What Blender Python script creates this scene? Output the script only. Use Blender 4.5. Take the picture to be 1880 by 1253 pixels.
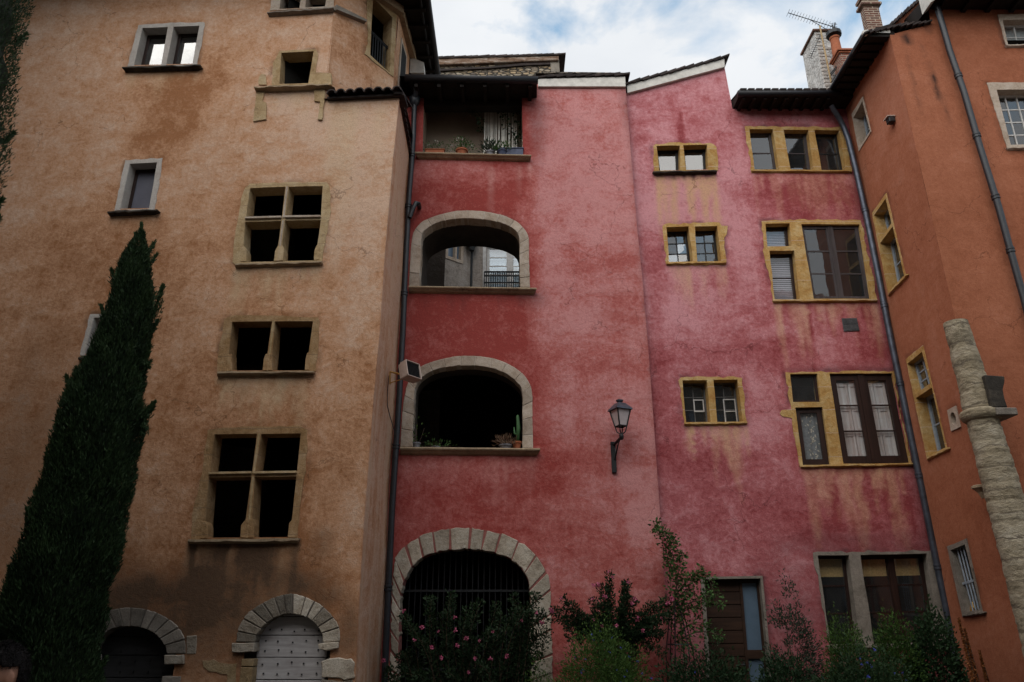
import bpy, bmesh, math, random
import numpy as np
from mathutils import Vector, Matrix
from mathutils.geometry import delaunay_2d_cdt, tessellate_polygon
R = math.radians
random.seed(7); rng = np.random.default_rng(7)
scene = bpy.context.scene
for o in list(bpy.data.objects): bpy.data.objects.remove(o)
col = scene.collection

# ------------------------------------------------------------------ camera
CAMZ = 1.7; F = 1358.0; PITCH = R(20.8)
cam = bpy.data.objects.new('camera', bpy.data.cameras.new('camera')); col.objects.link(cam)
cam.location = (0, 0, CAMZ); cam.rotation_euler = (R(90) + PITCH, 0, 0)
cam.data.sensor_width = 36; cam.data.lens = 36*F/1880; cam.data.clip_end = 2000; cam.data.clip_start = 0.05
scene.camera = cam

# ------------------------------------------------------------------ sky, sun, exposure
SUN_EL, SUN_ROT = R(48), R(-149)      # high, from behind and to the left of the viewer
world = bpy.data.worlds.new('World'); scene.world = world; world.use_nodes = True
wt = world.node_tree; wt.nodes.clear()
def wn(t, **k):
    n = wt.nodes.new(t)
    for a, b in k.items(): setattr(n, a, b)
    return n
w_out = wn('ShaderNodeOutputWorld'); w_bg = wn('ShaderNodeBackground'); w_bg.inputs['Strength'].default_value = 0.1
w_sky = wn('ShaderNodeTexSky', sky_type='NISHITA'); w_sky.sun_disc = False
w_sky.sun_elevation = SUN_EL; w_sky.sun_rotation = SUN_ROT; w_sky.altitude = 200; w_sky.dust_density = 0.6
w_tc = wn('ShaderNodeTexCoord')
w_map = wn('ShaderNodeMapping'); w_map.inputs['Location'].default_value = (1.46, 0.62, 0.34); w_map.inputs['Scale'].default_value = (1, 1, 1.9)
w_n = wn('ShaderNodeTexNoise'); w_n.inputs['Scale'].default_value = 4.6; w_n.inputs['Detail'].default_value = 9; w_n.inputs['Roughness'].default_value = 0.55; w_n.inputs['Distortion'].default_value = 0.3
w_r = wn('ShaderNodeValToRGB'); w_r.color_ramp.elements[0].position = 0.375; w_r.color_ramp.elements[1].position = 0.515
w_n2 = wn('ShaderNodeTexNoise'); w_n2.inputs['Scale'].default_value = 6.0; w_n2.inputs['Detail'].default_value = 6
w_c = wn('ShaderNodeMix', data_type='RGBA'); w_c.inputs['A'].default_value = (5.2, 5.5, 5.9, 1); w_c.inputs['B'].default_value = (7.0, 7.1, 7.2, 1)
w_m = wn('ShaderNodeMix', data_type='RGBA')
L = wt.links.new
L(w_tc.outputs['Generated'], w_map.inputs['Vector']); L(w_map.outputs[0], w_n.inputs['Vector']); L(w_map.outputs[0], w_n2.inputs['Vector'])
L(w_n.outputs['Fac'], w_r.inputs[0]); L(w_r.outputs[0], w_m.inputs['Factor'])
L(w_n2.outputs['Fac'], w_c.inputs['Factor'])
w_sg = wn('ShaderNodeMix', data_type='RGBA', blend_type='MULTIPLY'); w_sg.inputs['Factor'].default_value = 1; w_sg.inputs['B'].default_value = (2.7, 2.65, 2.1, 1)
L(w_sky.outputs[0], w_sg.inputs['A'])
L(w_sg.outputs['Result'], w_m.inputs['A']); L(w_c.outputs['Result'], w_m.inputs['B'])
L(w_m.outputs['Result'], w_bg.inputs['Color']); L(w_bg.outputs[0], w_out.inputs['Surface'])
sun = bpy.data.objects.new('sun', bpy.data.lights.new('sun', 'SUN')); col.objects.link(sun)
sun.data.energy = 2.0; sun.data.angle = R(80); sun.data.color = (1, 0.95, 0.88)
sd = Vector((math.sin(SUN_ROT)*math.cos(SUN_EL), math.cos(SUN_ROT)*math.cos(SUN_EL), math.sin(SUN_EL)))
sun.rotation_euler = sd.to_track_quat('Z', 'Y').to_euler(); sun.location = (-5, -5, 30)
vs = scene.view_settings
vs.view_transform = 'Standard'; vs.look = 'None'; vs.gamma = 1; vs.exposure = 0.5

# ------------------------------------------------------------------ materials
def nodes(name):
    m = bpy.data.materials.new(name); m.use_nodes = True
    t = m.node_tree; b = t.nodes['Principled BSDF']
    return m, t, b
class G:
    """small helper for node graphs"""
    def __init__(s, t): s.t = t
    def n(s, typ, ins=None, **k):
        n = s.t.nodes.new(typ)
        for a, b in k.items(): setattr(n, a, b)
        for a, b in (ins or {}).items():
            if hasattr(b, 'is_output'): s.t.links.new(b, n.inputs[a])
            else: n.inputs[a].default_value = b
        return n
    def tc(s): return s.n('ShaderNodeTexCoord').outputs['Object']
    def noise(s, v, scale, detail=5, rough=.55, dist=0.0):
        return s.n('ShaderNodeTexNoise', {'Vector': v, 'Scale': scale, 'Detail': detail, 'Roughness': rough, 'Distortion': dist}).outputs['Fac']
    def m(s, op, a, b=0.0, c=0.0, clamp=False):
        return s.n('ShaderNodeMath', {0: a, 1: b, 2: c}, operation=op, use_clamp=clamp).outputs[0]
    def mix(s, f, a, b, bt='MIX'):
        return s.n('ShaderNodeMix', {'Factor': f, 'A': a, 'B': b}, data_type='RGBA', blend_type=bt).outputs['Result']
    def attr(s, a): return s.n('ShaderNodeAttribute', attribute_name=a).outputs['Fac']
    def ramp(s, f, stops):
        n = s.n('ShaderNodeValToRGB', {0: f}); e = n.color_ramp.elements
        while len(e) < len(stops): e.new(0.5)
        for i, (p, c) in enumerate(stops):
            e[i].position = p; e[i].color = c if len(c) == 4 else (*c, 1)
        return n.outputs[0]
    def mapping(s, v, scale=(1, 1, 1), loc=(0, 0, 0), rot=(0, 0, 0)):
        return s.n('ShaderNodeMapping', {'Vector': v, 'Scale': scale, 'Location': loc, 'Rotation': rot}).outputs[0]
    def bump(s, h, strength=.3, dist=.02):
        return s.n('ShaderNodeBump', {'Height': h, 'Strength': strength, 'Distance': dist}).outputs[0]
def c4(c): return (c[0], c[1], c[2], 1)

def plaster(name, deep, mid, pale, yellow, soot_shade_c, contrast=1.0, bump=.35, seed=0.0):
    m, t, b = nodes(name); g = G(t)
    v = g.mapping(g.tc(), loc=(seed, seed*1.7, seed*.6))
    n1 = g.noise(v, 0.9, 5, .66, .8)
    n2 = g.noise(g.mapping(v, scale=(1, 1, 1.5)), 2.1, 9, .71, .5)
    n3 = g.noise(v, 15, 4, .7, .35)
    n4 = g.noise(v, 75, 2, .6)
    vs_ = g.mapping(v, scale=(1, 1, .12)); ns = g.noise(vs_, 5.5, 5, .6)
    f = g.attr('pale')
    f = g.m('ADD', f, g.m('MULTIPLY', g.m('SUBTRACT', n1, .5), .75*contrast))
    f = g.m('ADD', f, g.m('MULTIPLY', g.m('SUBTRACT', n2, .5), 1.7*contrast))
    f = g.m('ADD', f, g.m('MULTIPLY', g.m('SUBTRACT', n3, .5), 1.35*contrast))
    f = g.m('ADD', f, g.m('MULTIPLY', g.m('SUBTRACT', ns, .5), .45*contrast), clamp=True)
    c = g.ramp(f, [(0.0, deep), (0.5, mid), (1.0, pale)])
    yl = g.m('MULTIPLY', g.attr('yel'), g.m('ADD', -.25, g.m('ADD', g.m('MULTIPLY', n3, 1.1), g.m('MULTIPLY', n2, 1.1))), clamp=True)
    c = g.mix(yl, c, c4(yellow))
    st = g.m('MULTIPLY', g.attr('soot'), g.m('ADD', -.55, g.m('ADD', g.m('MULTIPLY', n2, 1.7), g.m('MULTIPLY', g.m('ADD', n3, ns), .75))), clamp=True)
    c = g.mix(st, c, c4(soot_shade_c))
    # fine grit and hairline cracks
    c = g.mix(1.0, c, g.ramp(n4, [(.25, (.74, .74, .74)), (.6, (1.03, 1.03, 1.03))]), 'MULTIPLY')
    dv = g.n('ShaderNodeVectorMath', {0: v, 1: g.n('ShaderNodeVectorMath', {0: g.n('ShaderNodeTexNoise', {'Vector': v, 'Scale': 2.2, 'Detail': 6.0}).outputs['Color'], 1: (.9, .9, .9)}, operation='MULTIPLY').outputs[0]}, operation='ADD').outputs[0]
    vo = g.n('ShaderNodeTexVoronoi', {'Vector': dv, 'Scale': .62}, feature='DISTANCE_TO_EDGE').outputs['Distance']
    cr = g.m('LESS_THAN', vo, .0042)
    cr = g.m('MULTIPLY', cr, g.m('GREATER_THAN', g.noise(v, .45, 2), .545))
    c = g.mix(g.m('MULTIPLY', cr, .45), c, c4([x*.3 for x in deep]))
    # worn trowel ridges: thin dark wisps
    vo2 = g.n('ShaderNodeTexVoronoi', {'Vector': dv, 'Scale': 4.2}, feature='DISTANCE_TO_EDGE').outputs['Distance']
    wis = g.m('MULTIPLY', g.m('SUBTRACT', 1.0, g.m('MULTIPLY', vo2, 16.0), clamp=True), g.m('MULTIPLY', g.m('SUBTRACT', n2, .42, clamp=True), 2.4))
    c = g.mix(g.m('MULTIPLY', wis, .38, clamp=True), c, c4([x*.62 for x in deep]))
    t.links.new(c, b.inputs['Base Color'])
    h = g.m('ADD', g.m('MULTIPLY', n2, .9), g.m('MULTIPLY', n3, .45)); h = g.m('ADD', h, g.m('MULTIPLY', n4, .13))
    h = g.m('SUBTRACT', h, g.m('MULTIPLY', cr, .25)); h = g.m('SUBTRACT', h, g.m('MULTIPLY', wis, .12))
    t.links.new(g.bump(h, bump, .06), b.inputs['Normal'])
    b.inputs['Roughness'].default_value = .93; b.inputs['Specular IOR Level'].default_value = .15
    return m

def stone(name, base, dark, light=None, scale=6, bump=.5, blot=.5, strat=1.0, joint=0.0, jcol=(.5, .4, .3), jw=.03, jwob=.12):
    m, t, b = nodes(name); g = G(t); v = g.tc()
    vv = g.mapping(v, scale=(1, 1, strat))
    n1 = g.noise(vv, scale*.35, 6, .6, .5); n2 = g.noise(vv, scale*1.7, 7, .68); n3 = g.noise(v, scale*9, 4, .6)
    light = light or [min(1, x*1.25) for x in base]
    c = g.ramp(g.m('ADD', g.m('MULTIPLY', n1, .6), g.m('MULTIPLY', n2, .4)), [(.3, dark), (.48, base), (.68, light)])
    dk = g.ramp(g.noise(v, scale*.8, 8, .75), [(.56, (0, 0, 0)), (.74, (blot, blot, blot))])
    c = g.mix(dk, c, c4([x*.35 for x in dark]))
    c = g.mix(1.0, c, g.ramp(n3, [(.25, (.78, .78, .78)), (.65, (1.04, 1.04, 1.04))]), 'MULTIPLY')
    if joint:
        sz = g.n('ShaderNodeSeparateXYZ', {0: v}).outputs[2]
        jz = g.m('ADD', g.m('MULTIPLY', sz, 1/joint), g.m('MULTIPLY', n1, jwob))
        jt = g.m('LESS_THAN', g.m('FRACT', jz), jw)
        blk = g.noise(g.n('ShaderNodeCombineXYZ', {0: g.m('FLOOR', jz), 1: .3, 2: .7}).outputs[0], 3.3, 1)
        c = g.mix(1.0, c, g.ramp(blk, [(.3, (.8, .76, .68)), (.7, (1.1, 1.12, 1.15))]), 'MULTIPLY')
        c = g.mix(g.m('MULTIPLY', jt, .7), c, c4(jcol))
    tone = g.m('ADD', 1.0, g.attr('tone'))
    c = g.n('ShaderNodeVectorMath', {0: c, 'Scale': tone}, operation='SCALE').outputs[0]
    t.links.new(c, b.inputs['Base Color'])
    t.links.new(g.bump(g.m('ADD', n2, g.m('MULTIPLY', n3, .4)), bump, .03), b.inputs['Normal'])
    b.inputs['Roughness'].default_value = .9; b.inputs['Specular IOR Level'].default_value = .15
    return m

def wood(name, a, d, rough=.6, axis='Z', scale=14):
    m, t, b = nodes(name); g = G(t); v = g.tc()
    sc = {'Z': (1, 1, .06), 'X': (.06, 1, 1)}[axis]
    n = g.noise(g.mapping(v, scale=sc), scale, 7, .65, .4); n2 = g.noise(v, 3, 5)
    c = g.ramp(g.m('ADD', g.m('MULTIPLY', n, .75), g.m('MULTIPLY', n2, .25)), [(.33, d), (.62, a)])
    t.links.new(c, b.inputs['Base Color']); b.inputs['Roughness'].default_value = rough
    t.links.new(g.bump(n, .35, .008), b.inputs['Normal']); b.inputs['Specular IOR Level'].default_value = .25
    return m

def simple(name, c, rough=.7, var=.25, scale=12, metal=0, spec=.3, bump=.15):
    m, t, b = nodes(name); g = G(t); v = g.tc()
    n = g.noise(v, scale, 6, .65)
    cc = g.ramp(n, [(.3, [x*(1-var) for x in c]), (.7, [min(1, x*(1+var)) for x in c])])
    cc = g.n('ShaderNodeVectorMath', {0: cc, 'Scale': g.m('ADD', 1.0, g.attr('tone'))}, operation='SCALE').outputs[0]
    t.links.new(cc, b.inputs['Base Color']); b.inputs['Roughness'].default_value = rough
    b.inputs['Metallic'].default_value = metal; b.inputs['Specular IOR Level'].default_value = spec
    if bump: t.links.new(g.bump(n, bump, .01), b.inputs['Normal'])
    return m

def leafmat(name, c, c2, trans=.25):
    m, t, b = nodes(name); g = G(t)
    f = g.attr('tone'); cc = g.mix(f, c4(c), c4(c2))
    t.links.new(cc, b.inputs['Base Color']); b.inputs['Roughness'].default_value = .6; b.inputs['Specular IOR Level'].default_value = .15
    tr = g.n('ShaderNodeBsdfTranslucent', {'Color': cc}); mx = g.n('ShaderNodeMixShader', {0: trans})
    t.links.new(b.outputs[0], mx.inputs[1]); t.links.new(tr.outputs[0], mx.inputs[2])
    t.links.new(mx.outputs[0], t.nodes['Material Output'].inputs['Surface'])
    return m

def glass(name, tint=(.9, .95, .97), refl=1.5, dust=0.04):
    m, t, b = nodes(name); g = G(t); v = g.tc()
    t.nodes.remove(b)
    tr = g.n('ShaderNodeBsdfTransparent', {'Color': c4(tint)})
    nb = g.bump(g.noise(v, 2.6, 2, .5), .08, .02)
    gl = g.n('ShaderNodeBsdfGlossy', {'Roughness': .015, 'Normal': nb})
    bf = g.n('ShaderNodeNewGeometry').outputs['Backfacing']
    fr = g.n('ShaderNodeFresnel', {'IOR': g.m('ADD', refl, g.m('MULTIPLY', bf, 1/refl-refl))}).outputs[0]
    mx = g.n('ShaderNodeMixShader', {0: g.m('MULTIPLY', fr, 1.7, clamp=True)})
    t.links.new(tr.outputs[0], mx.inputs[1]); t.links.new(gl.outputs[0], mx.inputs[2])
    df = g.n('ShaderNodeBsdfDiffuse', {'Color': (.4, .42, .44, 1)})
    mx2 = g.n('ShaderNodeMixShader', {0: g.m('MULTIPLY', g.noise(v, 5, 6, .7), dust*2)})
    t.links.new(mx.outputs[0], mx2.inputs[1]); t.links.new(df.outputs[0], mx2.inputs[2])
    t.links.new(mx2.outputs[0], t.nodes['Material Output'].inputs['Surface'])
    return m

def brick(name, c1, c2, mortar, sx=1.0, w=.22, h=.065, msize=.012):
    m, t, b = nodes(name); g = G(t); v = g.tc()
    s = g.n('ShaderNodeSeparateXYZ', {0: v})
    uv = g.n('ShaderNodeCombineXYZ', {0: g.m('ADD', s.outputs[0], s.outputs[1]), 1: s.outputs[2]}).outputs[0]
    br = g.n('ShaderNodeTexBrick', {'Vector': uv, 'Color1': c4(c1), 'Color2': c4(c2), 'Mortar': c4(mortar), 'Scale': 1.0, 'Mortar Size': msize, 'Brick Width': w, 'Row Height': h, 'Bias': 0.0})
    n = g.noise(v, 9, 7, .7)
    c = g.mix(1.0, br.outputs['Color'], g.ramp(n, [(.3, (.55, .5, .5)), (.62, (1.1, 1.08, 1.05))]), 'MULTIPLY')
    t.links.new(c, b.inputs['Base Color'])
    t.links.new(g.bump(g.m('ADD', g.m('MULTIPLY', br.outputs['Fac'], -.6), g.m('MULTIPLY', n, .5)), .6, .02), b.inputs['Normal'])
    b.inputs['Roughness'].default_value = .9
    return m

def rubble(name, cols, mortar, scale=4.5, flat=2.2, mort=.09):
    m, t, b = nodes(name); g = G(t); v = g.tc()
    dv = g.n('ShaderNodeVectorMath', {0: g.mapping(v, scale=(1, 1, flat)), 1: g.n('ShaderNodeVectorMath', {0: g.n('ShaderNodeTexNoise', {'Vector': v, 'Scale': 5.0, 'Detail': 4.0}).outputs['Color'], 1: (.16, .16, .16)}, operation='MULTIPLY').outputs[0]}, operation='ADD').outputs[0]
    e = g.n('ShaderNodeTexVoronoi', {'Vector': dv, 'Scale': scale}, feature='DISTANCE_TO_EDGE').outputs['Distance']
    cc = g.n('ShaderNodeTexVoronoi', {'Vector': dv, 'Scale': scale}, feature='F1').outputs['Color']
    k = g.n('ShaderNodeSeparateColor', {0: cc}).outputs[0]
    n = g.noise(v, 14, 6, .7)
    c = g.ramp(k, [(i/(len(cols)-1), x) for i, x in enumerate(cols)])
    f = g.m('MULTIPLY', g.m('SUBTRACT', e, mort*.4, clamp=True), 1/(mort*.6), clamp=True)
    c = g.mix(f, c4(mortar), c)
    c = g.mix(1.0, c, g.ramp(n, [(.3, (.5, .5, .5)), (.65, (1.1, 1.1, 1.1))]), 'MULTIPLY')
    t.links.new(c, b.inputs['Base Color']); b.inputs['Roughness'].default_value = .95
    t.links.new(g.bump(g.m('ADD', f, g.m('MULTIPLY', n, .6)), .8, .03), b.inputs['Normal'])
    return m

M = {}
M['tan'] = plaster('tan_plaster', (.34, .15, .068), (.53, .29, .168), (.625, .42, .305), (.58, .43, .27), (.115, .068, .042), seed=3.1)
M['pink'] = plaster('pink_plaster', (.31, .055, .047), (.44, .13, .117), (.57, .25, .243), (.62, .33, .30), (.10, .04, .04), seed=11.3)
M['rose'] = plaster('rose_plaster', (.28, .055, .06), (.43, .132, .142), (.59, .265, .285), (.58, .34, .20), (.08, .035, .04), seed=27.7)
M['orange'] = plaster('orange_plaster', (.27, .088, .043), (.37, .135, .074), (.46, .20, .13), (.5, .3, .2), (.06, .03, .022), contrast=.6, bump=.22, seed=41.2)
M['grey'] = plaster('grey_plaster', (.20, .165, .14), (.36, .31, .27), (.46, .41, .37), (.45, .38, .3), (.06, .05, .05), seed=5.5)
M['courtyard'] = plaster('courtyard_plaster', (.14, .12, .10), (.2, .17, .14), (.24, .2, .17), (.4, .3, .2), (.1, .08, .07), seed=9.5)
M['yellow_stone'] = stone('yellow_stone', (.50, .30, .105), (.36, .16, .045), (.62, .47, .25), scale=8, bump=.8, blot=.6, joint=.47, jcol=(.52, .40, .30))
M['gold_stone'] = stone('gold_stone', (.44, .31, .17), (.27, .165, .08), (.55, .43, .28), blot=.6, scale=7, bump=.7, joint=.43, jcol=(.3, .2, .12))
M['brown_stone'] = stone('brown_stone', (.34, .205, .10), (.19, .105, .048), (.47, .33, .20), blot=.65, scale=7, bump=.7, joint=.43, jcol=(.2, .13, .08))
M['pale_stone'] = stone('pale_stone', (.45, .36, .285), (.28, .205, .15), (.56, .48, .41), blot=.45, scale=8)
M['white_stone'] = stone('white_stone', (.48, .43, .39), (.37, .32, .28), (.56, .52, .48), blot=.3)
M['old_stone'] = stone('old_stone', (.45, .38, .30), (.19, .145, .105), (.60, .54, .46), blot=.9, scale=8, bump=.8)
M['grey_stone'] = stone('grey_stone', (.22, .19, .16), (.11, .095, .08), (.32, .28, .24), blot=.7)
M['sill_stone'] = stone('sill_stone', (.34, .25, .165), (.16, .12, .085), (.44, .34, .23), blot=.7)
M['black_stone'] = stone('black_stone', (.05, .043, .036), (.022, .02, .018), (.12, .1, .075), blot=.7)
M['column_stone'] = stone('column_stone', (.35, .295, .21), (.12, .095, .065), (.50, .44, .35), scale=7.0, bump=1.0, blot=1.0, strat=2.2, joint=.34, jcol=(.13, .105, .08), jw=.08, jwob=.9)
M['rusty_coping'] = stone('rusty_coping', (.20, .12, .08), (.035, .025, .022), (.5, .44, .39), scale=8, blot=.9, strat=4)
M['mortar'] = simple('red_mortar', (.27, .10, .085), .95, .3)
M['pale_mortar'] = simple('pale_mortar', (.5, .44, .38), .95, .2)
M['dark_mortar'] = simple('dark_mortar', (.12, .10, .085), .95, .3)
M['iron'] = simple('black_iron', (.012, .013, .015), .5, .3, metal=.0, spec=.4)
M['zinc'] = simple('dark_zinc', (.075, .085, .11), .42, .4, scale=5, metal=.6, spec=.5)
M['dark_pipe'] = simple('dark_painted_pipe', (.018, .02, .026), .45, .3, spec=.5)
M['gutter'] = simple('black_gutter', (.012, .012, .015), .55, .3)
M['tile'] = simple('dark_roof_tile', (.03, .021, .019), .85, .6, scale=6)
M['red_tile'] = simple('red_roof_tile', (.22, .085, .05), .85, .5, scale=6)
M['soffit'] = wood('dark_soffit_wood', (.02, .014, .011), (.008, .006, .005), .8)
M['white_paint'] = simple('white_painted_board', (.60, .57, .52), .6, .22, scale=6)
M['dark_wood'] = wood('dark_brown_wood', (.035, .016, .012), (.014, .007, .006), .5)
M['grey_wood'] = wood('grey_weathered_wood', (.085, .07, .072), (.035, .027, .027), .7)
M['black_wood'] = wood('black_painted_wood', (.02, .017, .016), (.01, .009, .008), .5)
M['brown_door'] = wood('brown_plank_door', (.045, .021, .012), (.02, .010, .006), .6, 'X')
M['blue_paint'] = simple('pale_blue_painted_wood', (.27, .31, .36), .6, .2)
M['white_wood'] = simple('white_painted_wood', (.5, .48, .46), .6, .2)
M['old_sash'] = simple('old_grey_sash', (.12, .115, .11), .7, .4)
M['old_door'] = wood('white_flaking_door', (.52, .5, .5), (.26, .235, .23), .8, 'X', 9)
M['dark_door'] = wood('dark_plank_door', (.035, .034, .036), (.012, .012, .012), .8, 'X')
M['shutter'] = wood('pale_worn_shutter', (.78, .72, .70), (.46, .33, .29), .7)
M['glass'] = glass('window_glass', refl=1.75)
M['sky_glass'] = glass('bright_window_glass', refl=1.95)
M['mirror_glass'] = glass('coated_window_glass', refl=2.5, dust=.02)
M['frost'] = simple('frosted_glass', (.10, .145, .20), .25, .12, scale=3, spec=.6)
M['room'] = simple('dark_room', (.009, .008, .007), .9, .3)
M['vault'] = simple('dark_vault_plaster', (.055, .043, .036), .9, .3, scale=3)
M['loggia'] = simple('loggia_plaster', (.30, .235, .18), .9, .15, scale=2)
M['blind'] = simple('pale_blind', (.46, .40, .44), .7, .06)
M['straw'] = simple('straw_blind', (.6, .38, .15), .8, .25, scale=30)
M['cloth'] = simple('pale_cloth', (.8, .76, .68), .9, .15)
M['lace'] = simple('grey_lace', (.24, .23, .23), .9, .35, scale=22)
M['leaf_print'] = simple('leaf_print', (.7, .58, .45), .9, .25)
M['terracotta'] = simple('terracotta', (.32, .10, .045), .8, .2)
M['blue_pot'] = simple('blue_pot', (.05, .06, .11), .5, .2)
M['grey_pot'] = simple('grey_pot', (.2, .2, .22), .5, .2)
M['bark'] = wood('bark', (.09, .06, .04), (.035, .024, .017), .9, 'Z', 22)
M['twig'] = simple('twig', (.07, .045, .03), .8, .3)
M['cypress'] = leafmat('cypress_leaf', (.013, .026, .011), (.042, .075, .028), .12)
M['rose_leaf'] = leafmat('rose_leaf', (.012, .027, .013), (.034, .06, .026))
M['vine_leaf'] = leafmat('vine_leaf', (.03, .075, .024), (.09, .17, .05))
M['bush_leaf'] = leafmat('bush_leaf', (.022, .055, .014), (.08, .145, .03))
M['dark_leaf'] = leafmat('dark_leaf', (.012, .03, .014), (.03, .06, .025))
M['grey_leaf'] = leafmat('grey_leaf', (.025, .04, .028), (.06, .075, .05))
M['dry_leaf'] = leafmat('dry_leaf', (.12, .06, .04), (.3, .2, .13))
M['cactus'] = simple('cactus_skin', (.05, .12, .045), .6, .25)
M['pink_petal'] = leafmat('pink_petal', (.36, .05, .13), (.62, .2, .3))
M['blue_petal'] = leafmat('blue_petal', (.05, .06, .40), (.12, .14, .62))
M['white_petal'] = leafmat('white_petal', (.5, .45, .4), (.75, .7, .65))
M['rust_petal'] = leafmat('rust_seed_head', (.14, .05, .02), (.34, .13, .04))
M['core'] = simple('crown_shade_dark', (.012, .017, .009), .95, .4)  # near-black green stands for the shade inside the cypress crown
M['rubble'] = rubble('rubble_wall', [(.12, .09, .06), (.42, .30, .18), (.22, .17, .13), (.48, .40, .30), (.15, .12, .10)], (.035, .028, .022), 4.6, 2.6, .16)
M['white_rubble'] = rubble('whitewashed_rubble', [(.62, .59, .56), (.70, .67, .64), (.56, .53, .50), (.72, .70, .67)], (.46, .42, .39), 5.5, 2.0, .06)
M['brick'] = brick('red_brick', (.30, .095, .055), (.20, .06, .04), (.34, .27, .21))
M['dark_brick'] = brick('old_brown_brick', (.17, .065, .042), (.10, .042, .03), (.38, .31, .24))
M['roof_clay'] = simple('weathered_clay_coping', (.16, .085, .06), .9, .8, scale=2.2)
M['ground'] = simple('dark_gravel', (.06, .052, .042), .95, .5, scale=3, bump=.4)
M['skin'] = simple('skin', (.46, .23, .15), .55, .08, scale=20, spec=.3, bump=.05)
M['hair'] = simple('dark_hair', (.022, .019, .019), .75, .6, scale=90, spec=.1, bump=.6)
M['lilac_glass'] = simple('grey_curtained_glass', (.10, .10, .13), .3, .15, scale=3, spec=.6)
M['pale_blind'] = simple('reflection_blue_blind', (.55, .62, .68), .6, .06)  # pale blue holds the bright reflection of the panes
M['jacket'] = simple('dark_jacket', (.022, .024, .03), .85, .2)
M['trousers'] = simple('dark_trousers', (.03, .032, .045), .9, .2)
M['shoe'] = simple('black_shoe', (.015, .013, .012), .5, .2)
M['lamp_glass'] = simple('frosted_lamp_glass', (.55, .47, .47), .35, .08, spec=.5)
M['beige_metal'] = simple('beige_metal', (.46, .36, .31), .55, .12)
M['brass'] = simple('brass', (.55, .33, .10), .35, .2, metal=.7)
M['vent'] = simple('dark_vent_block', (.055, .055, .058), .85, .4)

# ------------------------------------------------------------------ projection helpers (photo pixel -> world), used to survey the place
CP, SP = math.cos(PITCH), math.sin(PITCH)
CAM = Vector((0, 0, CAMZ))
def ray(px, py):
    x = (px-940)/F; y = (626.5-py)/F
    return Vector((x, CP - SP*y, SP + CP*y))
def atY(px, py, Y): d = ray(px, py); return CAM + d*((Y)/d.y)
def atX(px, py, X): d = ray(px, py); return CAM + d*(X/d.x)
def atZ(px, py, Z): d = ray(px, py); return CAM + d*((Z-CAMZ)/d.z)
class Facade:
    """a wall plane: u along the wall, d into the wall, z up"""
    def __init__(s, O, ang):       # ang: direction of u in the ground plane, degrees from +X
        s.O = Vector((O[0], O[1], 0)); a = R(ang)
        s.h = Vector((math.cos(a), math.sin(a), 0)); s.inw = Vector((-math.sin(a), math.cos(a), 0))
    def uv(s, px, py, d=0.0):
        r = ray(px, py); P = s.O + s.inw*d
        t = (P-CAM).dot(s.inw)/r.dot(s.inw); X = CAM + r*t
        return ((X-s.O).dot(s.h), X.z)
    def W(s, u, d, z): return s.O + s.h*u + s.inw*d + Vector((0, 0, z))
    def q(s, pts, d=0.0): return [s.uv(x, y, d) for x, y in pts]
def tr(pts, x0, y0, k): return [(x0+x/k, y0+y/k) for x, y in pts]

ROOT = {}
def tag(o, label=None, cat=None, group=None, kind=None):
    if label: o['label'] = label
    if cat: o['category'] = cat
    if group: o['group'] = group
    if kind: o['kind'] = kind
    return o
def thing(name, label, cat, loc, group=None):
    o = bpy.data.objects.new(name, None); col.objects.link(o); o.location = loc; o.empty_display_size = .2
    ROOT[o.name] = Vector(loc); return tag(o, label, cat, group)
def link(name, me, mat, parent, smooth=False):
    o = bpy.data.objects.new(name, me); col.objects.link(o)
    if mat is not None: me.materials.append(M[mat] if isinstance(mat, str) else mat)
    if parent is not None: o.parent = parent; ROOT[o.name] = ROOT[parent.name]
    else: ROOT[o.name] = Vector((0, 0, 0))
    if smooth: me.polygons.foreach_set('use_smooth', [True]*len(me.polygons))
    return o

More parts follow.
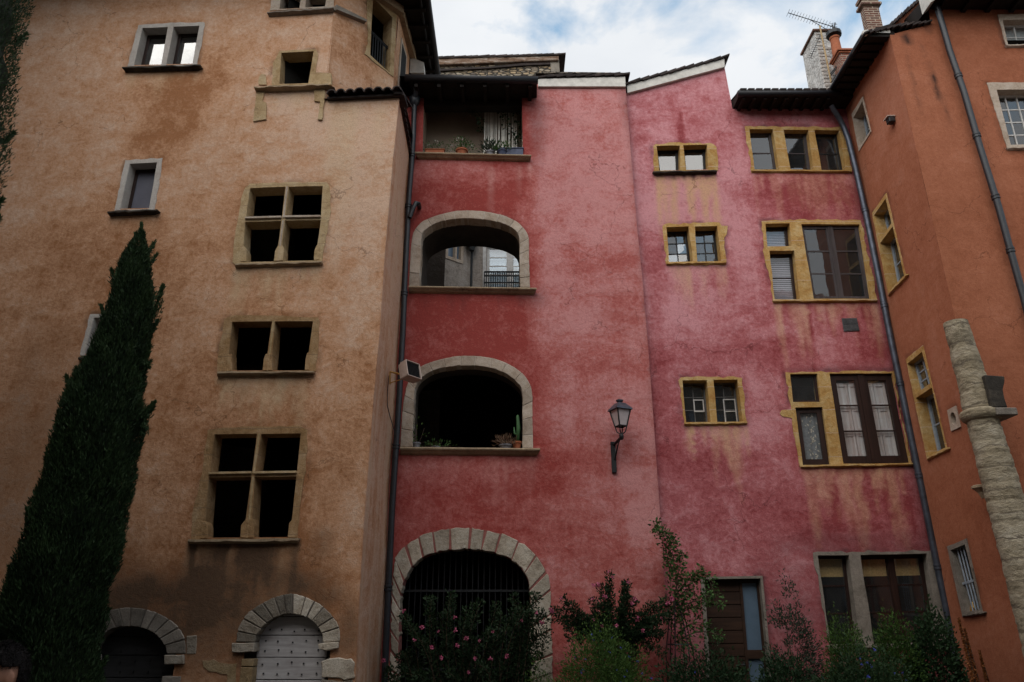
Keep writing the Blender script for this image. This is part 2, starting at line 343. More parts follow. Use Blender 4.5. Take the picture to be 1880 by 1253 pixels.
class MB:
    def __init__(s): s.v = []; s.f = []; s.t = []; s.tone = 0.0
    def add(s, vs, fs):
        b = len(s.v); s.v += [Vector(x) for x in vs]; s.t += [s.tone]*len(vs)
        s.f += [[b+i for i in f] for f in fs]; return s
    def prism(s, fc, pts, d0, d1, back=True):
        n = len(pts)
        vs = [fc.W(u, d0, z) for u, z in pts] + [fc.W(u, d1, z) for u, z in pts]
        fs = [list(range(n))] + [[i, (i+1) % n, n+(i+1) % n, n+i] for i in range(n)]
        if back: fs.append(list(range(2*n-1, n-1, -1)))
        return s.add(vs, fs)
    def holed(s, fc, outer, holes, d0, d1, dh):
        """slab with openings: front at d0, outer edge back to d1, reveals back to dh"""
        polys = [outer]+holes
        tri = tessellate_polygon([[Vector((u, z, 0)) for u, z in p] for p in polys])
        flat = [p for q_ in polys for p in q_]
        s.add([fc.W(u, d0, z) for u, z in flat], [list(t) for t in tri])
        for k, p in enumerate(polys):
            dd = d1 if k == 0 else dh; n = len(p)
            s.add([fc.W(u, d0, z) for u, z in p]+[fc.W(u, dd, z) for u, z in p], [[i, (i+1) % n, n+(i+1) % n, n+i] for i in range(n)])
        return s
    def box(s, c, size, rot=None):
        x, y, z = [k/2 for k in size]; c = Vector(c)
        vs = [Vector((a*x, b*y, d*z)) for a in (-1, 1) for b in (-1, 1) for d in (-1, 1)]
        if rot is not None: vs = [rot @ v for v in vs]
        return s.add([c+v for v in vs], [[0, 1, 3, 2], [4, 6, 7, 5], [0, 4, 5, 1], [2, 3, 7, 6], [0, 2, 6, 4], [1, 5, 7, 3]])
    def tube(s, path, r, n=8, caps=True):
        path = [Vector(p) for p in path]; rs = r if isinstance(r, (list, tuple)) else [r]*len(path)
        vs = []; fs = []; prev = None
        for i, p in enumerate(path):
            a = path[max(0, i-1)]; b = path[min(len(path)-1, i+1)]; t = (b-a)
            if t.length < 1e-9: t = Vector((0, 0, 1))
            t.normalize()
            x = prev - t*prev.dot(t) if prev is not None else t.orthogonal()
            if x.length < 1e-6: x = t.orthogonal()
            x.normalize(); prev = x; y = t.cross(x)
            for k in range(n):
                an = 2*math.pi*k/n; vs.append(p + (x*math.cos(an)+y*math.sin(an))*rs[i])
        for i in range(len(path)-1):
            for k in range(n): fs.append([i*n+k, i*n+(k+1) % n, (i+1)*n+(k+1) % n, (i+1)*n+k])
        if caps: fs += [list(range(n-1, -1, -1)), [(len(path)-1)*n+k for k in range(n)]]
        return s.add(vs, fs)
    def lathe(s, c, prof, n=16, axis=None):
        c = Vector(c); vs = []; fs = []
        for r, z in prof:
            for k in range(n):
                a = 2*math.pi*k/n; v = Vector((r*math.cos(a), r*math.sin(a), z))
                vs.append(c + (axis @ v if axis is not None else v))
        m = len(prof)
        for i in range(m-1):
            for k in range(n): fs.append([i*n+k, i*n+(k+1) % n, (i+1)*n+(k+1) % n, (i+1)*n+k])
        fs += [list(range(n-1, -1, -1)), [(m-1)*n+k for k in range(n)]]
        return s.add(vs, fs)
    def build(s, name, mat, parent=None, smooth=False, recalc=True, bevel=0.0, seg=1, autosmooth=None):
        off = ROOT[parent.name] if parent is not None else Vector((0, 0, 0))
        me = bpy.data.meshes.new(name)
        me.from_pydata([v-off for v in s.v], [], s.f)
        if any(s.t):
            me.attributes.new('tone', 'FLOAT', 'POINT').data.foreach_set('value', s.t)
        if recalc or bevel:
            bm = bmesh.new(); bm.from_mesh(me)
            bmesh.ops.recalc_face_normals(bm, faces=bm.faces)
            if bevel:
                es = [e for e in bm.edges if len(e.link_faces) == 2 and e.calc_face_angle(0) > R(30)]
                bmesh.ops.bevel(bm, geom=es, offset=bevel, segments=seg, affect='EDGES', clamp_overlap=True)
            bm.to_mesh(me); bm.free()
        me.update()
        o = link(name, me, mat, parent, smooth)
        if autosmooth: me.set_sharp_from_angle(angle=R(autosmooth))
        return o

# ---- polygons
def resample(pts, n):
    P = np.array(pts, float); d = np.r_[0, np.cumsum(np.hypot(*np.diff(P, axis=0).T))]
    t = np.linspace(0, d[-1], n); return [(float(np.interp(x, d, P[:, 0])), float(np.interp(x, d, P[:, 1]))) for x in t]
def smooth_line(pts, n):
    """Catmull-Rom through the points, then even resampling"""
    P = [np.array(p, float) for p in pts]; P = [2*P[0]-P[1]]+P+[2*P[-1]-P[-2]]; out = []
    for i in range(1, len(P)-2):
        for t in np.linspace(0, 1, 12, endpoint=False):
            a, b, c, d = P[i-1:i+3]
            out.append(.5*((2*b)+(-a+c)*t+(2*a-5*b+4*c-d)*t*t+(-a+3*b-3*c+d)*t**3))
    out.append(P[-2]); return resample(out, n)
def rough(poly, step=.12, amp=.012, seed=0):
    r = random.Random(seed); out = []; n = len(poly)
    for i in range(n):
        a = poly[i]; b = poly[(i+1) % n]; L_ = math.hypot(b[0]-a[0], b[1]-a[1]); k = max(1, int(L_/step))
        for j in range(k):
            t = j/k; am = amp if j else amp*.4
            out.append((a[0]+(b[0]-a[0])*t+r.uniform(-am, am), a[1]+(b[1]-a[1])*t+r.uniform(-am, am)))
    return out
def shrink(poly, d):
    """inset a polygon towards its inside by d (edge normals averaged)"""
    n = len(poly); A = sum(poly[i][0]*poly[(i+1) % n][1]-poly[(i+1) % n][0]*poly[i][1] for i in range(n))
    sg = 1 if A > 0 else -1; out = []
    for i in range(n):
        p, c, q = np.array(poly[i-1]), np.array(poly[i]), np.array(poly[(i+1) % n])
        e1 = (c-p)/(np.linalg.norm(c-p)+1e-9); e2 = (q-c)/(np.linalg.norm(q-c)+1e-9)
        nn = np.array([-(e1[1]+e2[1]), e1[0]+e2[0]])*sg; l = np.linalg.norm(nn)
        nn = nn/l if l > 1e-6 else nn; k = 1/max(.45, float(np.dot(nn, np.array([-e1[1], e1[0]])*sg)))
        out.append(tuple(c+nn*d*k))
    return out
def inside(P, poly):
    x, y = P[:, 0], P[:, 1]; r = np.zeros(len(P), bool); n = len(poly)
    for i in range(n):
        x1, y1 = poly[i]; x2, y2 = poly[(i+1) % n]
        if y1 == y2: continue
        c = ((y1 > y) != (y2 > y)) & (x < (x2-x1)*(y-y1)/(y2-y1)+x1); r ^= c
    return r
def edgedist(P, poly):
    d = np.full(len(P), 1e9); n = len(poly)
    for i in range(n):
        a = np.array(poly[i]); b = np.array(poly[(i+1) % n]); ab = b-a; l = ab@ab+1e-12
        t = np.clip(((P-a)@ab)/l, 0, 1); d = np.minimum(d, np.hypot(*(P-(a+t[:, None]*ab)).T))
    return d
# ---- value noise
def vnoise(x, y, seed=0):
    xi = np.floor(x).astype(np.int64); yi = np.floor(y).astype(np.int64); fx = x-xi; fy = y-yi
    fx = fx*fx*(3-2*fx); fy = fy*fy*(3-2*fy)
    def h(a, b):
        k = (a*374761393 + b*668265263 + seed*974711) & 0x7fffffff
        k = ((k ^ (k >> 13))*1274126177) & 0x7fffffff
        return ((k ^ (k >> 16)) & 0xffff)/65535.0
    return (h(xi, yi)*(1-fx)+h(xi+1, yi)*fx)*(1-fy)+(h(xi, yi+1)*(1-fx)+h(xi+1, yi+1)*fx)*fy
def fbm(x, y, seed=0, o=4):
    s = 0; a = .5; n = 0
    for i in range(o): s = s+a*vnoise(x*2**i, y*2**i, seed+i*17); n += a; a *= .55
    return s/n

def wall(fc, outer, holes, spacing, field, mat, parent, name='wall', undul=.02):
    """plaster sheet cut round its openings; field(u,z) -> pale, yel, soot maps of stains and painted shade"""
    P = np.array(outer); lo = P.min(0); hi = P.max(0)
    gx, gy = np.meshgrid(np.arange(lo[0], hi[0], spacing), np.arange(lo[1], hi[1], spacing))
    Q = np.c_[gx.ravel(), gy.ravel()]; Q = Q + rng.uniform(-.28, .28, Q.shape)*spacing
    k = inside(Q, outer) & (edgedist(Q, outer) > spacing*.45); Q = Q[k]
    for h in holes: Q = Q[~inside(Q, h) & (edgedist(Q, h) > spacing*.45)]
    vs_ = []; es = []
    for poly in [outer]+holes:
        poly = rough(poly, spacing*1.5, 0.0); b = len(vs_); n = len(poly); vs_ += poly; es += [(b+i, b+(i+1) % n) for i in range(n)]
    nb = len(vs_)
    allv = [Vector((float(a), float(b))) for a, b in vs_] + [Vector((float(a), float(b))) for a, b in Q]
    ov, oe, of, a1, a2, a3 = delaunay_2d_cdt(allv, es, [], 0, 1e-5, False)
    V = np.array([(v.x, v.y) for v in ov]); T = np.array([f for f in of if len(f) == 3])
    C = V[T].mean(1); k = inside(C, outer)
    for h in holes: k &= ~inside(C, h)
    T = T[k]
    u, z = V[:, 0], V[:, 1]
    dd = (fbm(u*.55, z*.55, 5, 4)-.5)*2*undul + (fbm(u*2.4, z*2.4, 9, 3)-.5)*undul*.5
    ed = np.full(len(V), 9.0)
    for h in holes: ed = np.minimum(ed, edgedist(V, h))
    dd *= np.clip(ed/.35, .12, 1)
    off = ROOT[parent.name]
    co = [fc.W(a, b, c)-off for a, b, c in zip(u, dd, z)]
    me = bpy.data.meshes.new(name); me.from_pydata(co, [], T.tolist())
    pa, ye, so = field(u, z)
    rim = np.clip(1-np.abs(ed-.055)/.055, 0, 1)*np.clip(fbm(u*2.2, z*2.2, 77, 3)*2.2-.65, 0, 1)   # damp line along the stone surrounds
    so = so+.75*rim; pa = pa-.35*np.clip(1-ed/.22, 0, 1)*fbm(u*2, z*2, 78, 3)
    for nm, arr in (('pale', pa), ('yel', ye), ('soot', so)):
        me.attributes.new(nm, 'FLOAT', 'POINT').data.foreach_set('value', np.clip(arr, 0, 1).astype(np.float32))
    bm = bmesh.new(); bm.from_mesh(me); 
    for f in bm.faces:
        f.normal_update()
        if f.normal.dot(fc.inw) > 0: f.normal_flip()
        f.smooth = True
    bm.to_mesh(me); bm.free()
    return link(name, me, mat, parent)

# ---- stain and painted shade maps
def blobs(fc, lst, u, z, seed):
    """soft patches given by surveyed centres and radii; edges broken up by noise"""
    s = np.zeros_like(u); wob = (fbm(u*1.6, z*1.6, seed, 4)-.5)*1.1
    for (px, py, rx, ry, val) in lst:
        a = fc.uv(px, py); bx = abs(fc.uv(px+rx, py)[0]-a[0]); by = abs(fc.uv(px, py+ry)[1]-a[1])
        d = np.sqrt(((u-a[0])/bx)**2+((z-a[1])/by)**2)+wob
        s = s + val*np.clip(1.35-d, 0, 1)
    return s
def runs(u, z, u0, u1, zt, ln, seed, freq=7, edge=.06):
    """drips below a sill"""
    v = (zt-z)/ln
    wob = (fbm(u*2, z*1.5, seed+3, 2)-.5)*.12
    n = fbm((u+wob)*freq+seed*3.1, z*.3+seed, seed, 3); n2 = fbm((u+wob)*freq*2.7+seed*1.1, z*.5+seed*2, seed+7, 2)
    reach = .12+2.3*np.clip(n-.36, 0, 1)
    m = np.clip((reach-v)/.35, 0, 1)*(v > 0)*np.clip((u-u0)/edge, 0, 1)*np.clip((u1-u)/edge, 0, 1)
    return m*np.clip(1.1-.85*v, 0, 1)*np.clip(.25+1.5*(n2-.2), 0, 1.2)

# ---- windows
def bil(q, s, t):
    """q = TL,TR,BR,BL ; s to the right, t downwards"""
    a = [(q[0][i]*(1-s)+q[1][i]*s) for i in (0, 1)]; b = [(q[3][i]*(1-s)+q[2][i]*s) for i in (0, 1)]
    return (a[0]*(1-t)+b[0]*t, a[1]*(1-t)+b[1]*t)
def sub(q, s0, s1, t0, t1): return [bil(q, s0, t0), bil(q, s1, t0), bil(q, s1, t1), bil(q, s0, t1)]
def qsize(q):
    d = lambda a, b: math.hypot(a[0]-b[0], a[1]-b[1])
    return (d(q[0], q[1])+d(q[3], q[2]))/2, (d(q[0], q[3])+d(q[1], q[2]))/2
def leafsash(mb, fc, q, d, fw, bw, nc, nr, th=.045, bars_t=.025, panes=None):
    """one sash: outer frame and glazing bars; collects pane quads"""
    w, h = qsize(q); a, b = fw/w, fw/h
    mb.prism(fc, sub(q, 0, a, 0, 1), d, d+th); mb.prism(fc, sub(q, 1-a, 1, 0, 1), d, d+th)
    mb.prism(fc, sub(q, a, 1-a, 0, b), d+.001, d+th-.001); mb.prism(fc, sub(q, a, 1-a, 1-b*1.2, 1), d+.001, d+th-.001)
    x = bw/w/2; y = bw/h/2; inn = lambda k, n, e: e+(1-2*e)*k/n
    for k in range(1, nc): s = inn(k, nc, a); mb.prism(fc, sub(q, s-x, s+x, b, 1-b*1.2), d+.006, d+.006+bars_t)
    for k in range(1, nr): t = inn(k, nr, b); mb.prism(fc, sub(q, a, 1-a, t-y, t+y), d+.009, d+.009+bars_t-.005)
    if panes is not None:
        for i in range(nc):
            for j in range(nr):
                panes.append((sub(q, inn(i, nc, a), inn(i+1, nc, a), inn(j, nr, b), inn(j+1, nr, b)), d+.02))
def window(fc, parent, outer, opens, mat, depth=.25, proud=.014, sill=None, sillmat=None, sillproud=.09, seed=0, amp=.012, label=None, edge=.05, name='window'):
    """stone surround with its openings; returns (object, opening quads)"""
    ou = rough(fc.q(outer), .10, amp, seed); qs = [fc.q(o) for o in opens]
    mb = MB(); mb.holed(fc, ou, [rough(q, .25, amp*.25, seed+i+1) for i, q in enumerate(qs)], -proud, edge, depth)
    o = mb.build(name, mat, parent, recalc=False); fixn(o)
    if label: o['label'] = label
    if sill:
        (x0, y0), (x1, y1), (x2, y2), (x3, y3) = sill      # top-left, top-right, bottom-right, bottom-left as seen
        dp = -sillproud
        tl, t_r = fc.uv(x0, y0, dp), fc.uv(x1, y1, dp); br, bl = fc.uv(x2, y2, -.005), fc.uv(x3, y3, -.005)
        h = min(tl[1]-bl[1], t_r[1]-br[1])
        if h < .035: bl = (bl[0], tl[1]-.05); br = (br[0], t_r[1]-.05)
        s = MB(); n = 14; rr = random.Random(seed)
        prev = None; vs = []; 
        for i in range(n+1):
            t = i/n; u = tl[0]*(1-t)+t_r[0]*t; zt = tl[1]*(1-t)+t_r[1]*t; ub = bl[0]*(1-t)+br[0]*t; zb = bl[1]*(1-t)+br[1]*t
            j = rr.uniform(-.012, .012); k = rr.uniform(-.01, .01)
            zm = zb+(zt-zb)*.45
            vs += [fc.W(u, .12, zt+.012), fc.W(u, dp+j, zt+k*.6), fc.W(u, dp+j, zm+k), fc.W(ub, dp*.45+j*.5, zb+(zt-zb)*.18), fc.W(ub, -.004, zb), fc.W(ub, .12, zb)]
        fs = []
        for i in range(n):
            for k in range(6): fs.append([i*6+k, (i+1)*6+k, (i+1)*6+(k+1) % 6, i*6+(k+1) % 6])
        fs += [list(range(6)), [n*6+k for k in range(5, -1, -1)]]
        s.add(vs, fs).build('sill', sillmat or mat, o)
    return o, qs
def fixn(o):
    bm = bmesh.new(); bm.from_mesh(o.data); bmesh.ops.remove_doubles(bm, verts=bm.verts, dist=1e-4); bmesh.ops.recalc_face_normals(bm, faces=bm.faces); bm.to_mesh(o.data); bm.free()
def glaze(fc, win, q, depth, mat, fw=.05, bw=.025, nc=1, nr=1, leaves=1, mid=.03, gmat='glass', th=.045):
    """a casement of one or two leaves and its panes"""
    mb = MB(); panes = []
    if leaves == 1: leafsash(mb, fc, q, depth, fw, bw, nc, nr, th, panes=panes)
    else:
        leafsash(mb, fc, sub(q, 0, .499, 0, 1), depth, fw, bw, nc, nr, th, panes=panes)
        leafsash(mb, fc, sub(q, .501, 1, 0, 1), depth, fw, bw, nc, nr, th, panes=panes)
        w, h = qsize(q); mb.prism(fc, sub(q, .5-mid/w, .5+mid/w, .01, .99), depth-.018, depth-.0005)
    c = mb.build('casement', mat, win)
    g = MB(); rr = random.Random(int(q[0][0]*1000))
    for p, d in panes:
        a = [rr.uniform(-.006, .006) for _ in range(3)]; n = (d+a[0], d+a[1], d+a[2], d+a[0]-a[1]+a[2])
        g.add([fc.W(p[i][0], n[i], p[i][1]) for i in range(4)], [[3, 2, 1, 0]])
    g.build('pane', gmat, win, recalc=False)
    return c
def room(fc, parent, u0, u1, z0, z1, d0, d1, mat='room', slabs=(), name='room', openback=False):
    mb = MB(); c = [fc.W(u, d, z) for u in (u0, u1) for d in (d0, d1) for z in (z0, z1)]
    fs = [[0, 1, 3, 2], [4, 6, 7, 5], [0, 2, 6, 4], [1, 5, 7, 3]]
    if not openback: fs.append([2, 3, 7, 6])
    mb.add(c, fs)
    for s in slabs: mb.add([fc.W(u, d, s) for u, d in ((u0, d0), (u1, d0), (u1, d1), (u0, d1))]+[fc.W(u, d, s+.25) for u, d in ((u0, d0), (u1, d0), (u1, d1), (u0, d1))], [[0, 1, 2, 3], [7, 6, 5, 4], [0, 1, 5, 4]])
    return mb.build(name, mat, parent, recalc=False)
def voussoirs(fc, parent, outer, inner, n, gap, mat, mortar, seed, depth=.3, proud=.018, name='arch', mortar_d=.0, amp=.006, tones=.16, side=0.0, base=0.0):
    """stone ring made of separate dressed blocks in a bed of mortar; the blocks run back as the reveal"""
    rr = random.Random(seed)
    ws = [1+rr.uniform(-.22, .22) for _ in range(n)]; cs = np.r_[0, np.cumsum(ws)]/sum(ws)
    N = n*8; O = resample(outer, N+1); I = resample(inner, N+1)
    at = lambda line, t: (float(np.interp(t*N, np.arange(N+1), [p[0] for p in line])), float(np.interp(t*N, np.arange(N+1), [p[1] for p in line])))
    mb = MB()
    for k in range(n):
        t0, t1 = cs[k], cs[k+1]; lw = abs(t1-t0)
        Lo = 0.5*(math.dist(at(O, t0), at(O, t1))+math.dist(at(I, t0), at(I, t1))); e = gap/2/max(.05, Lo)*lw
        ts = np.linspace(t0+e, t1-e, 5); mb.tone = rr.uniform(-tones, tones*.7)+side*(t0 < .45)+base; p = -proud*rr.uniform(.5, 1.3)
        up = [at(O, t) for t in ts]; lo = [at(I, t) for t in ts]
        pts = up + lo[::-1]; pts = [(a+rr.uniform(-amp, amp), b+rr.uniform(-amp, amp)) for a, b in pts]
        mb.prism(fc, pts, p, depth)
    o = mb.build(name, mat, parent, bevel=.008)
    m = MB(); vs_ = []
    N2 = 60; O2 = resample(outer, N2); I2 = resample(inner, N2)
    I3 = [(i[0]*.985+o_[0]*.015, i[1]*.985+o_[1]*.015) for o_, i in zip(O2, I2)]
    vv = [fc.W(u, mortar_d-.004, z) for u, z in O2]+[fc.W(u, mortar_d-.004, z) for u, z in I3]+[fc.W(u, depth-.01, z) for u, z in I3]
    fs = [[i, i+1, N2+i+1, N2+i] for i in range(N2-1)]+[[N2+i, N2+i+1, 2*N2+i+1, 2*N2+i] for i in range(N2-1)]
    m.add(vv, fs).build('mortar', mortar, o, recalc=False)
    return o
def pipe(pts, r, mat, parent, collars=(), name='downpipe', collar_r=1.28):
    mb = MB(); mb.tube(pts, r, 12)
    P = [Vector(p) for p in pts]
    for t in collars:
        i = min(int(t), len(P)-2); f = t-i; c = P[i].lerp(P[i+1], f); d = (P[i+1]-P[i]).normalized()
        mb.tube([c-d*.05, c-d*.045, c-d*.015, c-d*.01, c+d*.01, c+d*.015, c+d*.045, c+d*.05], [r*1.02, r*collar_r, r*collar_r, r*1.08, r*1.08, r*collar_r, r*collar_r, r*1.02], 12)
    return mb.build(name, mat, parent, smooth=True, autosmooth=40)

# ---- foliage
def leaves(name, mat, parent, C, D, ln, wd, tone, off=None, bend=.25):
    """one small folded leaf per row: C base, D direction, ln length, wd width (arrays)"""
    n = len(C); C = np.asarray(C, float); D = np.asarray(D, float); D /= np.linalg.norm(D, axis=1)[:, None]+1e-9
    up = rng.normal(size=(n, 3)); S = np.cross(D, up); S /= np.linalg.norm(S, axis=1)[:, None]+1e-9; N = np.cross(S, D)
    ln = np.broadcast_to(ln, n)[:, None]; wd = np.broadcast_to(wd, n)[:, None]
    b = C; m = C+D*ln*.45-N*ln*bend*.2; tip = C+D*ln-N*ln*bend*.5
    l = C+D*ln*.42+S*wd*.5+N*ln*.05; r = C+D*ln*.42-S*wd*.5+N*ln*.05
    V = np.stack([b, l, tip, r, m], 1).reshape(-1, 3)
    o_ = np.array(ROOT[parent.name] if parent is not None else (0, 0, 0)); V = V-o_
    k = (np.arange(n)*5)[:, None]
    Fc_ = np.concatenate([k+np.array([0, 4, 1]), k+np.array([1, 4, 2]), k+np.array([0, 3, 4]), k+np.array([3, 2, 4])], 0)
    me = bpy.data.meshes.new(name); me.vertices.add(len(V)); me.vertices.foreach_set('co', V.ravel())
    me.loops.add(Fc_.size); me.loops.foreach_set('vertex_index', Fc_.ravel().astype(np.int32))
    me.polygons.add(len(Fc_)); me.polygons.foreach_set('loop_start', (np.arange(len(Fc_))*3).astype(np.int32))
    me.update(); me.validate()
    t = np.repeat(np.broadcast_to(np.clip(tone, 0, 1), n), 5)
    me.attributes.new('tone', 'FLOAT', 'POINT').data.foreach_set('value', t.astype(np.float32))
    return link(name, me, mat, parent)
def unit(n):
    v = rng.normal(size=(n, 3)); return v/np.linalg.norm(v, axis=1)[:, None]

# ------------------------------------------------------------------ the wall planes of the courtyard
TAN = Facade((-2.25, 11.9), -4)
PL = Facade((0, 14.0), 0); PR = Facade((0, 14.14), 0)
SXW = 7.75; FY = 11.95
SW = Facade((SXW, 14.14), -90); FR = Facade((SXW, FY), 0)

# ground
g_ = MB(); g_.add([(-150, -150, 0), (150, -150, 0), (150, 150, 0), (-150, 150, 0)], [[0, 1, 2, 3]])
o = g_.build('ground', 'ground', None); tag(o, 'dark earth and gravel of the courtyard garden', 'ground', kind='structure')

# ================================================================== tan tower house
tan = thing('townhouse', 'tall tan plastered tower house with open mullioned stone windows', 'house', (-5, 12.2, 0), 'houses around the courtyard')
CORNER_PX = [(733, 178), (721, 300), (707, 460), (697, 610), (683, 770), (668, 960), (660, 1090), (652, 1253)]
cor = TAN.q(CORNER_PX); cor = cor + [(cor[-1][0]-.01, 0.0)]
uL = TAN.uv(-330, 600)[0]; E0u = TAN.uv(606, 90)[0]; zcop = cor[0][1]; ZT = 16.0
tan_outer = [(uL, 0)] + cor[::-1] + [(E0u+.02, zcop), (E0u, ZT), (uL, ZT)]

W_T = dict(
 L1=dict(outer=tr([(298, 190), (540, 170), (785, 168), (770, 280), (730, 480), (218, 492)], 180, 0, 4),
         opens=[tr([(328, 210), (515, 203), (465, 484), (264, 489)], 180, 0, 4), tr([(557, 200), (747, 193), (695, 477), (502, 483)], 180, 0, 4)],
         sill=tr([(175, 493), (752, 476), (738, 515), (200, 547)], 180, 0, 4), mat='white_stone', sillmat='black_stone', depth=.28, sillproud=.12),
 L2=dict(outer=tr([(688, 880), (890, 868), (880, 960), (848, 1150), (628, 1155)], 0, 0, 2.983),
         opens=[tr([(713, 900), (862, 892), (818, 1147), (658, 1152)], 0, 0, 2.983)],
         sill=tr([(588, 1158), (862, 1147), (850, 1172), (602, 1192)], 0, 0, 2.983), mat='white_stone', sillmat='black_stone', depth=.25, sillproud=.12),
 L3=dict(outer=tr([(400, 475), (515, 470), (478, 665), (355, 660)], 0, 380, 2.41),
         opens=[tr([(418, 492), (500, 488), (462, 655), (375, 656)], 0, 380, 2.41)],
         sill=tr([(345, 663), (485, 658), (480, 675), (350, 680)], 0, 380, 2.41), mat='white_stone', sillmat='black_stone', depth=.25, sillproud=.1),
 C0=dict(outer=tr([(1285, -95), (1745, -100), (1733, 58), (1262, 82)], 180, 0, 4),
         opens=[tr([(1350, -62), (1497, -64), (1480, 66), (1333, 72)], 180, 0, 4), tr([(1535, -64), (1690, -66), (1668, 52), (1522, 60)], 180, 0, 4)],
         sill=tr([(1240, 88), (1728, 54), (1722, 85), (1258, 106)], 180, 0, 4), mat='pale_stone', sillmat='grey_stone', depth=.38, sillproud=.1),
 C1=dict(outer=tr([(1335, 378), (1600, 366), (1617, 400), (1600, 535), (1712, 538), (1715, 625), (1280, 630), (1285, 470)], 180, 0, 4),
         opens=[tr([(1347, 392), (1585, 380), (1545, 615), (1332, 622)], 180, 0, 4)],
         sill=tr([(1145, 637), (1690, 615), (1742, 660), (1165, 664)], 180, 0, 4), mat='gold_stone', depth=.29, sillproud=.13),
 C2=dict(outer=tr([(440, 145), (480, 112), (740, 103), (1040, 103), (1062, 130), (1072, 320), (1035, 500), (1003, 690), (370, 705), (350, 690), (368, 480), (395, 350), (410, 230)], 340, 310, 4),
         opens=[tr([(478, 145), (738, 135), (712, 365), (446, 371)], 340, 310, 4), tr([(762, 135), (1012, 130), (998, 361), (735, 365)], 340, 310, 4),
                tr([(441, 394), (708, 386), (668, 684), (422, 688)], 340, 310, 4), tr([(733, 384), (997, 380), (957, 676), (700, 682)], 340, 310, 4)],
         sill=tr([(368, 697), (1002, 679), (992, 705), (372, 719)], 340, 310, 4), mat='gold_stone', depth=.29, sillproud=.08),
 C3=dict(outer=tr([(290, 105), (345, 82), (640, 78), (975, 92), (985, 120), (983, 250), (960, 485), (940, 498), (235, 500), (240, 380), (265, 250)], 340, 560, 4),
         opens=[tr([(345, 127), (640, 123), (588, 488), (308, 492)], 340, 560, 4), tr([(660, 123), (940, 122), (890, 484), (628, 487)], 340, 560, 4)],
         sill=tr([(236, 491), (943, 484), (938, 512), (240, 530)], 340, 560, 4), mat='brown_stone', depth=.29, sillproud=.1),
 C4=dict(outer=tr([(208, 80), (330, 62), (590, 52), (880, 50), (940, 78), (928, 380), (888, 600), (868, 885), (85, 890), (100, 660), (165, 400)], 330, 770, 4),
         opens=[tr([(258, 112), (570, 108), (533, 398), (220, 405)], 330, 770, 4), tr([(600, 108), (890, 105), (862, 395), (555, 400)], 330, 770, 4),
                tr([(216, 430), (528, 424), (470, 875), (172, 880)], 330, 770, 4), tr([(553, 425), (860, 420), (812, 872), (525, 876)], 330, 770, 4)],
         sill=tr([(60, 884), (872, 874), (866, 912), (66, 918)], 330, 770, 4), mat='brown_stone', depth=.29, sillproud=.1),
)
DB_out = smooth_line(TAN.q(tr([(145, 940), (160, 850), (190, 780), (250, 700), (340, 640), (440, 590), (540, 562), (620, 565), (700, 590), (800, 640), (880, 710), (940, 790), (958, 850), (957, 940)], 400, 960, 4.278)), 60)
DB_in = smooth_line(TAN.q(tr([(292, 940), (305, 890), (345, 830), (390, 785), (450, 745), (540, 718), (620, 720), (700, 745), (750, 775), (795, 825), (820, 880), (826, 940)], 400, 960, 4.278)), 60)
DA_out = smooth_line(TAN.q(tr([(580, 1030), (590, 940), (625, 850), (690, 770), (780, 712), (870, 685), (970, 668), (1065, 668), (1150, 683), (1250, 715), (1350, 775), (1420, 850), (1455, 940), (1458, 1030)], 0, 960, 4.273)), 60)
DA_in = smooth_line(TAN.q(tr([(730, 1030), (745, 970), (780, 910), (830, 860), (890, 830), (960, 815), (1060, 815), (1130, 830), (1200, 860), (1260, 910), (1298, 970), (1312, 1030)], 0, 960, 4.273)), 60)
def arch_hole(inn, zb=0.0):
    a = inn[::2]; return [(a[0][0]-.02, zb)] + [(u, z+.02) for u, z in a] + [(a[-1][0]+.02, zb)]
def arch_hole2(outl, inn, zb, e=.5):
    a = [(o_[0]*(1-e)+i_[0]*e, o_[1]*(1-e)+i_[1]*e) for o_, i_ in zip(outl[::2], inn[::2])]
    return [(a[0][0], zb)] + a + [(a[-1][0], zb)]
tan_holes = [shrink(TAN.q(w['outer']), .04) for w in W_T.values()]
dbz, daz = .02, .02
tan_holes += [arch_hole2(DB_out, DB_in, .02), arch_hole2(DA_out, DA_in, .02)]

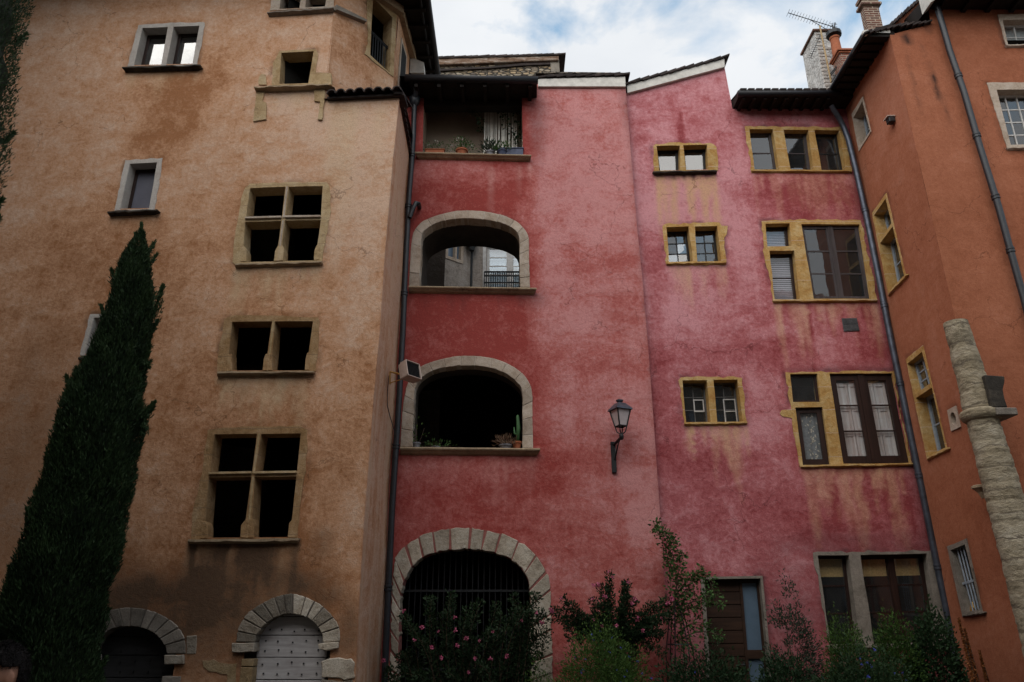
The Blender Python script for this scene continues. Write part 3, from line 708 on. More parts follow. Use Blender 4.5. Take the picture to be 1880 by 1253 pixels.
def tan_field(u, z):
    zz = z/12
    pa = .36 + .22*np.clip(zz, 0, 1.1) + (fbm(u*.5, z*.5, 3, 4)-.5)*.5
    pa += blobs(TAN, [(330, 190, 75, 70, -.65), (300, 270, 60, 60, -.3), (620, 330, 120, 260, .35), (690, 400, 60, 260, .2), (170, 520, 150, 160, -.25), (520, 560, 120, 60, -.25), (600, 850, 80, 200, -.12), (560, 150, 90, 100, .18),
                      (420, 740, 160, 80, -.2), (480, 230, 120, 100, .12), (330, 700, 70, 90, -.15), (640, 960, 40, 90, .2)], u, z, 21)
    ye = np.zeros_like(u); so = np.zeros_like(u)
    def st(key, ln, k=1.0, seed=1, s=0.0):
        nonlocal pa, ye, so
        q = TAN.q(W_T[key]['sill']); u0, u1 = q[3][0]-.05, q[2][0]+.05; zt = min(q[2][1], q[3][1])
        r = runs(u, z, u0, u1, zt, ln, seed); ye = ye + r*k; so = so+s*runs(u, z, u0, u1, zt+.02, ln*.5, seed+9, 5)
    st('C2', 1.5, .75, 1, .1); st('C3', 1.5, .8, 2, .2); st('C1', .9, .5, 3); st('L1', .7, .35, 4, .12); st('L2', .7, .25, 5); st('C4', 2.4, .35, 6, 1.1)
    # long pale wash-marks below the tile coping
    for px, py, ln in ((620, 185, 3.6), (655, 185, 3.0), (700, 190, 2.0), (640, 185, 4.4)):
        a = TAN.uv(px, py); wv = .10+.05*fbm(z*.8, z*0+px, 3, 2)
        ye = ye + .45*np.exp(-((u-a[0]-.04*np.sin(z*1.7))/wv)**2)*np.clip((a[1]-z)/.2, 0, 1)*np.clip(1-(a[1]-z)/ln, 0, 1)
    # soot and damp round the doors
    so += blobs(TAN, [(450, 1060, 150, 80, .38), (380, 1170, 130, 120, .6), (250, 1120, 110, 90, .45), (560, 1085, 60, 40, .6), (590, 1000, 22, 30, .3), (330, 1080, 90, 70, .4), (160, 1100, 130, 110, .5), (30, 900, 150, 300, .35), (640, 1160, 22, 50, .6)], u, z, 33)
    pa += blobs(TAN, [(440, 1090, 240, 110, -.35)], u, z, 34)
    return pa, ye, so
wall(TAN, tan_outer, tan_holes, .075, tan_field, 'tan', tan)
seed = 0
TW = {}
for k, w in W_T.items():
    seed += 5
    TW[k] = window(TAN, tan, w['outer'], w['opens'], w['mat'], w['depth'], .012, w['sill'], w.get('sillmat', 'sill_stone'), w['sillproud'], seed)
for k, lab in dict(L1='window with pale stone surround and two panes mirroring white sky', L2='small single window with pale stone surround and grey pane', L3='small window half hidden behind the cypress', C0='two-light window cut by the top of the picture',
                   C1='small open window on a broken moulded ledge', C2='open cross-mullioned window with chipped golden surround', C3='open two-light window with one mullion', C4='large open cross-mullioned window low on the wall').items(): TW[k][0]['label'] = lab
for k in ('L1', 'L2', 'L3'):
    for q in TW[k][1]: glaze(TAN, TW[k][0], q, .2, 'dark_wood', .065, .02, 1, 1, gmat='mirror_glass' if k == 'L1' else 'lilac_glass')
# feet of the mullions and the little moulded bases
def foot(win, fc, pts, proud=.03, d=.2, mat='gold_stone'):
    m = MB(); m.prism(fc, fc.q(pts), -proud, d); return m.build('mullion_base', mat, win, bevel=.006)
foot(TW['C4'][0], TAN, tr([(448, 872), (455, 780), (492, 735), (540, 735), (548, 780), (546, 872)], 330, 770, 4), .03, .2, 'brown_stone')
foot(TW['C4'][0], TAN, tr([(795, 870), (806, 765), (826, 740), (845, 600), (858, 600), (862, 868)], 330, 770, 4), .022, .2, 'brown_stone')
foot(TW['C4'][0], TAN, tr([(150, 878), (165, 750), (192, 750), (206, 780), (208, 876)], 330, 770, 4), .022, .2, 'brown_stone')
foot(TW['C2'][0], TAN, tr([(655, 684), (664, 610), (684, 572), (722, 572), (728, 600), (722, 680)], 340, 310, 4))
foot(TW['C2'][0], TAN, tr([(946, 675), (952, 600), (968, 565), (985, 560), (988, 672)], 340, 310, 4), .022)
foot(TW['C2'][0], TAN, tr([(408, 686), (415, 580), (440, 575), (452, 600), (450, 684)], 340, 310, 4), .022)
foot(TW['C3'][0], TAN, tr([(572, 486), (580, 405), (595, 365), (645, 360), (642, 400), (642, 484)], 340, 560, 4), .03, .2, 'brown_stone')
foot(TW['C3'][0], TAN, tr([(880, 482), (886, 400), (898, 355), (916, 352), (915, 480)], 340, 560, 4), .022, .2, 'brown_stone')
foot(TW['C3'][0], TAN, tr([(305, 490), (310, 375), (345, 360), (342, 400), (345, 488)], 340, 560, 4), .022, .2, 'brown_stone')
# moulded ribs on the cross bars
for k in ('C2', 'C3', 'C4'):
    qs = TW[k][1]; m = MB()
    def midbar(qa, qb): return [((qa[1][i]+qb[0][i])/2) for i in (0, 1)], [((qa[2][i]+qb[3][i])/2) for i in (0, 1)]
    a, b = midbar(qs[0], qs[1]); m.tube([TAN.W(a[0], -.012, a[1]), TAN.W(b[0], -.012, b[1])], .02, 6)
    if len(qs) == 4:
        a, b = midbar(qs[2], qs[3]); m.tube([TAN.W(a[0], -.012, a[1]), TAN.W(b[0], -.012, b[1])], .02, 6)
        for i, j in ((0, 2), (1, 3)):
            p0 = [(qs[i][3][n]*.35+qs[j][0][n]*.65) for n in (0, 1)]; p1 = [(qs[i][2][n]*.35+qs[j][1][n]*.65) for n in (0, 1)]
            p0[1] += .03; p1[1] += .03
            m.prism(TAN, [(p0[0], p0[1]), (p1[0], p1[1]), (p1[0], p1[1]+.035), (p0[0], p0[1]+.035)], -.055, .1)
    m.build('moulding', 'pale_stone' if k == 'C2' else 'gold_stone', TW[k][0])
# remains of the pilasters beside the ledge window
for pts_, pr_, sd_ in (([(1182, 630), (1185, 570), (1205, 550), (1232, 556), (1240, 628)], .025, 2), ([(1170, 668), (1228, 668), (1212, 750), (1238, 760), (1236, 885), (1142, 898), (1160, 750)], .03, 3), ([(1588, 668), (1668, 660), (1664, 760), (1648, 885), (1616, 885), (1634, 752), (1590, 748)], .03, 4)):
    m = MB(); m.prism(TAN, rough(TAN.q(tr(pts_, 180, 0, 4)), .1, .01, sd_), -pr_, .05); m.build('pilaster_stub', 'gold_stone', tan)
# doors
def arch_door(outl, inn, nv, seed, smat, dmat, label, dep, px_nails=None):
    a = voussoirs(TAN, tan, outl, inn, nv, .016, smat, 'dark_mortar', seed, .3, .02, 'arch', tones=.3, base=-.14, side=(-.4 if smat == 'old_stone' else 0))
    a['label'] = label+' arch of worn stone blocks'
    d = MB(); rr = random.Random(seed)
    z1 = max(z for u, z in inn); zi = inn[0][1]; u0, u1 = inn[0][0], inn[-1][0]
    zs = [0.02]; 
    while zs[-1] < z1: zs.append(zs[-1]+rr.uniform(.26, .34))
    I = np.array(inn); k = int(np.argmax(I[:, 1]))
    def span(z):
        if z <= zi: return u0, u1
        zz = min(z, z1-.02); return float(np.interp(zz, I[:k+1, 1], I[:k+1, 0])), float(np.interp(zz, I[k:, 1][::-1], I[k:, 0][::-1]))
    for i in range(len(zs)-1):
        za, zb = zs[i]+.006, min(zs[i+1], z1)-.006
        if zb <= za: continue
        p = [];
        for t in np.linspace(0, 1, 5): z = za+(zb-za)*t; p.append((span(z)[0]-.02, z))
        q = []
        for t in np.linspace(1, 0, 5): z = za+(zb-za)*t; q.append((span(z)[1]+.02, z))
        d.tone = rr.uniform(-.12, .12); d.prism(TAN, p+q, dep+rr.uniform(-.006, .006), dep+.05)
    o = d.build('door', dmat, tan, bevel=.004); o['label'] = label
    nm = None
    for i in range(len(zs)-1):
        for row in (.28, .74):
            z = zs[i]+(zs[i+1]-zs[i])*row
            if z > z1-.12: continue
            s0, s1 = span(z); cnt = 5
            for j in range(cnt):
                u = s0+(s1-s0)*(j+.5+.25*(row > .5)*0)/cnt+rr.uniform(-.02, .02); zz = z+rr.uniform(-.02, .02)
                if nm is None:
                    n = MB(); n.v = []; n.box(ROOT[o.name], (.02, .014, .02)); no = n.build('door_nail', 'iron', o); nm = no.data
                else: no = bpy.data.objects.new('door_nail', nm); col.objects.link(no); no.parent = o
                no.location = TAN.W(u, dep-.008, zz)-ROOT[o.name]
    b = MB(); b.prism(TAN, [(u0-.3, 0.01), (u1+.3, .01), (u1+.3, z1+.2), (u0-.3, z1+.2)], dep+.06, dep+.09); b.build('door_backing', 'dark_mortar', o)
    return o
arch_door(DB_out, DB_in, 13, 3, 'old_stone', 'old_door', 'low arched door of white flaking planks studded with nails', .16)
arch_door(DA_out, DA_in, 12, 8, 'grey_stone', 'dark_door', 'low arched dark plank door beside the cypress', .2)
Q = lambda pts, x=400, y=960, k=4.278: TAN.q(tr(pts, x, y, k)); Q2 = lambda pts: TAN.q(tr(pts, 0, 960, 4.273))
def block(name, pts, tone, sd, proud, d, mat='old_stone', bevel=.01):
    m = MB(); m.tone = tone; m.prism(TAN, rough(pts, .1, .008, sd), -proud, d); return m.build(name, mat, tan, bevel=bevel)
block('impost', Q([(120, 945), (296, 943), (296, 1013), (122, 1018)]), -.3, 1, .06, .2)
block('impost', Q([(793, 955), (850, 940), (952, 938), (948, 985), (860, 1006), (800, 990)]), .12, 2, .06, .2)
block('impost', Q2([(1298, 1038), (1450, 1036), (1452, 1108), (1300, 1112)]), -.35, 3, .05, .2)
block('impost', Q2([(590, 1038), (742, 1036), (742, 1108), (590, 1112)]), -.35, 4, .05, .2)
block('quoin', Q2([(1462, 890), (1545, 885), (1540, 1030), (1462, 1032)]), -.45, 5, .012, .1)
def jamb(u0, u1, zt, seed, mat, name='door_jamb', d=.3, proud=.015, tone=0):
    m = MB(); z = 0.0; r = random.Random(seed)
    while z < zt-.06:
        h = min(r.uniform(.22, .4), zt-z); e = r.uniform(-.06, .08); m.tone = tone+r.uniform(-.2, .1)
        m.prism(TAN, rough([(u0-(e if u0 < u1 and tone >= 0 else 0), z+.006), (u1, z+.006), (u1, z+h-.006), (u0-(e if tone >= 0 else 0), z+h-.006)], .12, .008, seed+int(z*100)), -proud, d); z += h
    return m.build(name, mat, tan, bevel=.008)
imz = DB_in[0][1]-.22
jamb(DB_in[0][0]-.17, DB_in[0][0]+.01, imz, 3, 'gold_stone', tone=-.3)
jamb(DA_in[-1][0]-.02, DA_out[-1][0]-.02, DA_in[-1][1]-.25, 5, 'grey_stone', tone=-.1)
jamb(DA_out[0][0]+.02, DA_in[0][0]+.02, DA_in[0][1]-.25, 6, 'grey_stone', tone=-.1)
m = MB(); m.tone = .05
m.prism(TAN, rough(Q([(815, 1090), (880, 1070), (960, 1058), (1050, 1066), (1082, 1100), (1066, 1160), (1078, 1215), (1000, 1235), (820, 1215)]), .08, .02, 9), -.03, .15)
m.tone = -.5; m.prism(TAN, rough(Q([(815, 1222), (900, 1240), (1060, 1236), (1050, 1420), (812, 1420)]), .08, .02, 10), -.018, .15)
m.build('bare_rubble', 'old_stone', tan, bevel=.012)
m = MB(); m.tone = -.35
m.prism(TAN, rough(Q2([(1590, 1080), (1680, 1070), (1720, 1100), (1800, 1110), (1860, 1105), (1860, 1500), (1790, 1480), (1780, 1190), (1650, 1165), (1600, 1130)]), .07, .02, 12), -.012, .05)
m.build('bare_masonry', 'gold_stone', tan)

# side face of the tower, a ruled strip from the front corner back to the pink wall
BACK_PX = [(752, 275), (748, 330), (741, 470), (733, 616), (718, 850), (707, 1080), (698, 1253)]
bk = PL.q(BACK_PX); bk = [(bk[0][0], zcop)] + bk[1:] + [(bk[-1][0], 0.0)]
zs = np.linspace(0, zcop, 150); nc = 34
cu = np.interp(zs, [p[1] for p in cor][::-1], [p[0] for p in cor][::-1]); bu = np.interp(zs, [p[1] for p in bk][::-1], [p[0] for p in bk][::-1])
vs_ = []; pa = []; ye = []; so = []
for i, z in enumerate(zs):
    A = TAN.W(cu[i], 0, z); B = PL.W(bu[i], .1, z)
    for j in range(nc+1):
        t = j/nc; P = A.lerp(B, t); P.x += .012*math.sin(z*2.1+t*3)*(t > .05); vs_.append(P-ROOT[tan.name])
tt = np.tile(np.linspace(0, 1, nc+1), len(zs)); zz = np.repeat(zs, nc+1)
stv = fbm(tt*14, zz*.22, 51, 4)
pa = .75+(stv-.5)*1.1+.2*zz/12; ye = np.clip(stv-.52, 0, 1)*1.6; so = np.clip(.55-zz/4.5, 0, 1)*np.clip(fbm(tt*9, zz*.5, 61, 3)-.35, 0, 1)*2.2  # raised paleness puts light into this side's plaster colour
me = bpy.data.meshes.new('side_wall'); me.from_pydata(vs_, [], [[i*(nc+1)+j, i*(nc+1)+j+1, (i+1)*(nc+1)+j+1, (i+1)*(nc+1)+j] for i in range(len(zs)-1) for j in range(nc)])
for nm, arr in (('pale', pa), ('yel', ye), ('soot', so)): me.attributes.new(nm, 'FLOAT', 'POINT').data.foreach_set('value', np.clip(arr, 0, 1).astype(np.float32))
link('side_wall', me, 'tan', tan, True)

# octagonal turret above the tile coping
E0 = TAN.W(E0u, 0, 0); T1 = Facade((E0.x, E0.y), 45); u1 = T1.uv(725, 110)[0]
E1 = T1.W(u1, 0, 0); T2 = Facade((E1.x, E1.y), 86); u2 = 15.4-E1.y
zlo = zcop-.3
plainf = lambda u, z: (.42+(fbm(u, z, 8, 4)-.5)*.6, np.zeros_like(u), np.zeros_like(u))
def turf(u, z): return .42+(fbm(u, z, 8, 4)-.5)*.6+np.clip((u-.55*u1)/(.3*u1), 0, 1)*.25*(z < 13.6), np.clip((u-.55*u1)/(.2*u1), 0, 1)*.18*(z < 13.4), np.zeros_like(u)
tw_out = tr([(672, -120), (1008, 175), (968, 852), (652, 600), (690, 480)], 560, 0, 6); tw_op = tr([(744, -25), (957, 197), (928, 808), (714, 612)], 560, 0, 6)
wall(T1, [(-.01, zlo), (u1, zlo), (u1, ZT), (-.01, ZT)], [shrink(T1.q(tw_out), .04)], .09, turf, 'tan', tan, 'turret_wall')
w, qs = window(T1, tan, tw_out, [tw_op], 'gold_stone', .32, .015, None, seed=77); w['label'] = 'tall turret window with dark iron railing'
m = MB(); q = qs[0]
for k in range(1, 8):
    a, b = bil(q, k/8, .50), bil(q, k/8, .985); m.tube([T1.W(a[0], .1, a[1]), T1.W(b[0], .1, b[1])], .011, 6)
for t in (.50, .53, .95):
    a, b = bil(q, 0.0, t), bil(q, 1, t); m.tube([T1.W(a[0], .1, a[1]), T1.W(b[0], .1, b[1])], .018, 6)
m.build('railing', 'iron', w)
m = MB(); q0 = T1.q(tr([(318, 80), (655, 245), (650, 268), (318, 132)], 560, 0, 6)); m.prism(T1, q0, -.1, .06); m.build('sill', 'grey_stone', tan)
wall(T2, [(0, zlo), (u2, zlo), (u2, ZT), (0, ZT)], [], .12, plainf, 'tan', tan, 'turret_wall')
m = MB(); a, b = T2.uv(731, 60), T2.uv(738, 95); zb0 = T2.uv(732, 112)[1]
m.prism(T2, [(.35, 12.6), (.95, 12.6), (.95, 14.3), (.35, 14.3)], -.03, .1); w2 = m.build('window', 'pale_stone', tan); w2['label'] = 'narrow turret window beside the eave'
m = MB(); m.prism(T2, [(.43, 12.7), (.87, 12.7), (.87, 14.2), (.43, 14.2)], -.036, -.03); m.build('pane', 'room', w2)
m = MB(); m.prism(T2, [(.2, 12.45), (1.1, 12.45), (1.1, 12.56), (.2, 12.56)], -.16, .05); m.build('sill', 'grey_stone', w2)
m = MB(); m.prism(T1, [(.3, 14.62), (u1+.06, 14.62), (u1+.06, 14.82), (.3, 14.82)], -.14, .05); m.prism(T2, [(0.02, 14.62), (u2, 14.62), (u2, 14.82), (0.02, 14.82)], -.13, .05); m.build('cornice', 'sill_stone', tan)
XE = -1.96
m = MB(); m.add([(-7, 11.3, 14.83), (XE, 11.3, 14.83), (XE, 15.4, 14.83), (-7, 15.4, 14.83), (-7, 11.3, 15.0), (XE, 11.3, 15.0), (XE, 15.4, 15.0), (-7, 15.4, 15.0)], [[0, 1, 2, 3], [4, 5, 6, 7], [0, 1, 5, 4], [1, 2, 6, 5], [2, 3, 7, 6]])
for k in range(8): m.box((-3.0, 11.6+k*.5, 14.78), (2.05, .09, .09))
m.build('soffit', 'soffit', tan)
m = MB(); m.add([(XE-.02, 10.9, 15.01), (XE-.02, 15.6, 15.01), (-6.5, 15.6, 17.2), (-6.5, 10.9, 17.2)], [[0, 1, 2, 3]]); m.add([(-20, 10.9, 15.01), (XE-.02, 10.9, 15.01), (-6.5, 14, 17.2), (-20, 14, 17.2)], [[0, 1, 2, 3]]); m.build('roof', 'tile', tan)
m = MB(); m.tube([(XE+.05, 11.0, 14.86), (XE+.05, 15.55, 14.86)], .075, 10); m.tube([(XE-.1, 11.0, 14.78), (XE-.1, 15.45, 14.78)], .03, 8); m.build('gutter', 'gutter', tan, smooth=True)
m = MB(); a = T1.W(-.6, .9, 0); b = T1.W(u1+1.5, .9, 0); m.add([(a.x, a.y, zlo), (b.x, b.y, zlo), (b.x, b.y, ZT), (a.x, a.y, ZT)], [[0, 1, 2, 3]]); m.build('dark_sheet', 'room', tan)  # unseen dark sheet added so the turret window reads black
# tile coping and the strip of lean-to roof behind it
m = MB(); c0 = TAN.uv(606, 172); c1 = TAN.uv(741, 170); n = 8; zc = zcop
for k in range(n):
    t = (k+.5)/n; u = c0[0]+(c1[0]-c0[0])*t
    P = [TAN.W(u, d, zc+.0+(d+.2)*.36+(.012 if k % 2 else 0)) for d in (-.2, .1, .5, 1.0)]
    vs_ = []; r = .095*(1+.06*math.sin(k*5)); N = 10
    for p in P:
        for j in range(N+1):
            an = math.pi*j/N; vs_.append(p+TAN.h*math.cos(an)*r+Vector((0, 0, math.sin(an)*r)))
    for j in range(N+1):
        an = math.pi*j/N; vs_.append(P[0]+TAN.h*math.cos(an)*(r-.022)+Vector((0, 0, math.sin(an)*(r-.022))))
    for j in range(N+1):
        an = math.pi*j/N; vs_.append(P[2]+TAN.h*math.cos(an)*(r-.022)+Vector((0, 0, math.sin(an)*(r-.022))))
    fs = [[i*(N+1)+j, i*(N+1)+j+1, (i+1)*(N+1)+j+1, (i+1)*(N+1)+j] for i in range(3) for j in range(N)]
    fs += [[j, j+1, 4*(N+1)+j+1, 4*(N+1)+j] for j in range(N)] + [[4*(N+1)+j, 4*(N+1)+j+1, 5*(N+1)+j+1, 5*(N+1)+j] for j in range(N)]
    m.tone = random.uniform(-.3, .5); m.add(vs_, fs)
m.tone = 0
m.prism(TAN, [(c0[0]-.02, zc-.03), (c1[0]+.03, zc-.03), (c1[0]+.03, zc+.02), (c0[0]-.02, zc+.02)], -.08, .3)
m.add([TAN.W(c0[0]-.1, -.05, zc), TAN.W(c1[0]+.0, -.05, zc), TAN.W(c1[0]-.25, 2.2, zc+.62), TAN.W(c0[0]-.1, 2.2, zc+.62)], [[0, 1, 2, 3]])
A = TAN.W(cor[0][0], -.1, zc); B = PL.W(bk[0][0], .1, zc)
for k in range(12):
    p = A.lerp(B, (k+.5)/12); m.tone = random.uniform(-.3, .5); m.box(p+Vector((.0, 0, .03+.012*(k % 2))), (.15, .23, .04), Matrix.Rotation(R(14), 3, 'X'))
m.tone = 0
m.add([A+Vector((-.1, 0, .0)), B+Vector((-.1, 0, .0)), B+Vector((.05, 0, .0)), A+Vector((.05, 0, .0))], [[0, 1, 2, 3]])
m.build('tile_coping', 'tile', tan, recalc=False)
# dark rooms behind the open windows
sl = [TAN.uv(500, y)[1] for y in (1025, 720, 530, 230)]
room(TAN, tan, uL+.1, min(c[0] for c in cor)-.25, .0, zcop-.05, .05, 4.5, slabs=sl[:3])
room(TAN, tan, uL+.1, E0u-.06, zcop-.04, 15.9, .05, 3.0, slabs=sl[3:])
m = MB(); m.add([TAN.W(uL, 5, 0), TAN.W(0.2, 5, 0), TAN.W(0.2, 5, ZT), TAN.W(uL, 5, ZT)], [[0, 1, 2, 3]]); m.build('back_wall', 'grey', tan, recalc=False)

# ================================================================== deep red gallery house
red = thing('townhouse', 'deep red plastered house with two arched galleries above a barred archway', 'house', (0, 14, 0), 'houses around the courtyard')
RE = PL.q([(1148, 160), (1152, 200), (1160, 300), (1168, 400), (1180, 520), (1190, 640), (1199, 760), (1206, 860), (1214, 970), (1222, 1100), (1230, 1253)]); RE.append((RE[-1][0]+.01, 0.0))
LOG = PL.q([(778, 178), (958, 182), (960, 284), (776, 281)])
A2o = smooth_line(PL.q(tr([(185, 940), (195, 760), (205, 560), (222, 400), (245, 325), (320, 235), (420, 185), (520, 150), (680, 112), (810, 103), (920, 105), (1060, 120), (1230, 160), (1340, 208), (1400, 248), (1470, 325), (1503, 410), (1507, 640), (1518, 950)], 720, 370, 6)), 90)
A2i = smooth_line(PL.q(tr([(295, 940), (305, 780), (315, 600), (320, 400), (345, 335), (390, 295), (460, 255), (535, 225), (675, 199), (810, 191), (920, 195), (1050, 207), (1205, 242), (1290, 277), (1345, 310), (1385, 360), (1403, 430), (1403, 640), (1410, 950)], 720, 370, 6)), 90)
A1o = smooth_line(PL.q(tr([(148, 665), (158, 500), (170, 380), (195, 275), (230, 210), (265, 180), (350, 145), (450, 121), (530, 113), (600, 113), (700, 125), (790, 155), (870, 205), (920, 260), (945, 330), (948, 480), (952, 672)], 690, 620, 3.298)), 90)
A1i = smooth_line(PL.q(tr([(222, 665), (228, 480), (235, 330), (247, 280), (290, 232), (360, 196), (450, 178), (540, 170), (620, 173), (700, 186), (780, 216), (850, 266), (885, 325), (888, 480), (888, 670)], 690, 620, 3.298)), 90)
A0o = smooth_line(PL.q(tr([(95, 800), (100, 500), (112, 330), (130, 240), (160, 200), (230, 150), (300, 110), (385, 85), (465, 72), (540, 66), (600, 68), (660, 78), (740, 92), (830, 118), (900, 155), (980, 210), (1030, 270), (1070, 340), (1090, 420), (1098, 540), (1102, 740)], 690, 950, 3.418)), 100)
A0i = smooth_line(PL.q(tr([(147, 800), (150, 530), (165, 445), (188, 375), (230, 305), (290, 255), (350, 230), (420, 210), (480, 202), (560, 198), (640, 202), (720, 215), (790, 235), (850, 265), (900, 305), (935, 355), (958, 405), (967, 480), (970, 740)], 690, 950, 3.418)), 100)
A0o = [(A0o[0][0], .01)] + A0o + [(A0o[-1][0]+.02, .01)]; A0i = [(A0i[0][0], .01)] + A0i + [(A0i[-1][0], .01)]
s2 = tr([(180, 932), (1590, 955), (1560, 1030), (190, 1010)], 720, 370, 6); s1 = tr([(148, 663), (994, 672), (972, 716), (150, 712)], 690, 620, 3.298)
s3 = tr([(168, 797), (1022, 820), (1008, 869), (205, 850)], 720, 80, 4)
def arch_cut(o_, i_, e=.5):
    a = [(p[0]*(1-e)+q[0]*e, p[1]*(1-e)+q[1]*e) for p, q in zip(o_, i_)]
    return a[::2]+[a[-1]]
ztl = PL.uv(770, 176)[1]; ztf = PL.uv(1070, 152)[1]; xl = -3.2
red_outer = [(xl, 0)] + RE[::-1][:-1] + [(RE[0][0], ztf), (PL.uv(985, 158)[0], ztf), (PL.uv(984, 182)[0], ztl), (LOG[1][0], ztl), LOG[2], LOG[3], (LOG[0][0], ztl), (xl, ztl)]
def hz(h): h = list(h); return h
red_holes = [arch_cut(A2o, A2i), arch_cut(A1o, A1i), [(a, max(b, .02)) for a, b in arch_cut(A0o, A0i)]]
def red_field(u, z):
    pa = .56 + (fbm(u*.55, z*.55, 13, 4)-.5)*.55
    # sheltered panels between the galleries keep the deep colour
    uc = PL.uv(1000, 400)[0]
    wob = (fbm(u*1.1, z*1.1, 71, 4)-.5)*1.0
    shel = np.clip((uc-u+wob)/.55, 0, 1)
    pa -= .50*shel*(z > PL.uv(860, 850)[1]) + .28*shel*(z <= PL.uv(860, 850)[1])
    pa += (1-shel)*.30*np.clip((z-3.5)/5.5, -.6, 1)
    pa += blobs(PL, [(860, 310, 110, 26, .55), (865, 850, 90, 40, .28), (1080, 480, 70, 25, -.35), (1140, 560, 40, 30, -.3), (1060, 860, 60, 60, -.35), (1010, 870, 40, 60, -.4), (1180, 980, 30, 80, .25), (1120, 650, 80, 60, -.2), (1010, 760, 30, 90, -.15), (1100, 980, 80, 60, -.2), (1170, 920, 30, 60, .3), (1070, 590, 40, 40, .2)], u, z, 41)
    so = np.zeros_like(u); ye = np.zeros_like(u)
    for px, py, ln, k in ((902, 305, 1.3, .55), (953, 300, .8, .45), (973, 300, .45, .7), (930, 845, 1.2, .18), (890, 845, 1.0, .15)):
        a = PL.uv(px, py); ye += k*np.exp(-((u-a[0])/.055)**2)*np.clip((a[1]-z)/.08, 0, 1)*np.clip(1.2-(a[1]-z)/ln, 0, 1)
    q = PL.q(s1); ye += .25*runs(u, z, q[3][0], q[2][0], min(q[2][1], q[3][1]), 1.3, 12, 5); q = PL.q(s2); so += .3*runs(u, z, q[3][0], q[2][0]+.1, min(q[2][1], q[3][1])+.02, .5, 15, 6)
    so += blobs(PL, [(985, 230, 18, 70, .35), (1225, 1150, 25, 100, .3), (980, 545, 25, 20, .3), (1150, 180, 12, 60, .25)], u, z, 44)
    so += np.clip(.5-(z-.2)/2.6, 0, 1)*.75*fbm(u, z, 45, 4)
    edge = np.interp(z, [p[1] for p in RE][::-1], [p[0] for p in RE][::-1]); so += np.clip(1-(edge-u)/.10, 0, 1)*.35*fbm(u*3, z*2, 46, 3)  # dark line along the wall step, shade put into the colour
    return pa, ye, so
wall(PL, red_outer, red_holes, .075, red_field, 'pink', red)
a = voussoirs(PL, red, A2o, A2i, 17, .007, 'pale_stone', 'pale_mortar', 5, .3, .016, 'arch', tones=.17, amp=.006); a['label'] = 'upper gallery arch of neat pale blocks'
a = voussoirs(PL, red, A1o, A1i, 17, .007, 'pale_stone', 'pale_mortar', 6, .25, .016, 'arch', tones=.17, amp=.006); a['label'] = 'middle gallery arch of neat pale blocks'
a = voussoirs(PL, red, A0o, A0i, 27, .032, 'old_stone', 'mortar', 7, .35, .022, 'arch', tones=.24, amp=.016); a['label'] = 'ground floor arch of rough blocks with wide red joints'
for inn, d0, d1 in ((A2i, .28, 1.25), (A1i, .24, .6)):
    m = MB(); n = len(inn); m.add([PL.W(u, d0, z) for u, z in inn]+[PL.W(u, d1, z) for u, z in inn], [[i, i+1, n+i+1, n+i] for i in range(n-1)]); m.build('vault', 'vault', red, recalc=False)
    m = MB(); zt_ = max(z for _, z in inn)+.9; o_ = [(inn[0][0]-.7, inn[0][1]), (inn[-1][0]+.7, inn[-1][1]), (inn[-1][0]+.7, zt_), (inn[0][0]-.7, zt_)]
    m.holed(PL, o_, [inn], d1, d1+.01, d1+.005); m.build('inner_wall', 'vault', red, recalc=False)
def ledge(fc, parent, quad, mat, proud, seed, label=None):
    (x0, y0), (x1, y1), (x2, y2), (x3, y3) = quad
    tl, t_r = fc.uv(x0, y0, -proud), fc.uv(x1, y1, -proud); br, bl = fc.uv(x2, y2, -.01), fc.uv(x3, y3, -.01); n = 24; rr = random.Random(seed); vs = []
    K = 9
    for i in range(n+1):
        t = i/n; zt = tl[1]*(1-t)+t_r[1]*t; zb = bl[1]*(1-t)+br[1]*t; H = zt-zb; j = rr.uniform(-.005, .005)
        e = [1, 1, 1, .93, .8, .62, .5, .5, 0][0:0]
        prof = [(.3, zt+.01), (-proud, zt+.004), (-proud-.012, zt-H*.18), (-proud, zt-H*.36), (-proud*.86, zt-H*.42), (-proud*.62, zt-H*.62), (-proud*.45, zt-H*.8), (-.004, zb), (.3, zb)]
        for d, z in prof:
            k = max(0.0, -d)/proud; ul = bl[0]*(1-k)+tl[0]*k; ur = br[0]*(1-k)+t_r[0]*k
            vs.append(fc.W(ul*(1-t)+ur*t, d+j*(d < 0), z+j*.5))
    fs = [[i*K+k, (i+1)*K+k, (i+1)*K+(k+1) % K, i*K+(k+1) % K] for i in range(n) for k in range(K)] + [list(range(K)), [n*K+k for k in range(K-1, -1, -1)]]
    o = MB().add(vs, fs).build('sill', mat, parent)
    if label: o['label'] = label
    return o
ledge(PL, red, s2, 'sill_stone', .13, 1); ledge(PL, red, s1, 'sill_stone', .13, 2); ledge(PL, red, s3, 'sill_stone', .13, 3)
# rooms of the galleries
zf1 = PL.uv(860, 830)[1]-.1; zc1 = PL.uv(860, 640)[1]
room(PL, red, -2.6, .75, zf1, zc1, .05, 3.0)
room(PL, red, A0i[0][0]-.5, 1.2, .01, zf1-.15, .05, 2.4)
zl0 = PL.uv(870, 290)[1]
room(PL, red, LOG[0][0]-.0, LOG[1][0]+.0, zl0, ztl+.55, .02, .8, 'loggia')
m = MB(); m.prism(PL, [(LOG[0][0]-.06, ztl-.24), (LOG[1][0]+.06, ztl-.24), (LOG[1][0]+.06, ztl-.02), (LOG[0][0]-.06, ztl-.02)], .06, .3)
for k in range(5): u = LOG[0][0]+.15+k*.4; m.box(PL.W(u, .5, ztl+.45), (.1, .55, .11))
m.build('beam', 'soffit', red)
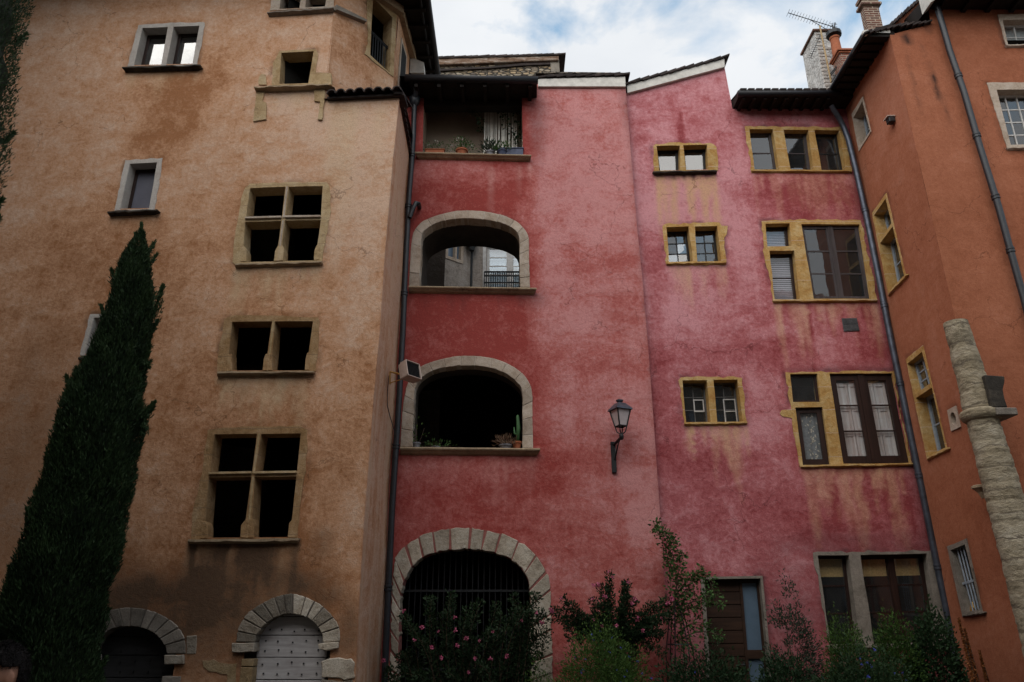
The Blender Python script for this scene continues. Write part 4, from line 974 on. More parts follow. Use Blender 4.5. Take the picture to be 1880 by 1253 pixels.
# parting wall of the passage: floor and lintel of the through gallery
# eave, gutter and fascias
xl_, xr_ = PL.uv(752, 150, -.5)[0], PL.uv(986, 158, -.5)[0]; zg = PL.uv(860, 180)[1]
m = MB(); m.add([(xl_, 13.48, zg), (xr_, 13.48, zg), (xr_+.02, 14.3, zg), (xl_, 14.3, zg), (xl_, 13.48, zg+.16), (xr_, 13.48, zg+.16), (xr_+.02, 14.3, zg+.45), (xl_, 14.3, zg+.45)], [[0, 1, 2, 3], [4, 5, 6, 7], [0, 1, 5, 4], [1, 2, 6, 5], [2, 3, 7, 6], [3, 0, 4, 7]])
for k in range(6): m.box((xl_+.15+k*(xr_-xl_-.3)/5, 13.78, zg-.05), (.08, .56, .1))
m.build('eave', 'soffit', red)
m = MB(); m.tube([(xl_-.1, 13.45, zg+.10), (xr_+.02, 13.45, zg+.03)], .085, 10); m.build('gutter', 'gutter', red, smooth=True)
m = MB()
for i in range(int((xr_-xl_)/.2)+1):
    x = xl_+i*.2; m.tone = random.uniform(-.3, .4); m.box((x, 13.6, zg+.19+random.uniform(-.01, .01)), (.16, .3, .05), Matrix.Rotation(R(18), 3, 'X'))
m.tone = 0; m.add([(xl_-.6, 13.5, zg+.2), (xr_, 13.5, zg+.2), (xr_, 15.2, zg+.8), (xl_-.6, 15.2, zg+.8)], [[0, 1, 2, 3]]); m.add([(xr_, 14.03, ztf+.3), (RE[0][0], 14.03, ztf+.3), (RE[0][0], 15.2, ztf+.5), (xr_, 15.2, ztf+.5)], [[0, 1, 2, 3]])
m.add([(xl_-.6, 15.2, zg+.8), (RE[0][0], 15.2, zg+.8), (RE[0][0], 15.2, zg-.1), (xl_-.6, 15.2, zg-.1)], [[0, 1, 2, 3]])
m.build('roof', 'tile', red)
def fascia(fc, parent, quad, proud, mat='white_paint'):
    m = MB(); q = fc.q(quad, -proud); m.prism(fc, q, -proud, .02); return m.build('fascia', mat, parent, bevel=.006)
fascia(PL, red, [(988, 145), (1148, 141), (1149, 159), (988, 159)], .06)
def verge(fc, parent, a, b, n, proud, mat='tile', back=.6, h=.045, rot=0):
    m = MB(); A = fc.uv(*a, -proud); B = fc.uv(*b, -proud); rr = random.Random(n)
    for k in range(n):
        t0, t1 = k/n-.02, (k+1)/n+.05; p0 = (A[0]+(B[0]-A[0])*t0, A[1]+(B[1]-A[1])*t0); p1 = (A[0]+(B[0]-A[0])*t1, A[1]+(B[1]-A[1])*t1)
        j = rr.uniform(-.008, .008); lift = .05
        m.tone = rr.uniform(-.3, .6)
        m.prism(fc, [(p0[0], p0[1]+j+lift*rot), (p1[0], p1[1]+j+lift*(1-rot)), (p1[0], p1[1]+h+j+lift*(1-rot)), (p0[0], p0[1]+h+j+lift*rot)], -proud-rr.uniform(0, .02), back)
    return m.build('verge_tiles', mat, parent)
verge(PL, red, (990, 143), (1149, 139), 9, .09, rot=0)
m = MB(); m.prism(PL, PL.q([(990, 146), (1146, 141), (1146, 136), (1010, 134)], .1), .06, .3); m.build('tile_bed', 'rubble', red)
wb = [atY(752, 104, 14.5), atY(778, 115, 14.5), atY(779, 134, 14.5), atY(752, 134, 14.5)]
m = MB(); m.add(wb+[p+Vector((0, .3, 0)) for p in wb], [[0, 1, 2, 3], [7, 6, 5, 4], [0, 1, 5, 4], [1, 2, 6, 5], [2, 3, 7, 6], [3, 0, 4, 7]]); o = m.build('chimney', 'white_paint', red); o['label'] = 'white rendered stub under the dark tower eave'
# iron grille in the archway
m = MB(); u0, u1 = A0i[5][0], A0i[-5][0]; zt = max(z for _, z in A0i); I = np.array(A0i); kk = int(np.argmax(I[:, 1])); zbar = PL.uv(860, 1085, .3)[1]
def archtop(u):
    if u < I[kk, 0]: return float(np.interp(u, np.maximum.accumulate(I[:kk+1, 0]), I[:kk+1, 1]))
    return float(np.interp(u, np.maximum.accumulate(I[kk:, 0]), I[kk:, 1]))
nb = 22
for k in range(1, nb):
    u = u0+(u1-u0)*k/nb; m.tube([PL.W(u, .3, .05), PL.W(u, .3, archtop(u)-.02)], .0095, 6)
m.prism(PL, [(u0, zbar-.02), (u1, zbar-.02), (u1, zbar+.02), (u0, zbar+.02)], .285, .315); m.prism(PL, [(u0, .9), (u1, .9), (u1, .94), (u0, .94)], .286, .314)
m.build('grille', 'iron', red)
# left downpipe
P = [(764, 150, -.42), (763, 172, -.3), (761, 188, -.16), (759, 250, -.14), (755, 310, -.14), (751, 358, -.14), (749, 400, -.14), (744, 500, -.14), (740, 600, -.14), (733, 730, -.14), (727, 820, -.14), (720, 930, -.14), (713, 1080, -.14), (706, 1253, -.14)]
pts = [PL.W(*((lambda q, d: (q[0], d, q[1]))(PL.uv(x, y, d), d))) for x, y, d in P]; pts.append(Vector((pts[-1].x, pts[-1].y, 0)))
dp = pipe(pts, .058, 'dark_pipe', red, (3.6, 5.5, 7.4, 10.0, 12.0)); dp['label'] = 'dark downpipe in the corner beside the tan tower'
m = MB(); h = pts[2]; m.lathe(h+Vector((0, 0, -.1)), [(.06, 0), (.11, .06), (.13, .2), (.1, .24)], 12)
e = [PL.W(*((lambda q, d: (q[0], d, q[1]))(PL.uv(x, y, -.2), -.2))) for x, y in ((768, 374), (764, 372), (758, 384), (752, 400))]; m.tube([e[0]+Vector((0, .2, .02))]+e, .05, 10)
m.build('pipe_joint', 'dark_pipe', dp, smooth=True, autosmooth=50)
m = MB(); m.add([(xl, 17.2, 0), (1.3, 17.2, 0), (1.3, 17.2, A2i[0][1]-.15), (xl, 17.2, A2i[0][1]-.15)], [[0, 1, 2, 3]]); m.build('back_wall', 'grey', red, recalc=False)

# ================================================================== rose house with yellow stone windows
rose = thing('townhouse', 'rose pink plastered house with yellow stone windows and a sloping white fascia', 'house', (5, 14.14, 0), 'houses around the courtyard')
ua = PR.uv(1152, 170)[0]-.3; zr = PR.uv(1342, 200)[1]; ub = SXW+.03
tp1, tp2, tp3 = PR.uv(1152, 171), PR.uv(1330, 122), PR.uv(1345, 200)
rose_outer = [(ua, 0), (ub, 0), (ub, zr), tp3, tp2, (tp1[0], tp1[1]), (ua, tp1[1]-.05)]
k1 = lambda p: tr(p, 1180, 230, 4); k2 = lambda p: tr(p, 1180, 390, 4); k3 = lambda p: tr(p, 1230, 660, 4); k4 = lambda p: tr(p, 1180, 950, 2.9375)
W_R = dict(
 R1=dict(outer=k1([(78, 158), (95, 140), (230, 130), (520, 140), (538, 160), (545, 200), (550, 335), (82, 345)]), opens=[k1([(100, 155), (272, 152), (276, 334), (122, 337)]), k1([(297, 150), (472, 145), (481, 331), (318, 333)])],
         sill=k1([(75, 340), (545, 330), (541, 356), (86, 370)]), sillmat='black_stone', sillproud=.1),
 R2=dict(outer=k1([(145, 742), (160, 728), (560, 718), (580, 740), (625, 745), (615, 800), (594, 830), (612, 1025), (175, 1028), (158, 880)]), opens=[k1([(173, 752), (337, 746), (368, 1004), (192, 1007)]), k1([(382, 746), (545, 743), (575, 1000), (400, 1004)])],
         sill=k1([(175, 1010), (614, 1000), (612, 1026), (178, 1030)]), sillmat='yellow_stone', sillproud=.05),
 R3=dict(outer=k3([(65, 160), (80, 137), (200, 128), (500, 132), (530, 140), (545, 330), (566, 478), (105, 488)]), opens=[k3([(90, 155), (270, 155), (298, 460), (118, 464)]), k3([(318, 152), (495, 150), (532, 457), (346, 462)])],
         sill=k3([(105, 468), (568, 458), (565, 482), (108, 490)]), sillmat='yellow_stone', sillproud=.05),
 T1=dict(outer=k1([(750, 12), (1480, 18), (1532, 345), (800, 350)]), opens=[k1([(782, 32), (955, 32), (1000, 328), (820, 328)]), k1([(1032, 35), (1215, 38), (1252, 331), (1085, 328)]), k1([(1260, 38), (1442, 42), (1490, 333), (1312, 332)])],
         sill=k1([(800, 330), (1535, 332), (1532, 350), (804, 352)]), sillmat='yellow_stone', sillproud=.05),
 T2=dict(outer=k2([(872, 65), (1080, 56), (1600, 62), (1640, 250), (1722, 655), (955, 664), (925, 440), (890, 320)]), opens=[k2([(900, 86), (1078, 83), (1092, 250), (914, 252)]), k2([(930, 285), (1112, 283), (1152, 640), (968, 641)]), k2([(1163, 90), (1590, 90), (1676, 638), (1254, 637)])],
         sill=k2([(955, 642), (1724, 640), (1722, 662), (960, 668)]), sillmat='yellow_stone', sillproud=.06),
 T3=dict(outer=k3([(845, 94), (1640, 88), (1690, 400), (1782, 778), (955, 797), (893, 430), (820, 420), (808, 400), (820, 378), (890, 366)]), opens=[k3([(880, 110), (1080, 108), (1107, 314), (903, 316)]), k3([(920, 355), (1118, 350), (1178, 774), (974, 777)]), k3([(1170, 106), (1630, 103), (1762, 762), (1273, 768)])],
         sill=k3([(955, 776), (1784, 764), (1780, 785), (960, 800)]), sillmat='yellow_stone', sillproud=.06),
 T4=dict(outer=k4([(918, 190), (1556, 178), (1592, 280), (1660, 700), (1010, 720)]), opens=[k4([(943, 206), (1110, 204), (1168, 690), (1012, 692)]), k4([(1172, 204), (1530, 196), (1606, 680), (1248, 688)])],
         sill=k4([(1000, 692), (1670, 680), (1668, 710), (1004, 722)]), mat='grey_stone', sillmat='grey_stone', sillproud=.06),
)
door_out = k4([(312, 322), (645, 316), (705, 960), (345, 960)]); door_op = k4([(333, 334), (634, 330), (690, 955), (366, 955)])
dq = PR.q(door_op); dq[2] = (dq[2][0], .03); dq[3] = (dq[3][0], .03)
dq_o = PR.q(door_out); dq_o[2] = (dq_o[2][0], .012); dq_o[3] = (dq_o[3][0], .012)
rose_holes = [shrink(PR.q(w['outer']), .035) for w in W_R.values()] + [dq]
VENT = k2([(1462, 782), (1570, 780), (1590, 868), (1478, 874)])
def rose_field(u, z):
    pa = .53 + (fbm(u*.55, z*.55, 113, 4)-.5)*.6
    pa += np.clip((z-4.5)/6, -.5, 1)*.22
    pa += blobs(PR, [(1280, 400, 130, 130, .38), (1250, 560, 70, 90, .3), (1470, 365, 130, 45, -.75), (1420, 260, 50, 60, -.3), (1560, 300, 40, 160, -.45), (1205, 500, 25, 80, -.45), (1420, 480, 30, 60, -.4), (1210, 690, 30, 120, -.35), (1330, 650, 130, 40, -.3), (1400, 800, 60, 120, .12),
                     (1300, 850, 140, 40, -.25), (1480, 940, 160, 50, -.3), (1600, 620, 60, 80, -.45), (1250, 160, 70, 60, .12), (1330, 970, 120, 60, .18), (1230, 300, 30, 90, .15), (1440, 640, 50, 70, -.2)], u, z, 141)
    ye = np.zeros_like(u); so = np.zeros_like(u)
    def st(key, ln, k, sd, s=0.0, deep=0.0):
        nonlocal pa, ye, so
        q = PR.q(W_R[key]['sill']); r = runs(u, z, q[3][0]-.02, q[2][0]+.02, min(q[2][1], q[3][1]), ln, sd, 6)
        ye += k*r; pa += .25*r; so += s*runs(u, z, q[3][0], q[2][0], min(q[2][1], q[3][1])+.03, .35, sd+5, 8)
        r2 = runs(u, z, q[3][0], q[2][0], min(q[2][1], q[3][1]), ln*.9, sd+21, 9); pa -= deep*r2*(1-r)
    st('R1', 2.1, 1.5, 3, 1.3, .6); st('R2', 2.1, .62, 4, .1, .2); st('R3', 1.5, 1.1, 5, .2); st('T1', 1.5, .35, 6, 0, .3); st('T2', 1.7, .72, 7, .1, .6); st('T3', 2.0, .9, 8, .15, .5)
    a = PR.uv(1247, 195); b = PR.uv(1253, 268); ww = .03+.05*np.clip((a[1]-z)/(a[1]-b[1]), 0, 1)
    uu = a[0]+(b[0]-a[0])*(a[1]-z)/(a[1]-b[1]); pa -= 1.3*np.exp(-((u-uu)/ww)**2)*(z < a[1])*(z > b[1]-.3)*np.clip((a[1]-z)/.3, 0, 1)
    so += .5*np.clip(1-(u-PR.uv(1156, 300)[0])/.18, 0, 1)*np.clip((12-z)/3, .3, 1)*fbm(u*3, z*1.4, 151, 3)  # shade beside the projecting red wall, put into the plaster colour
    so += .45*np.clip((u-ub+.35)/.35, 0, 1)*fbm(u*3, z*1.4, 152, 3)*1.2  # darker towards the inner corner with the orange wall
    so += np.clip(.6-(z-.2)/3.0, 0, 1)*.8*fbm(u, z, 145, 4) + blobs(PR, [(1580, 1000, 130, 30, .35), (1450, 1120, 70, 110, .35), (1560, 690, 90, 20, .3), (1470, 215, 120, 14, .3)], u, z, 147)
    return pa, ye, so
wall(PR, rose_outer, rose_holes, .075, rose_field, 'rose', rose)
RW = {}
for k, w in W_R.items():
    seed += 5
    RW[k] = window(PR, rose, w['outer'], w['opens'], w.get('mat', 'yellow_stone'), .24, .012, w['sill'], w['sillmat'], w['sillproud'], seed, .024)
for k, lab in dict(R1='small two-light window with black stained sill under the white fascia', R2='small two-light window with six little panes in each light', R3='small two-light window with dark leaded panes and one white sash', T1='three-light window under the dark eave',
                   T2='cross window with pale slatted blind and grey casement', T3='cross window with worn shutters behind brown casement', T4='dark ground floor window with straw blinds').items(): RW[k][0]['label'] = lab
def gz(k, i, *a, **kw): return glaze(PR, RW[k][0], RW[k][1][i], *a, **kw)
for i in (0, 1): gz('R1', i, .17, 'black_wood', fw=.06, nc=1, nr=1, gmat='sky_glass')
for i in (0, 1): gz('R2', i, .2, 'black_wood', fw=.045, bw=.022, nc=2, nr=3, gmat='sky_glass')
for i in (0, 1): gz('R3', i, .2, 'old_sash', fw=.03, bw=.014, nc=2, nr=3)
m = MB()
q = RW['R3'][1][0]; leafsash(m, PR, sub(q, .47, .9, .40, .70), .185, .022, .02, 1, 1, .012)
q = RW['R3'][1][1]; leafsash(m, PR, sub(q, .43, .93, .40, .985), .185, .018, .016, 1, 2, .012); m.build('white_sash', 'white_wood', RW['R3'][0])
for i in (0, 1, 2): gz('T1', i, .14, 'grey_wood' if i != 2 else 'black_wood', fw=.055, bw=.025, nc=1, nr=2, gmat='sky_glass')
gz('T2', 0, .15, 'dark_wood', fw=.05, nc=1, nr=1); gz('T2', 1, .15, 'dark_wood', fw=.05, bw=.02, nc=1, nr=2)
gz('T2', 2, .06, 'grey_wood', fw=.075, bw=.03, nc=1, nr=3, leaves=2, mid=.045)
gz('T3', 0, .05, 'dark_wood', fw=.045, nc=1, nr=1); gz('T3', 1, .05, 'dark_wood', fw=.10, nc=1, nr=1)
gz('T3', 2, .04, 'dark_wood', fw=.13, bw=.03, nc=1, nr=3, leaves=2, mid=.06)
gz('T4', 0, .16, 'dark_wood', fw=.05, bw=.025, nc=1, nr=3); gz('T4', 1, .16, 'dark_wood', fw=.07, bw=.025, nc=1, nr=3, leaves=2, mid=.05)
def curtain(fc, win, q, s0, s1, t0, t1, d, mat, name, waves=0, amp=.02, slats=0, n=60, label=None):
    m = MB()
    if slats:
        for k in range(slats):
            t = t0+(t1-t0)*(k+.5)/slats; h = (t1-t0)/slats*.44; p = sub(q, s0, s1, t-h, t+h)
            m.add([fc.W(p[0][0], d+.018, p[0][1]), fc.W(p[1][0], d+.018, p[1][1]), fc.W(p[2][0], d, p[2][1]), fc.W(p[3][0], d, p[3][1])], [[0, 1, 2, 3]])
    else:
        vs = []; rows = 3
        for j in range(rows):
            for i in range(n+1):
                s = s0+(s1-s0)*i/n; t = t0+(t1-t0)*j/(rows-1); p = bil(q, s, t); vs.append(fc.W(p[0], d+amp*math.sin(i/n*waves*6.283), p[1]))
        m.add(vs, [[j*(n+1)+i, j*(n+1)+i+1, (j+1)*(n+1)+i+1, (j+1)*(n+1)+i] for j in range(rows-1) for i in range(n)])
    o = m.build(name, mat, win, recalc=False)
    if label: o['label'] = label
    return o
curtain(PR, RW['T2'][0], RW['T2'][1][0], .02, .98, .06, .98, .24, 'blind', 'blind', slats=13)
curtain(PR, RW['T2'][0], RW['T2'][1][1], .02, .98, .04, .99, .24, 'blind', 'blind', slats=24)
curtain(PR, RW['T3'][0], RW['T3'][1][1], .03, .97, .05, .98, .13, 'lace', 'lace_curtain', waves=4, amp=.008)
m = MB(); rr = random.Random(4); q = RW['T3'][1][1]
for k in range(46):
    s = .55+rr.gauss(0, .13)+.06*math.sin(k); t = .12+.8*k/46+rr.uniform(-.03, .03); c = bil(q, min(.8, max(.22, s)), t); a = rr.uniform(0, 6.28); r = rr.uniform(.014, .032)
    m.prism(PR, [(c[0]+r*math.cos(a+x)*(1 if x in (0, 3.14) else .4), c[1]+r*math.sin(a+x)*(1 if x in (0, 3.14) else .6)) for x in (0, 1.57, 3.14, 4.71)], .118, .122)
m.build('lace_pattern', 'leaf_print', RW['T3'][0])
for lv in (0, 1):        # two pairs of panelled shutters folded behind the glass
    q = sub(RW['T3'][1][2], .105+lv*.41, .485+lv*.41, .09, .93)
    for h in (0, 1):
        p = sub(q, h*.5+.012, h*.5+.488, 0, 1); m = MB(); m.prism(PR, p, .125, .15)
        for j in range(3):
            a, b = j/3+.03, (j+1)/3-.03
            for s0, s1, ta, tb in ((.0, 1, a-.03, a+.02), (.0, .2, a, b), (.8, 1, a, b), (0, 1, b-.02, b+.03)): m.prism(PR, sub(p, s0, s1, ta, tb), .108 if s1-s0 > .5 else .111, .126)
        m.build('shutter', 'shutter', RW['T3'][0])
for i in (0, 1):
    curtain(PR, RW['T4'][0], RW['T4'][1][i], .02, .98, .03, .24, .24, 'straw', 'straw_blind', waves=0, amp=0)
m = MB(); m.prism(PR, sub(RW['T4'][1][1], .27, .40, .33, .67), .12, .15)
# door
o = MB().holed(PR, dq_o, [dq], -.012, .05, .2).build('door_frame', 'grey_stone', rose); fixn(o)
q = dq; m = MB()
for k in range(11):
    m.tone = random.uniform(-.1, .1); m.prism(PR, sub(q, .03, .655, k/11+.003, (k+1)/11-.003), .14, .18)
dr = m.build('door', 'brown_door', rose); dr['label'] = 'brown plank door with a tall frosted blue side light'
m = MB()
for s0, s1, t0, t1 in ((0, .03, 0, 1), (.655, .70, 0, 1), (.965, 1, 0, 1), (.70, .965, 0, .03), (.70, .965, .50, .56), (.70, .965, .97, 1)): m.prism(PR, sub(q, s0, s1, t0, t1), .12, .19)
m.build('door_post', 'brown_door', dr)
m = MB(); m.prism(PR, sub(q, .70, .965, .03, .50), .16, .17); m.prism(PR, sub(q, .70, .965, .56, .97), .16, .17); m.build('side_light', 'frost', dr)
m = MB(); a = bil(q, .625, .60); m.tube([PR.W(a[0], .14, a[1]), PR.W(a[0], .09, a[1]), PR.W(a[0]-.1, .09, a[1])], .011, 8); m.prism(PR, [(a[0]-.02, a[1]-.12), (a[0]+.02, a[1]-.12), (a[0]+.02, a[1]+.05), (a[0]-.02, a[1]+.05)], .13, .141); m.build('handle', 'iron', dr)
# vent of dark glass blocks
vq = PR.q(VENT); m = MB()
for i in range(2):
    for j in range(2): m.tone = random.uniform(-.2, .3); m.prism(PR, sub(vq, i*.5+.015, i*.5+.485, j*.5+.02, j*.5+.48), -.012, .03)
m.tone = .6; m.prism(PR, sub(vq, -.02, 1.02, -.03, 1.03), -.006, .0); m.build('vent', 'vent', rose, bevel=.004)
# fascia, tiles, eave, gutter, pipe
fascia(PR, rose, [(1151, 156), (1330, 108), (1331, 123), (1152, 171)], .07)
verge(PR, rose, (1150, 156), (1331, 107), 11, .1, rot=0)
ze = zr; x0e = PR.uv(1345, 190)[0]
m = MB(); m.add([(x0e, 13.72, ze), (ub, 13.72, ze), (ub, 14.5, ze+.02), (x0e, 14.5, ze+.02), (x0e, 13.72, ze+.1), (ub, 13.72, ze+.1), (ub, 14.5, ze+.35), (x0e, 14.5, ze+.35)], [[0, 1, 2, 3], [4, 5, 6, 7], [0, 1, 5, 4], [1, 2, 6, 5], [2, 3, 7, 6], [3, 0, 4, 7]])
for k in range(9): m.box((x0e+.12+k*.24, 13.93, ze-.03), (.07, .42, .07))
m.build('eave', 'soffit', rose)
m = MB(); m.tube([(x0e-.02, 13.68, ze+.05), (ub-.3, 13.68, ze+.05)], .075, 10); m.build('gutter', 'gutter', rose, smooth=True)
m = MB(); m.add([(x0e, 13.7, ze+.13), (ub+.5, 13.7, ze+.13), (ub+.5, 17, ze+1.3), (x0e, 17, ze+1.3)], [[0, 1, 2, 3]])
A, B = PR.W(tp1[0], 0, tp1[1]+.25), PR.W(tp2[0], 0, tp2[1]+.2)
m.add([A, B, B+Vector((0, 3, 0)), A+Vector((0, 3, 0))], [[0, 1, 2, 3]])
for k in range(12): m.tone = random.uniform(-.4, .5); m.box((x0e+.1+k*.18, 13.75, ze+.17), (.14, .3, .05), Matrix.Rotation(R(20), 3, 'X'))
m.build('roof', 'tile', rose)
m = MB(); B = PR.W(tp2[0], 0, 0); m.add([(B.x, 14.14, zr-.2), (B.x, 17.2, zr-.2), (B.x, 17.2, tp2[1]+.2), (B.x, 14.14, tp2[1]+.2)], [[0, 1, 2, 3]]); m.build('gable_wall', 'rose', rose)
room(PR, rose, ua+.35, ub-.05, .02, zr-.05, .04, 3.4, slabs=[PR.uv(1550, y)[1] for y in (950, 620, 360)])
P = [(1526, 194, -.30), (1531, 203, -.26), (1542, 220, -.16), (1550, 236, -.13), (1558, 258, -.13), (1571, 310, -.13), (1590, 395, -.13), (1611, 497, -.13), (1634, 616, -.13), (1655, 715, -.13), (1678, 828, -.13), (1694, 905, -.13), (1713, 1000, -.13), (1735, 1105, -.13), (1752, 1190, -.13), (1764, 1253, -.13)]
def ppts(fc, P): return [fc.W(*((lambda q, d: (q[0], d, q[1]))(fc.uv(x, y, d), d))) for x, y, d in P]
pts = ppts(PR, P); pts.append(Vector((pts[-1].x, pts[-1].y, 0)))
o = pipe(pts, .062, 'zinc', rose, (5.9, 7.55, 8.9, 10.6, 12.4), collar_r=1.2); o['label'] = 'dark zinc downpipe between the rose and orange walls'

# ================================================================== orange house
ora = thing('townhouse', 'orange plastered house turning the corner at the right with blue casements', 'house', (9, 12, 0), 'houses around the courtyard')
zo = FR.uv(1620, 64)[1]; uF = FR.uv(2260, 600)[0]; zF = FR.uv(1800, 18)[1]
k5 = lambda p: tr(p, 1550, 170, 6); k6 = lambda p: tr(p, 1567, 340, 6); k7 = lambda p: tr(p, 1567, 560, 6); k8 = lambda p: tr(p, 1640, 560, 1.808)
W_O = dict(
 S1=dict(outer=k5([(85, 242), (210, 45), (300, 430), (165, 650)]), opens=[k5([(108, 280), (205, 98), (290, 425), (172, 615)])], label='small blue casement window under the brown eave'),
 S2=dict(outer=[(1602, 392), (1628, 355), (1664, 508), (1632, 542)], opens=[[(1605.5, 396), (1627, 365), (1638, 410), (1616, 441)], [(1617, 447), (1640, 416), (1661, 506), (1633, 536)]], label='cross window with blue casement high in the orange return wall'),
 S3=dict(outer=[(1664, 660), (1695, 634), (1740, 826), (1703, 844)], opens=[[(1667, 668), (1694, 646), (1709, 704), (1682, 724)], [(1683, 731), (1712, 712), (1737, 822), (1705, 838)]], label='cross window with small blue panes above an open blue casement'),
 S4=dict(outer=k8([(180, 802), (245, 775), (300, 1028), (232, 1036)]), opens=[k8([(192, 815), (240, 795), (292, 1010), (245, 1020)])], label='ground floor window behind pale vertical bars', mat='grey_stone'),
)
W_F = dict(
 F1=dict(outer=[(1831, 28), (1960, 26), (1972, 84), (1847, 87)], opens=[[(1840, 38), (1950, 36), (1958, 81), (1850, 83)]], label='window with pale grid bars cut by the right edge'),
 F2=dict(outer=[(1811, 153), (1912, 152), (1945, 274), (1849, 275)], opens=[[(1829, 166), (1900, 165), (1928, 265), (1855, 267)]], label='twelve pane window with pale stone surround'),
)
OVAL = k8([(182, 350), (210, 335), (226, 405), (195, 420)])
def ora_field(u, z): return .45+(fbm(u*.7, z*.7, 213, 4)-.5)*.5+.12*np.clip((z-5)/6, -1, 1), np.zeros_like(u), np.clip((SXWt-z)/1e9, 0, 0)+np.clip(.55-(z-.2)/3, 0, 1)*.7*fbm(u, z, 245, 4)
SXWt = 0.0
def orf_field(u, z):
    pa = .30+(fbm(u*.7, z*.7, 233, 4)-.5)*.55; so = np.zeros_like(u)  # base darker than the return wall: its shade is in the colour
    for px, py, qx, qy, w, k in ((1663, 60, 1669, 80, .07, .9), (1655, 62, 1659, 78, .04, .5), (1710, 130, 1724, 180, .045, .9), (1690, 70, 1712, 140, .03, .35), (1660, 80, 1690, 200, .03, .3), (1733, 170, 1742, 230, .03, .5), (1700, 48, 1705, 60, .06, .6)):
        a, b = FR.uv(px, py), FR.uv(qx, qy); t = (a[1]-z)/(a[1]-b[1]); uu = a[0]+(b[0]-a[0])*t
        so += k*np.exp(-((u-uu)/w)**2)*np.clip(t*5, 0, 1)*np.clip((1.25-t)*3, 0, 1)
    so += np.clip(.55-(z-.2)/3, 0, 1)*.7*fbm(u, z, 246, 4)
    pa -= .2*np.clip((FR.uv(1800, 250)[0]-u-0)/-1.5, 0, 1)  # shade towards the right end painted into the plaster
    return pa, np.zeros_like(u), so
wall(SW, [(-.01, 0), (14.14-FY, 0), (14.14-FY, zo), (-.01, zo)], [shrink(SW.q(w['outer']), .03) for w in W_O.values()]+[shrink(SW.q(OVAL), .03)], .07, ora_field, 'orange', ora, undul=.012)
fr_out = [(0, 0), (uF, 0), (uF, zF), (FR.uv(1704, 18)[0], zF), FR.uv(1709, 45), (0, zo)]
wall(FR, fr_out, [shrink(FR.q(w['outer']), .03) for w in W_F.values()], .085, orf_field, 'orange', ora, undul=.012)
OW = {}
for fc, D in ((SW, W_O), (FR, W_F)):
    for k, w in D.items():
        seed += 5; s = w['outer']; c = lambda a, b, t: (a[0]+(b[0]-a[0])*t, a[1]+(b[1]-a[1])*t)
        mt = w.get('mat', 'yellow_stone' if fc is SW and k != 'S1' else 'pale_stone'); ee = 5
        OW[k] = window(fc, ora, w['outer'], w['opens'], mt, .26, .014, [(s[3][0], s[3][1]-ee), (s[2][0], s[2][1]-ee), (s[2][0], s[2][1]), (s[3][0], s[3][1])] if k != 'S1' else None, mt, .05, seed, .008, w['label'])
glaze(SW, OW['S1'][0], OW['S1'][1][0], .2, 'blue_paint', fw=.05, bw=.025, nc=1, nr=2, leaves=1)
glaze(SW, OW['S2'][0], OW['S2'][1][0], .2, 'blue_paint', fw=.04); glaze(SW, OW['S2'][0], OW['S2'][1][1], .2, 'blue_paint', fw=.055, bw=.022, nc=1, nr=2)
glaze(SW, OW['S3'][0], OW['S3'][1][0], .12, 'blue_paint', fw=.045, bw=.025, nc=2, nr=3); glaze(SW, OW['S3'][0], OW['S3'][1][1], .18, 'blue_paint', fw=.06, bw=.025, nc=1, nr=2)
glaze(SW, OW['S4'][0], OW['S4'][1][0], .24, 'black_wood', fw=.04)
m = MB(); q = OW['S4'][1][0]
for k in (1, 2, 3, 4): a, b = bil(q, k/5, 0), bil(q, k/5, 1); m.tube([SW.W(a[0], .06, a[1]), SW.W(b[0], .06, b[1])], .013, 8)
a, b = bil(q, 0, .55), bil(q, 1, .55); m.prism(SW, [(a[0], a[1]-.018), (b[0], b[1]-.018), (b[0], b[1]+.018), (a[0], a[1]+.018)], .045, .075); m.build('window_bars', 'blue_paint', OW['S4'][0])
glaze(FR, OW['F1'][0], OW['F1'][1][0], .14, 'white_wood', fw=.04, bw=.022, nc=4, nr=2); glaze(FR, OW['F2'][0], OW['F2'][1][0], .16, 'white_wood', fw=.045, bw=.025, nc=3, nr=4)
m = MB(); q = OW['F1'][1][0]; p = sub(q, 0, 1, 0, 1); m.prism(FR, p, .24, .25); m.build('blind', 'white_wood', OW['F1'][0])
# oval bull's eye in its stone plate
oq = SW.q(OVAL); cx = sum(p[0] for p in oq)/4; cz = sum(p[1] for p in oq)/4; w_, h_ = qsize(oq); ov = [(cx+.27*w_*math.cos(a), cz+.3*h_*math.sin(a)) for a in np.linspace(0, 6.283, 20, endpoint=False)]
o = MB().holed(SW, oq, [ov], -.02, .05, .2).build('window', 'pale_stone', ora); fixn(o); o['label'] = "small oval bull's eye in a pale stone plate"
m = MB(); m.prism(SW, [(cx-.3, cz-.4), (cx+.3, cz-.4), (cx+.3, cz+.4), (cx-.3, cz+.4)], .2, .22); m.build('backing', 'room', o)
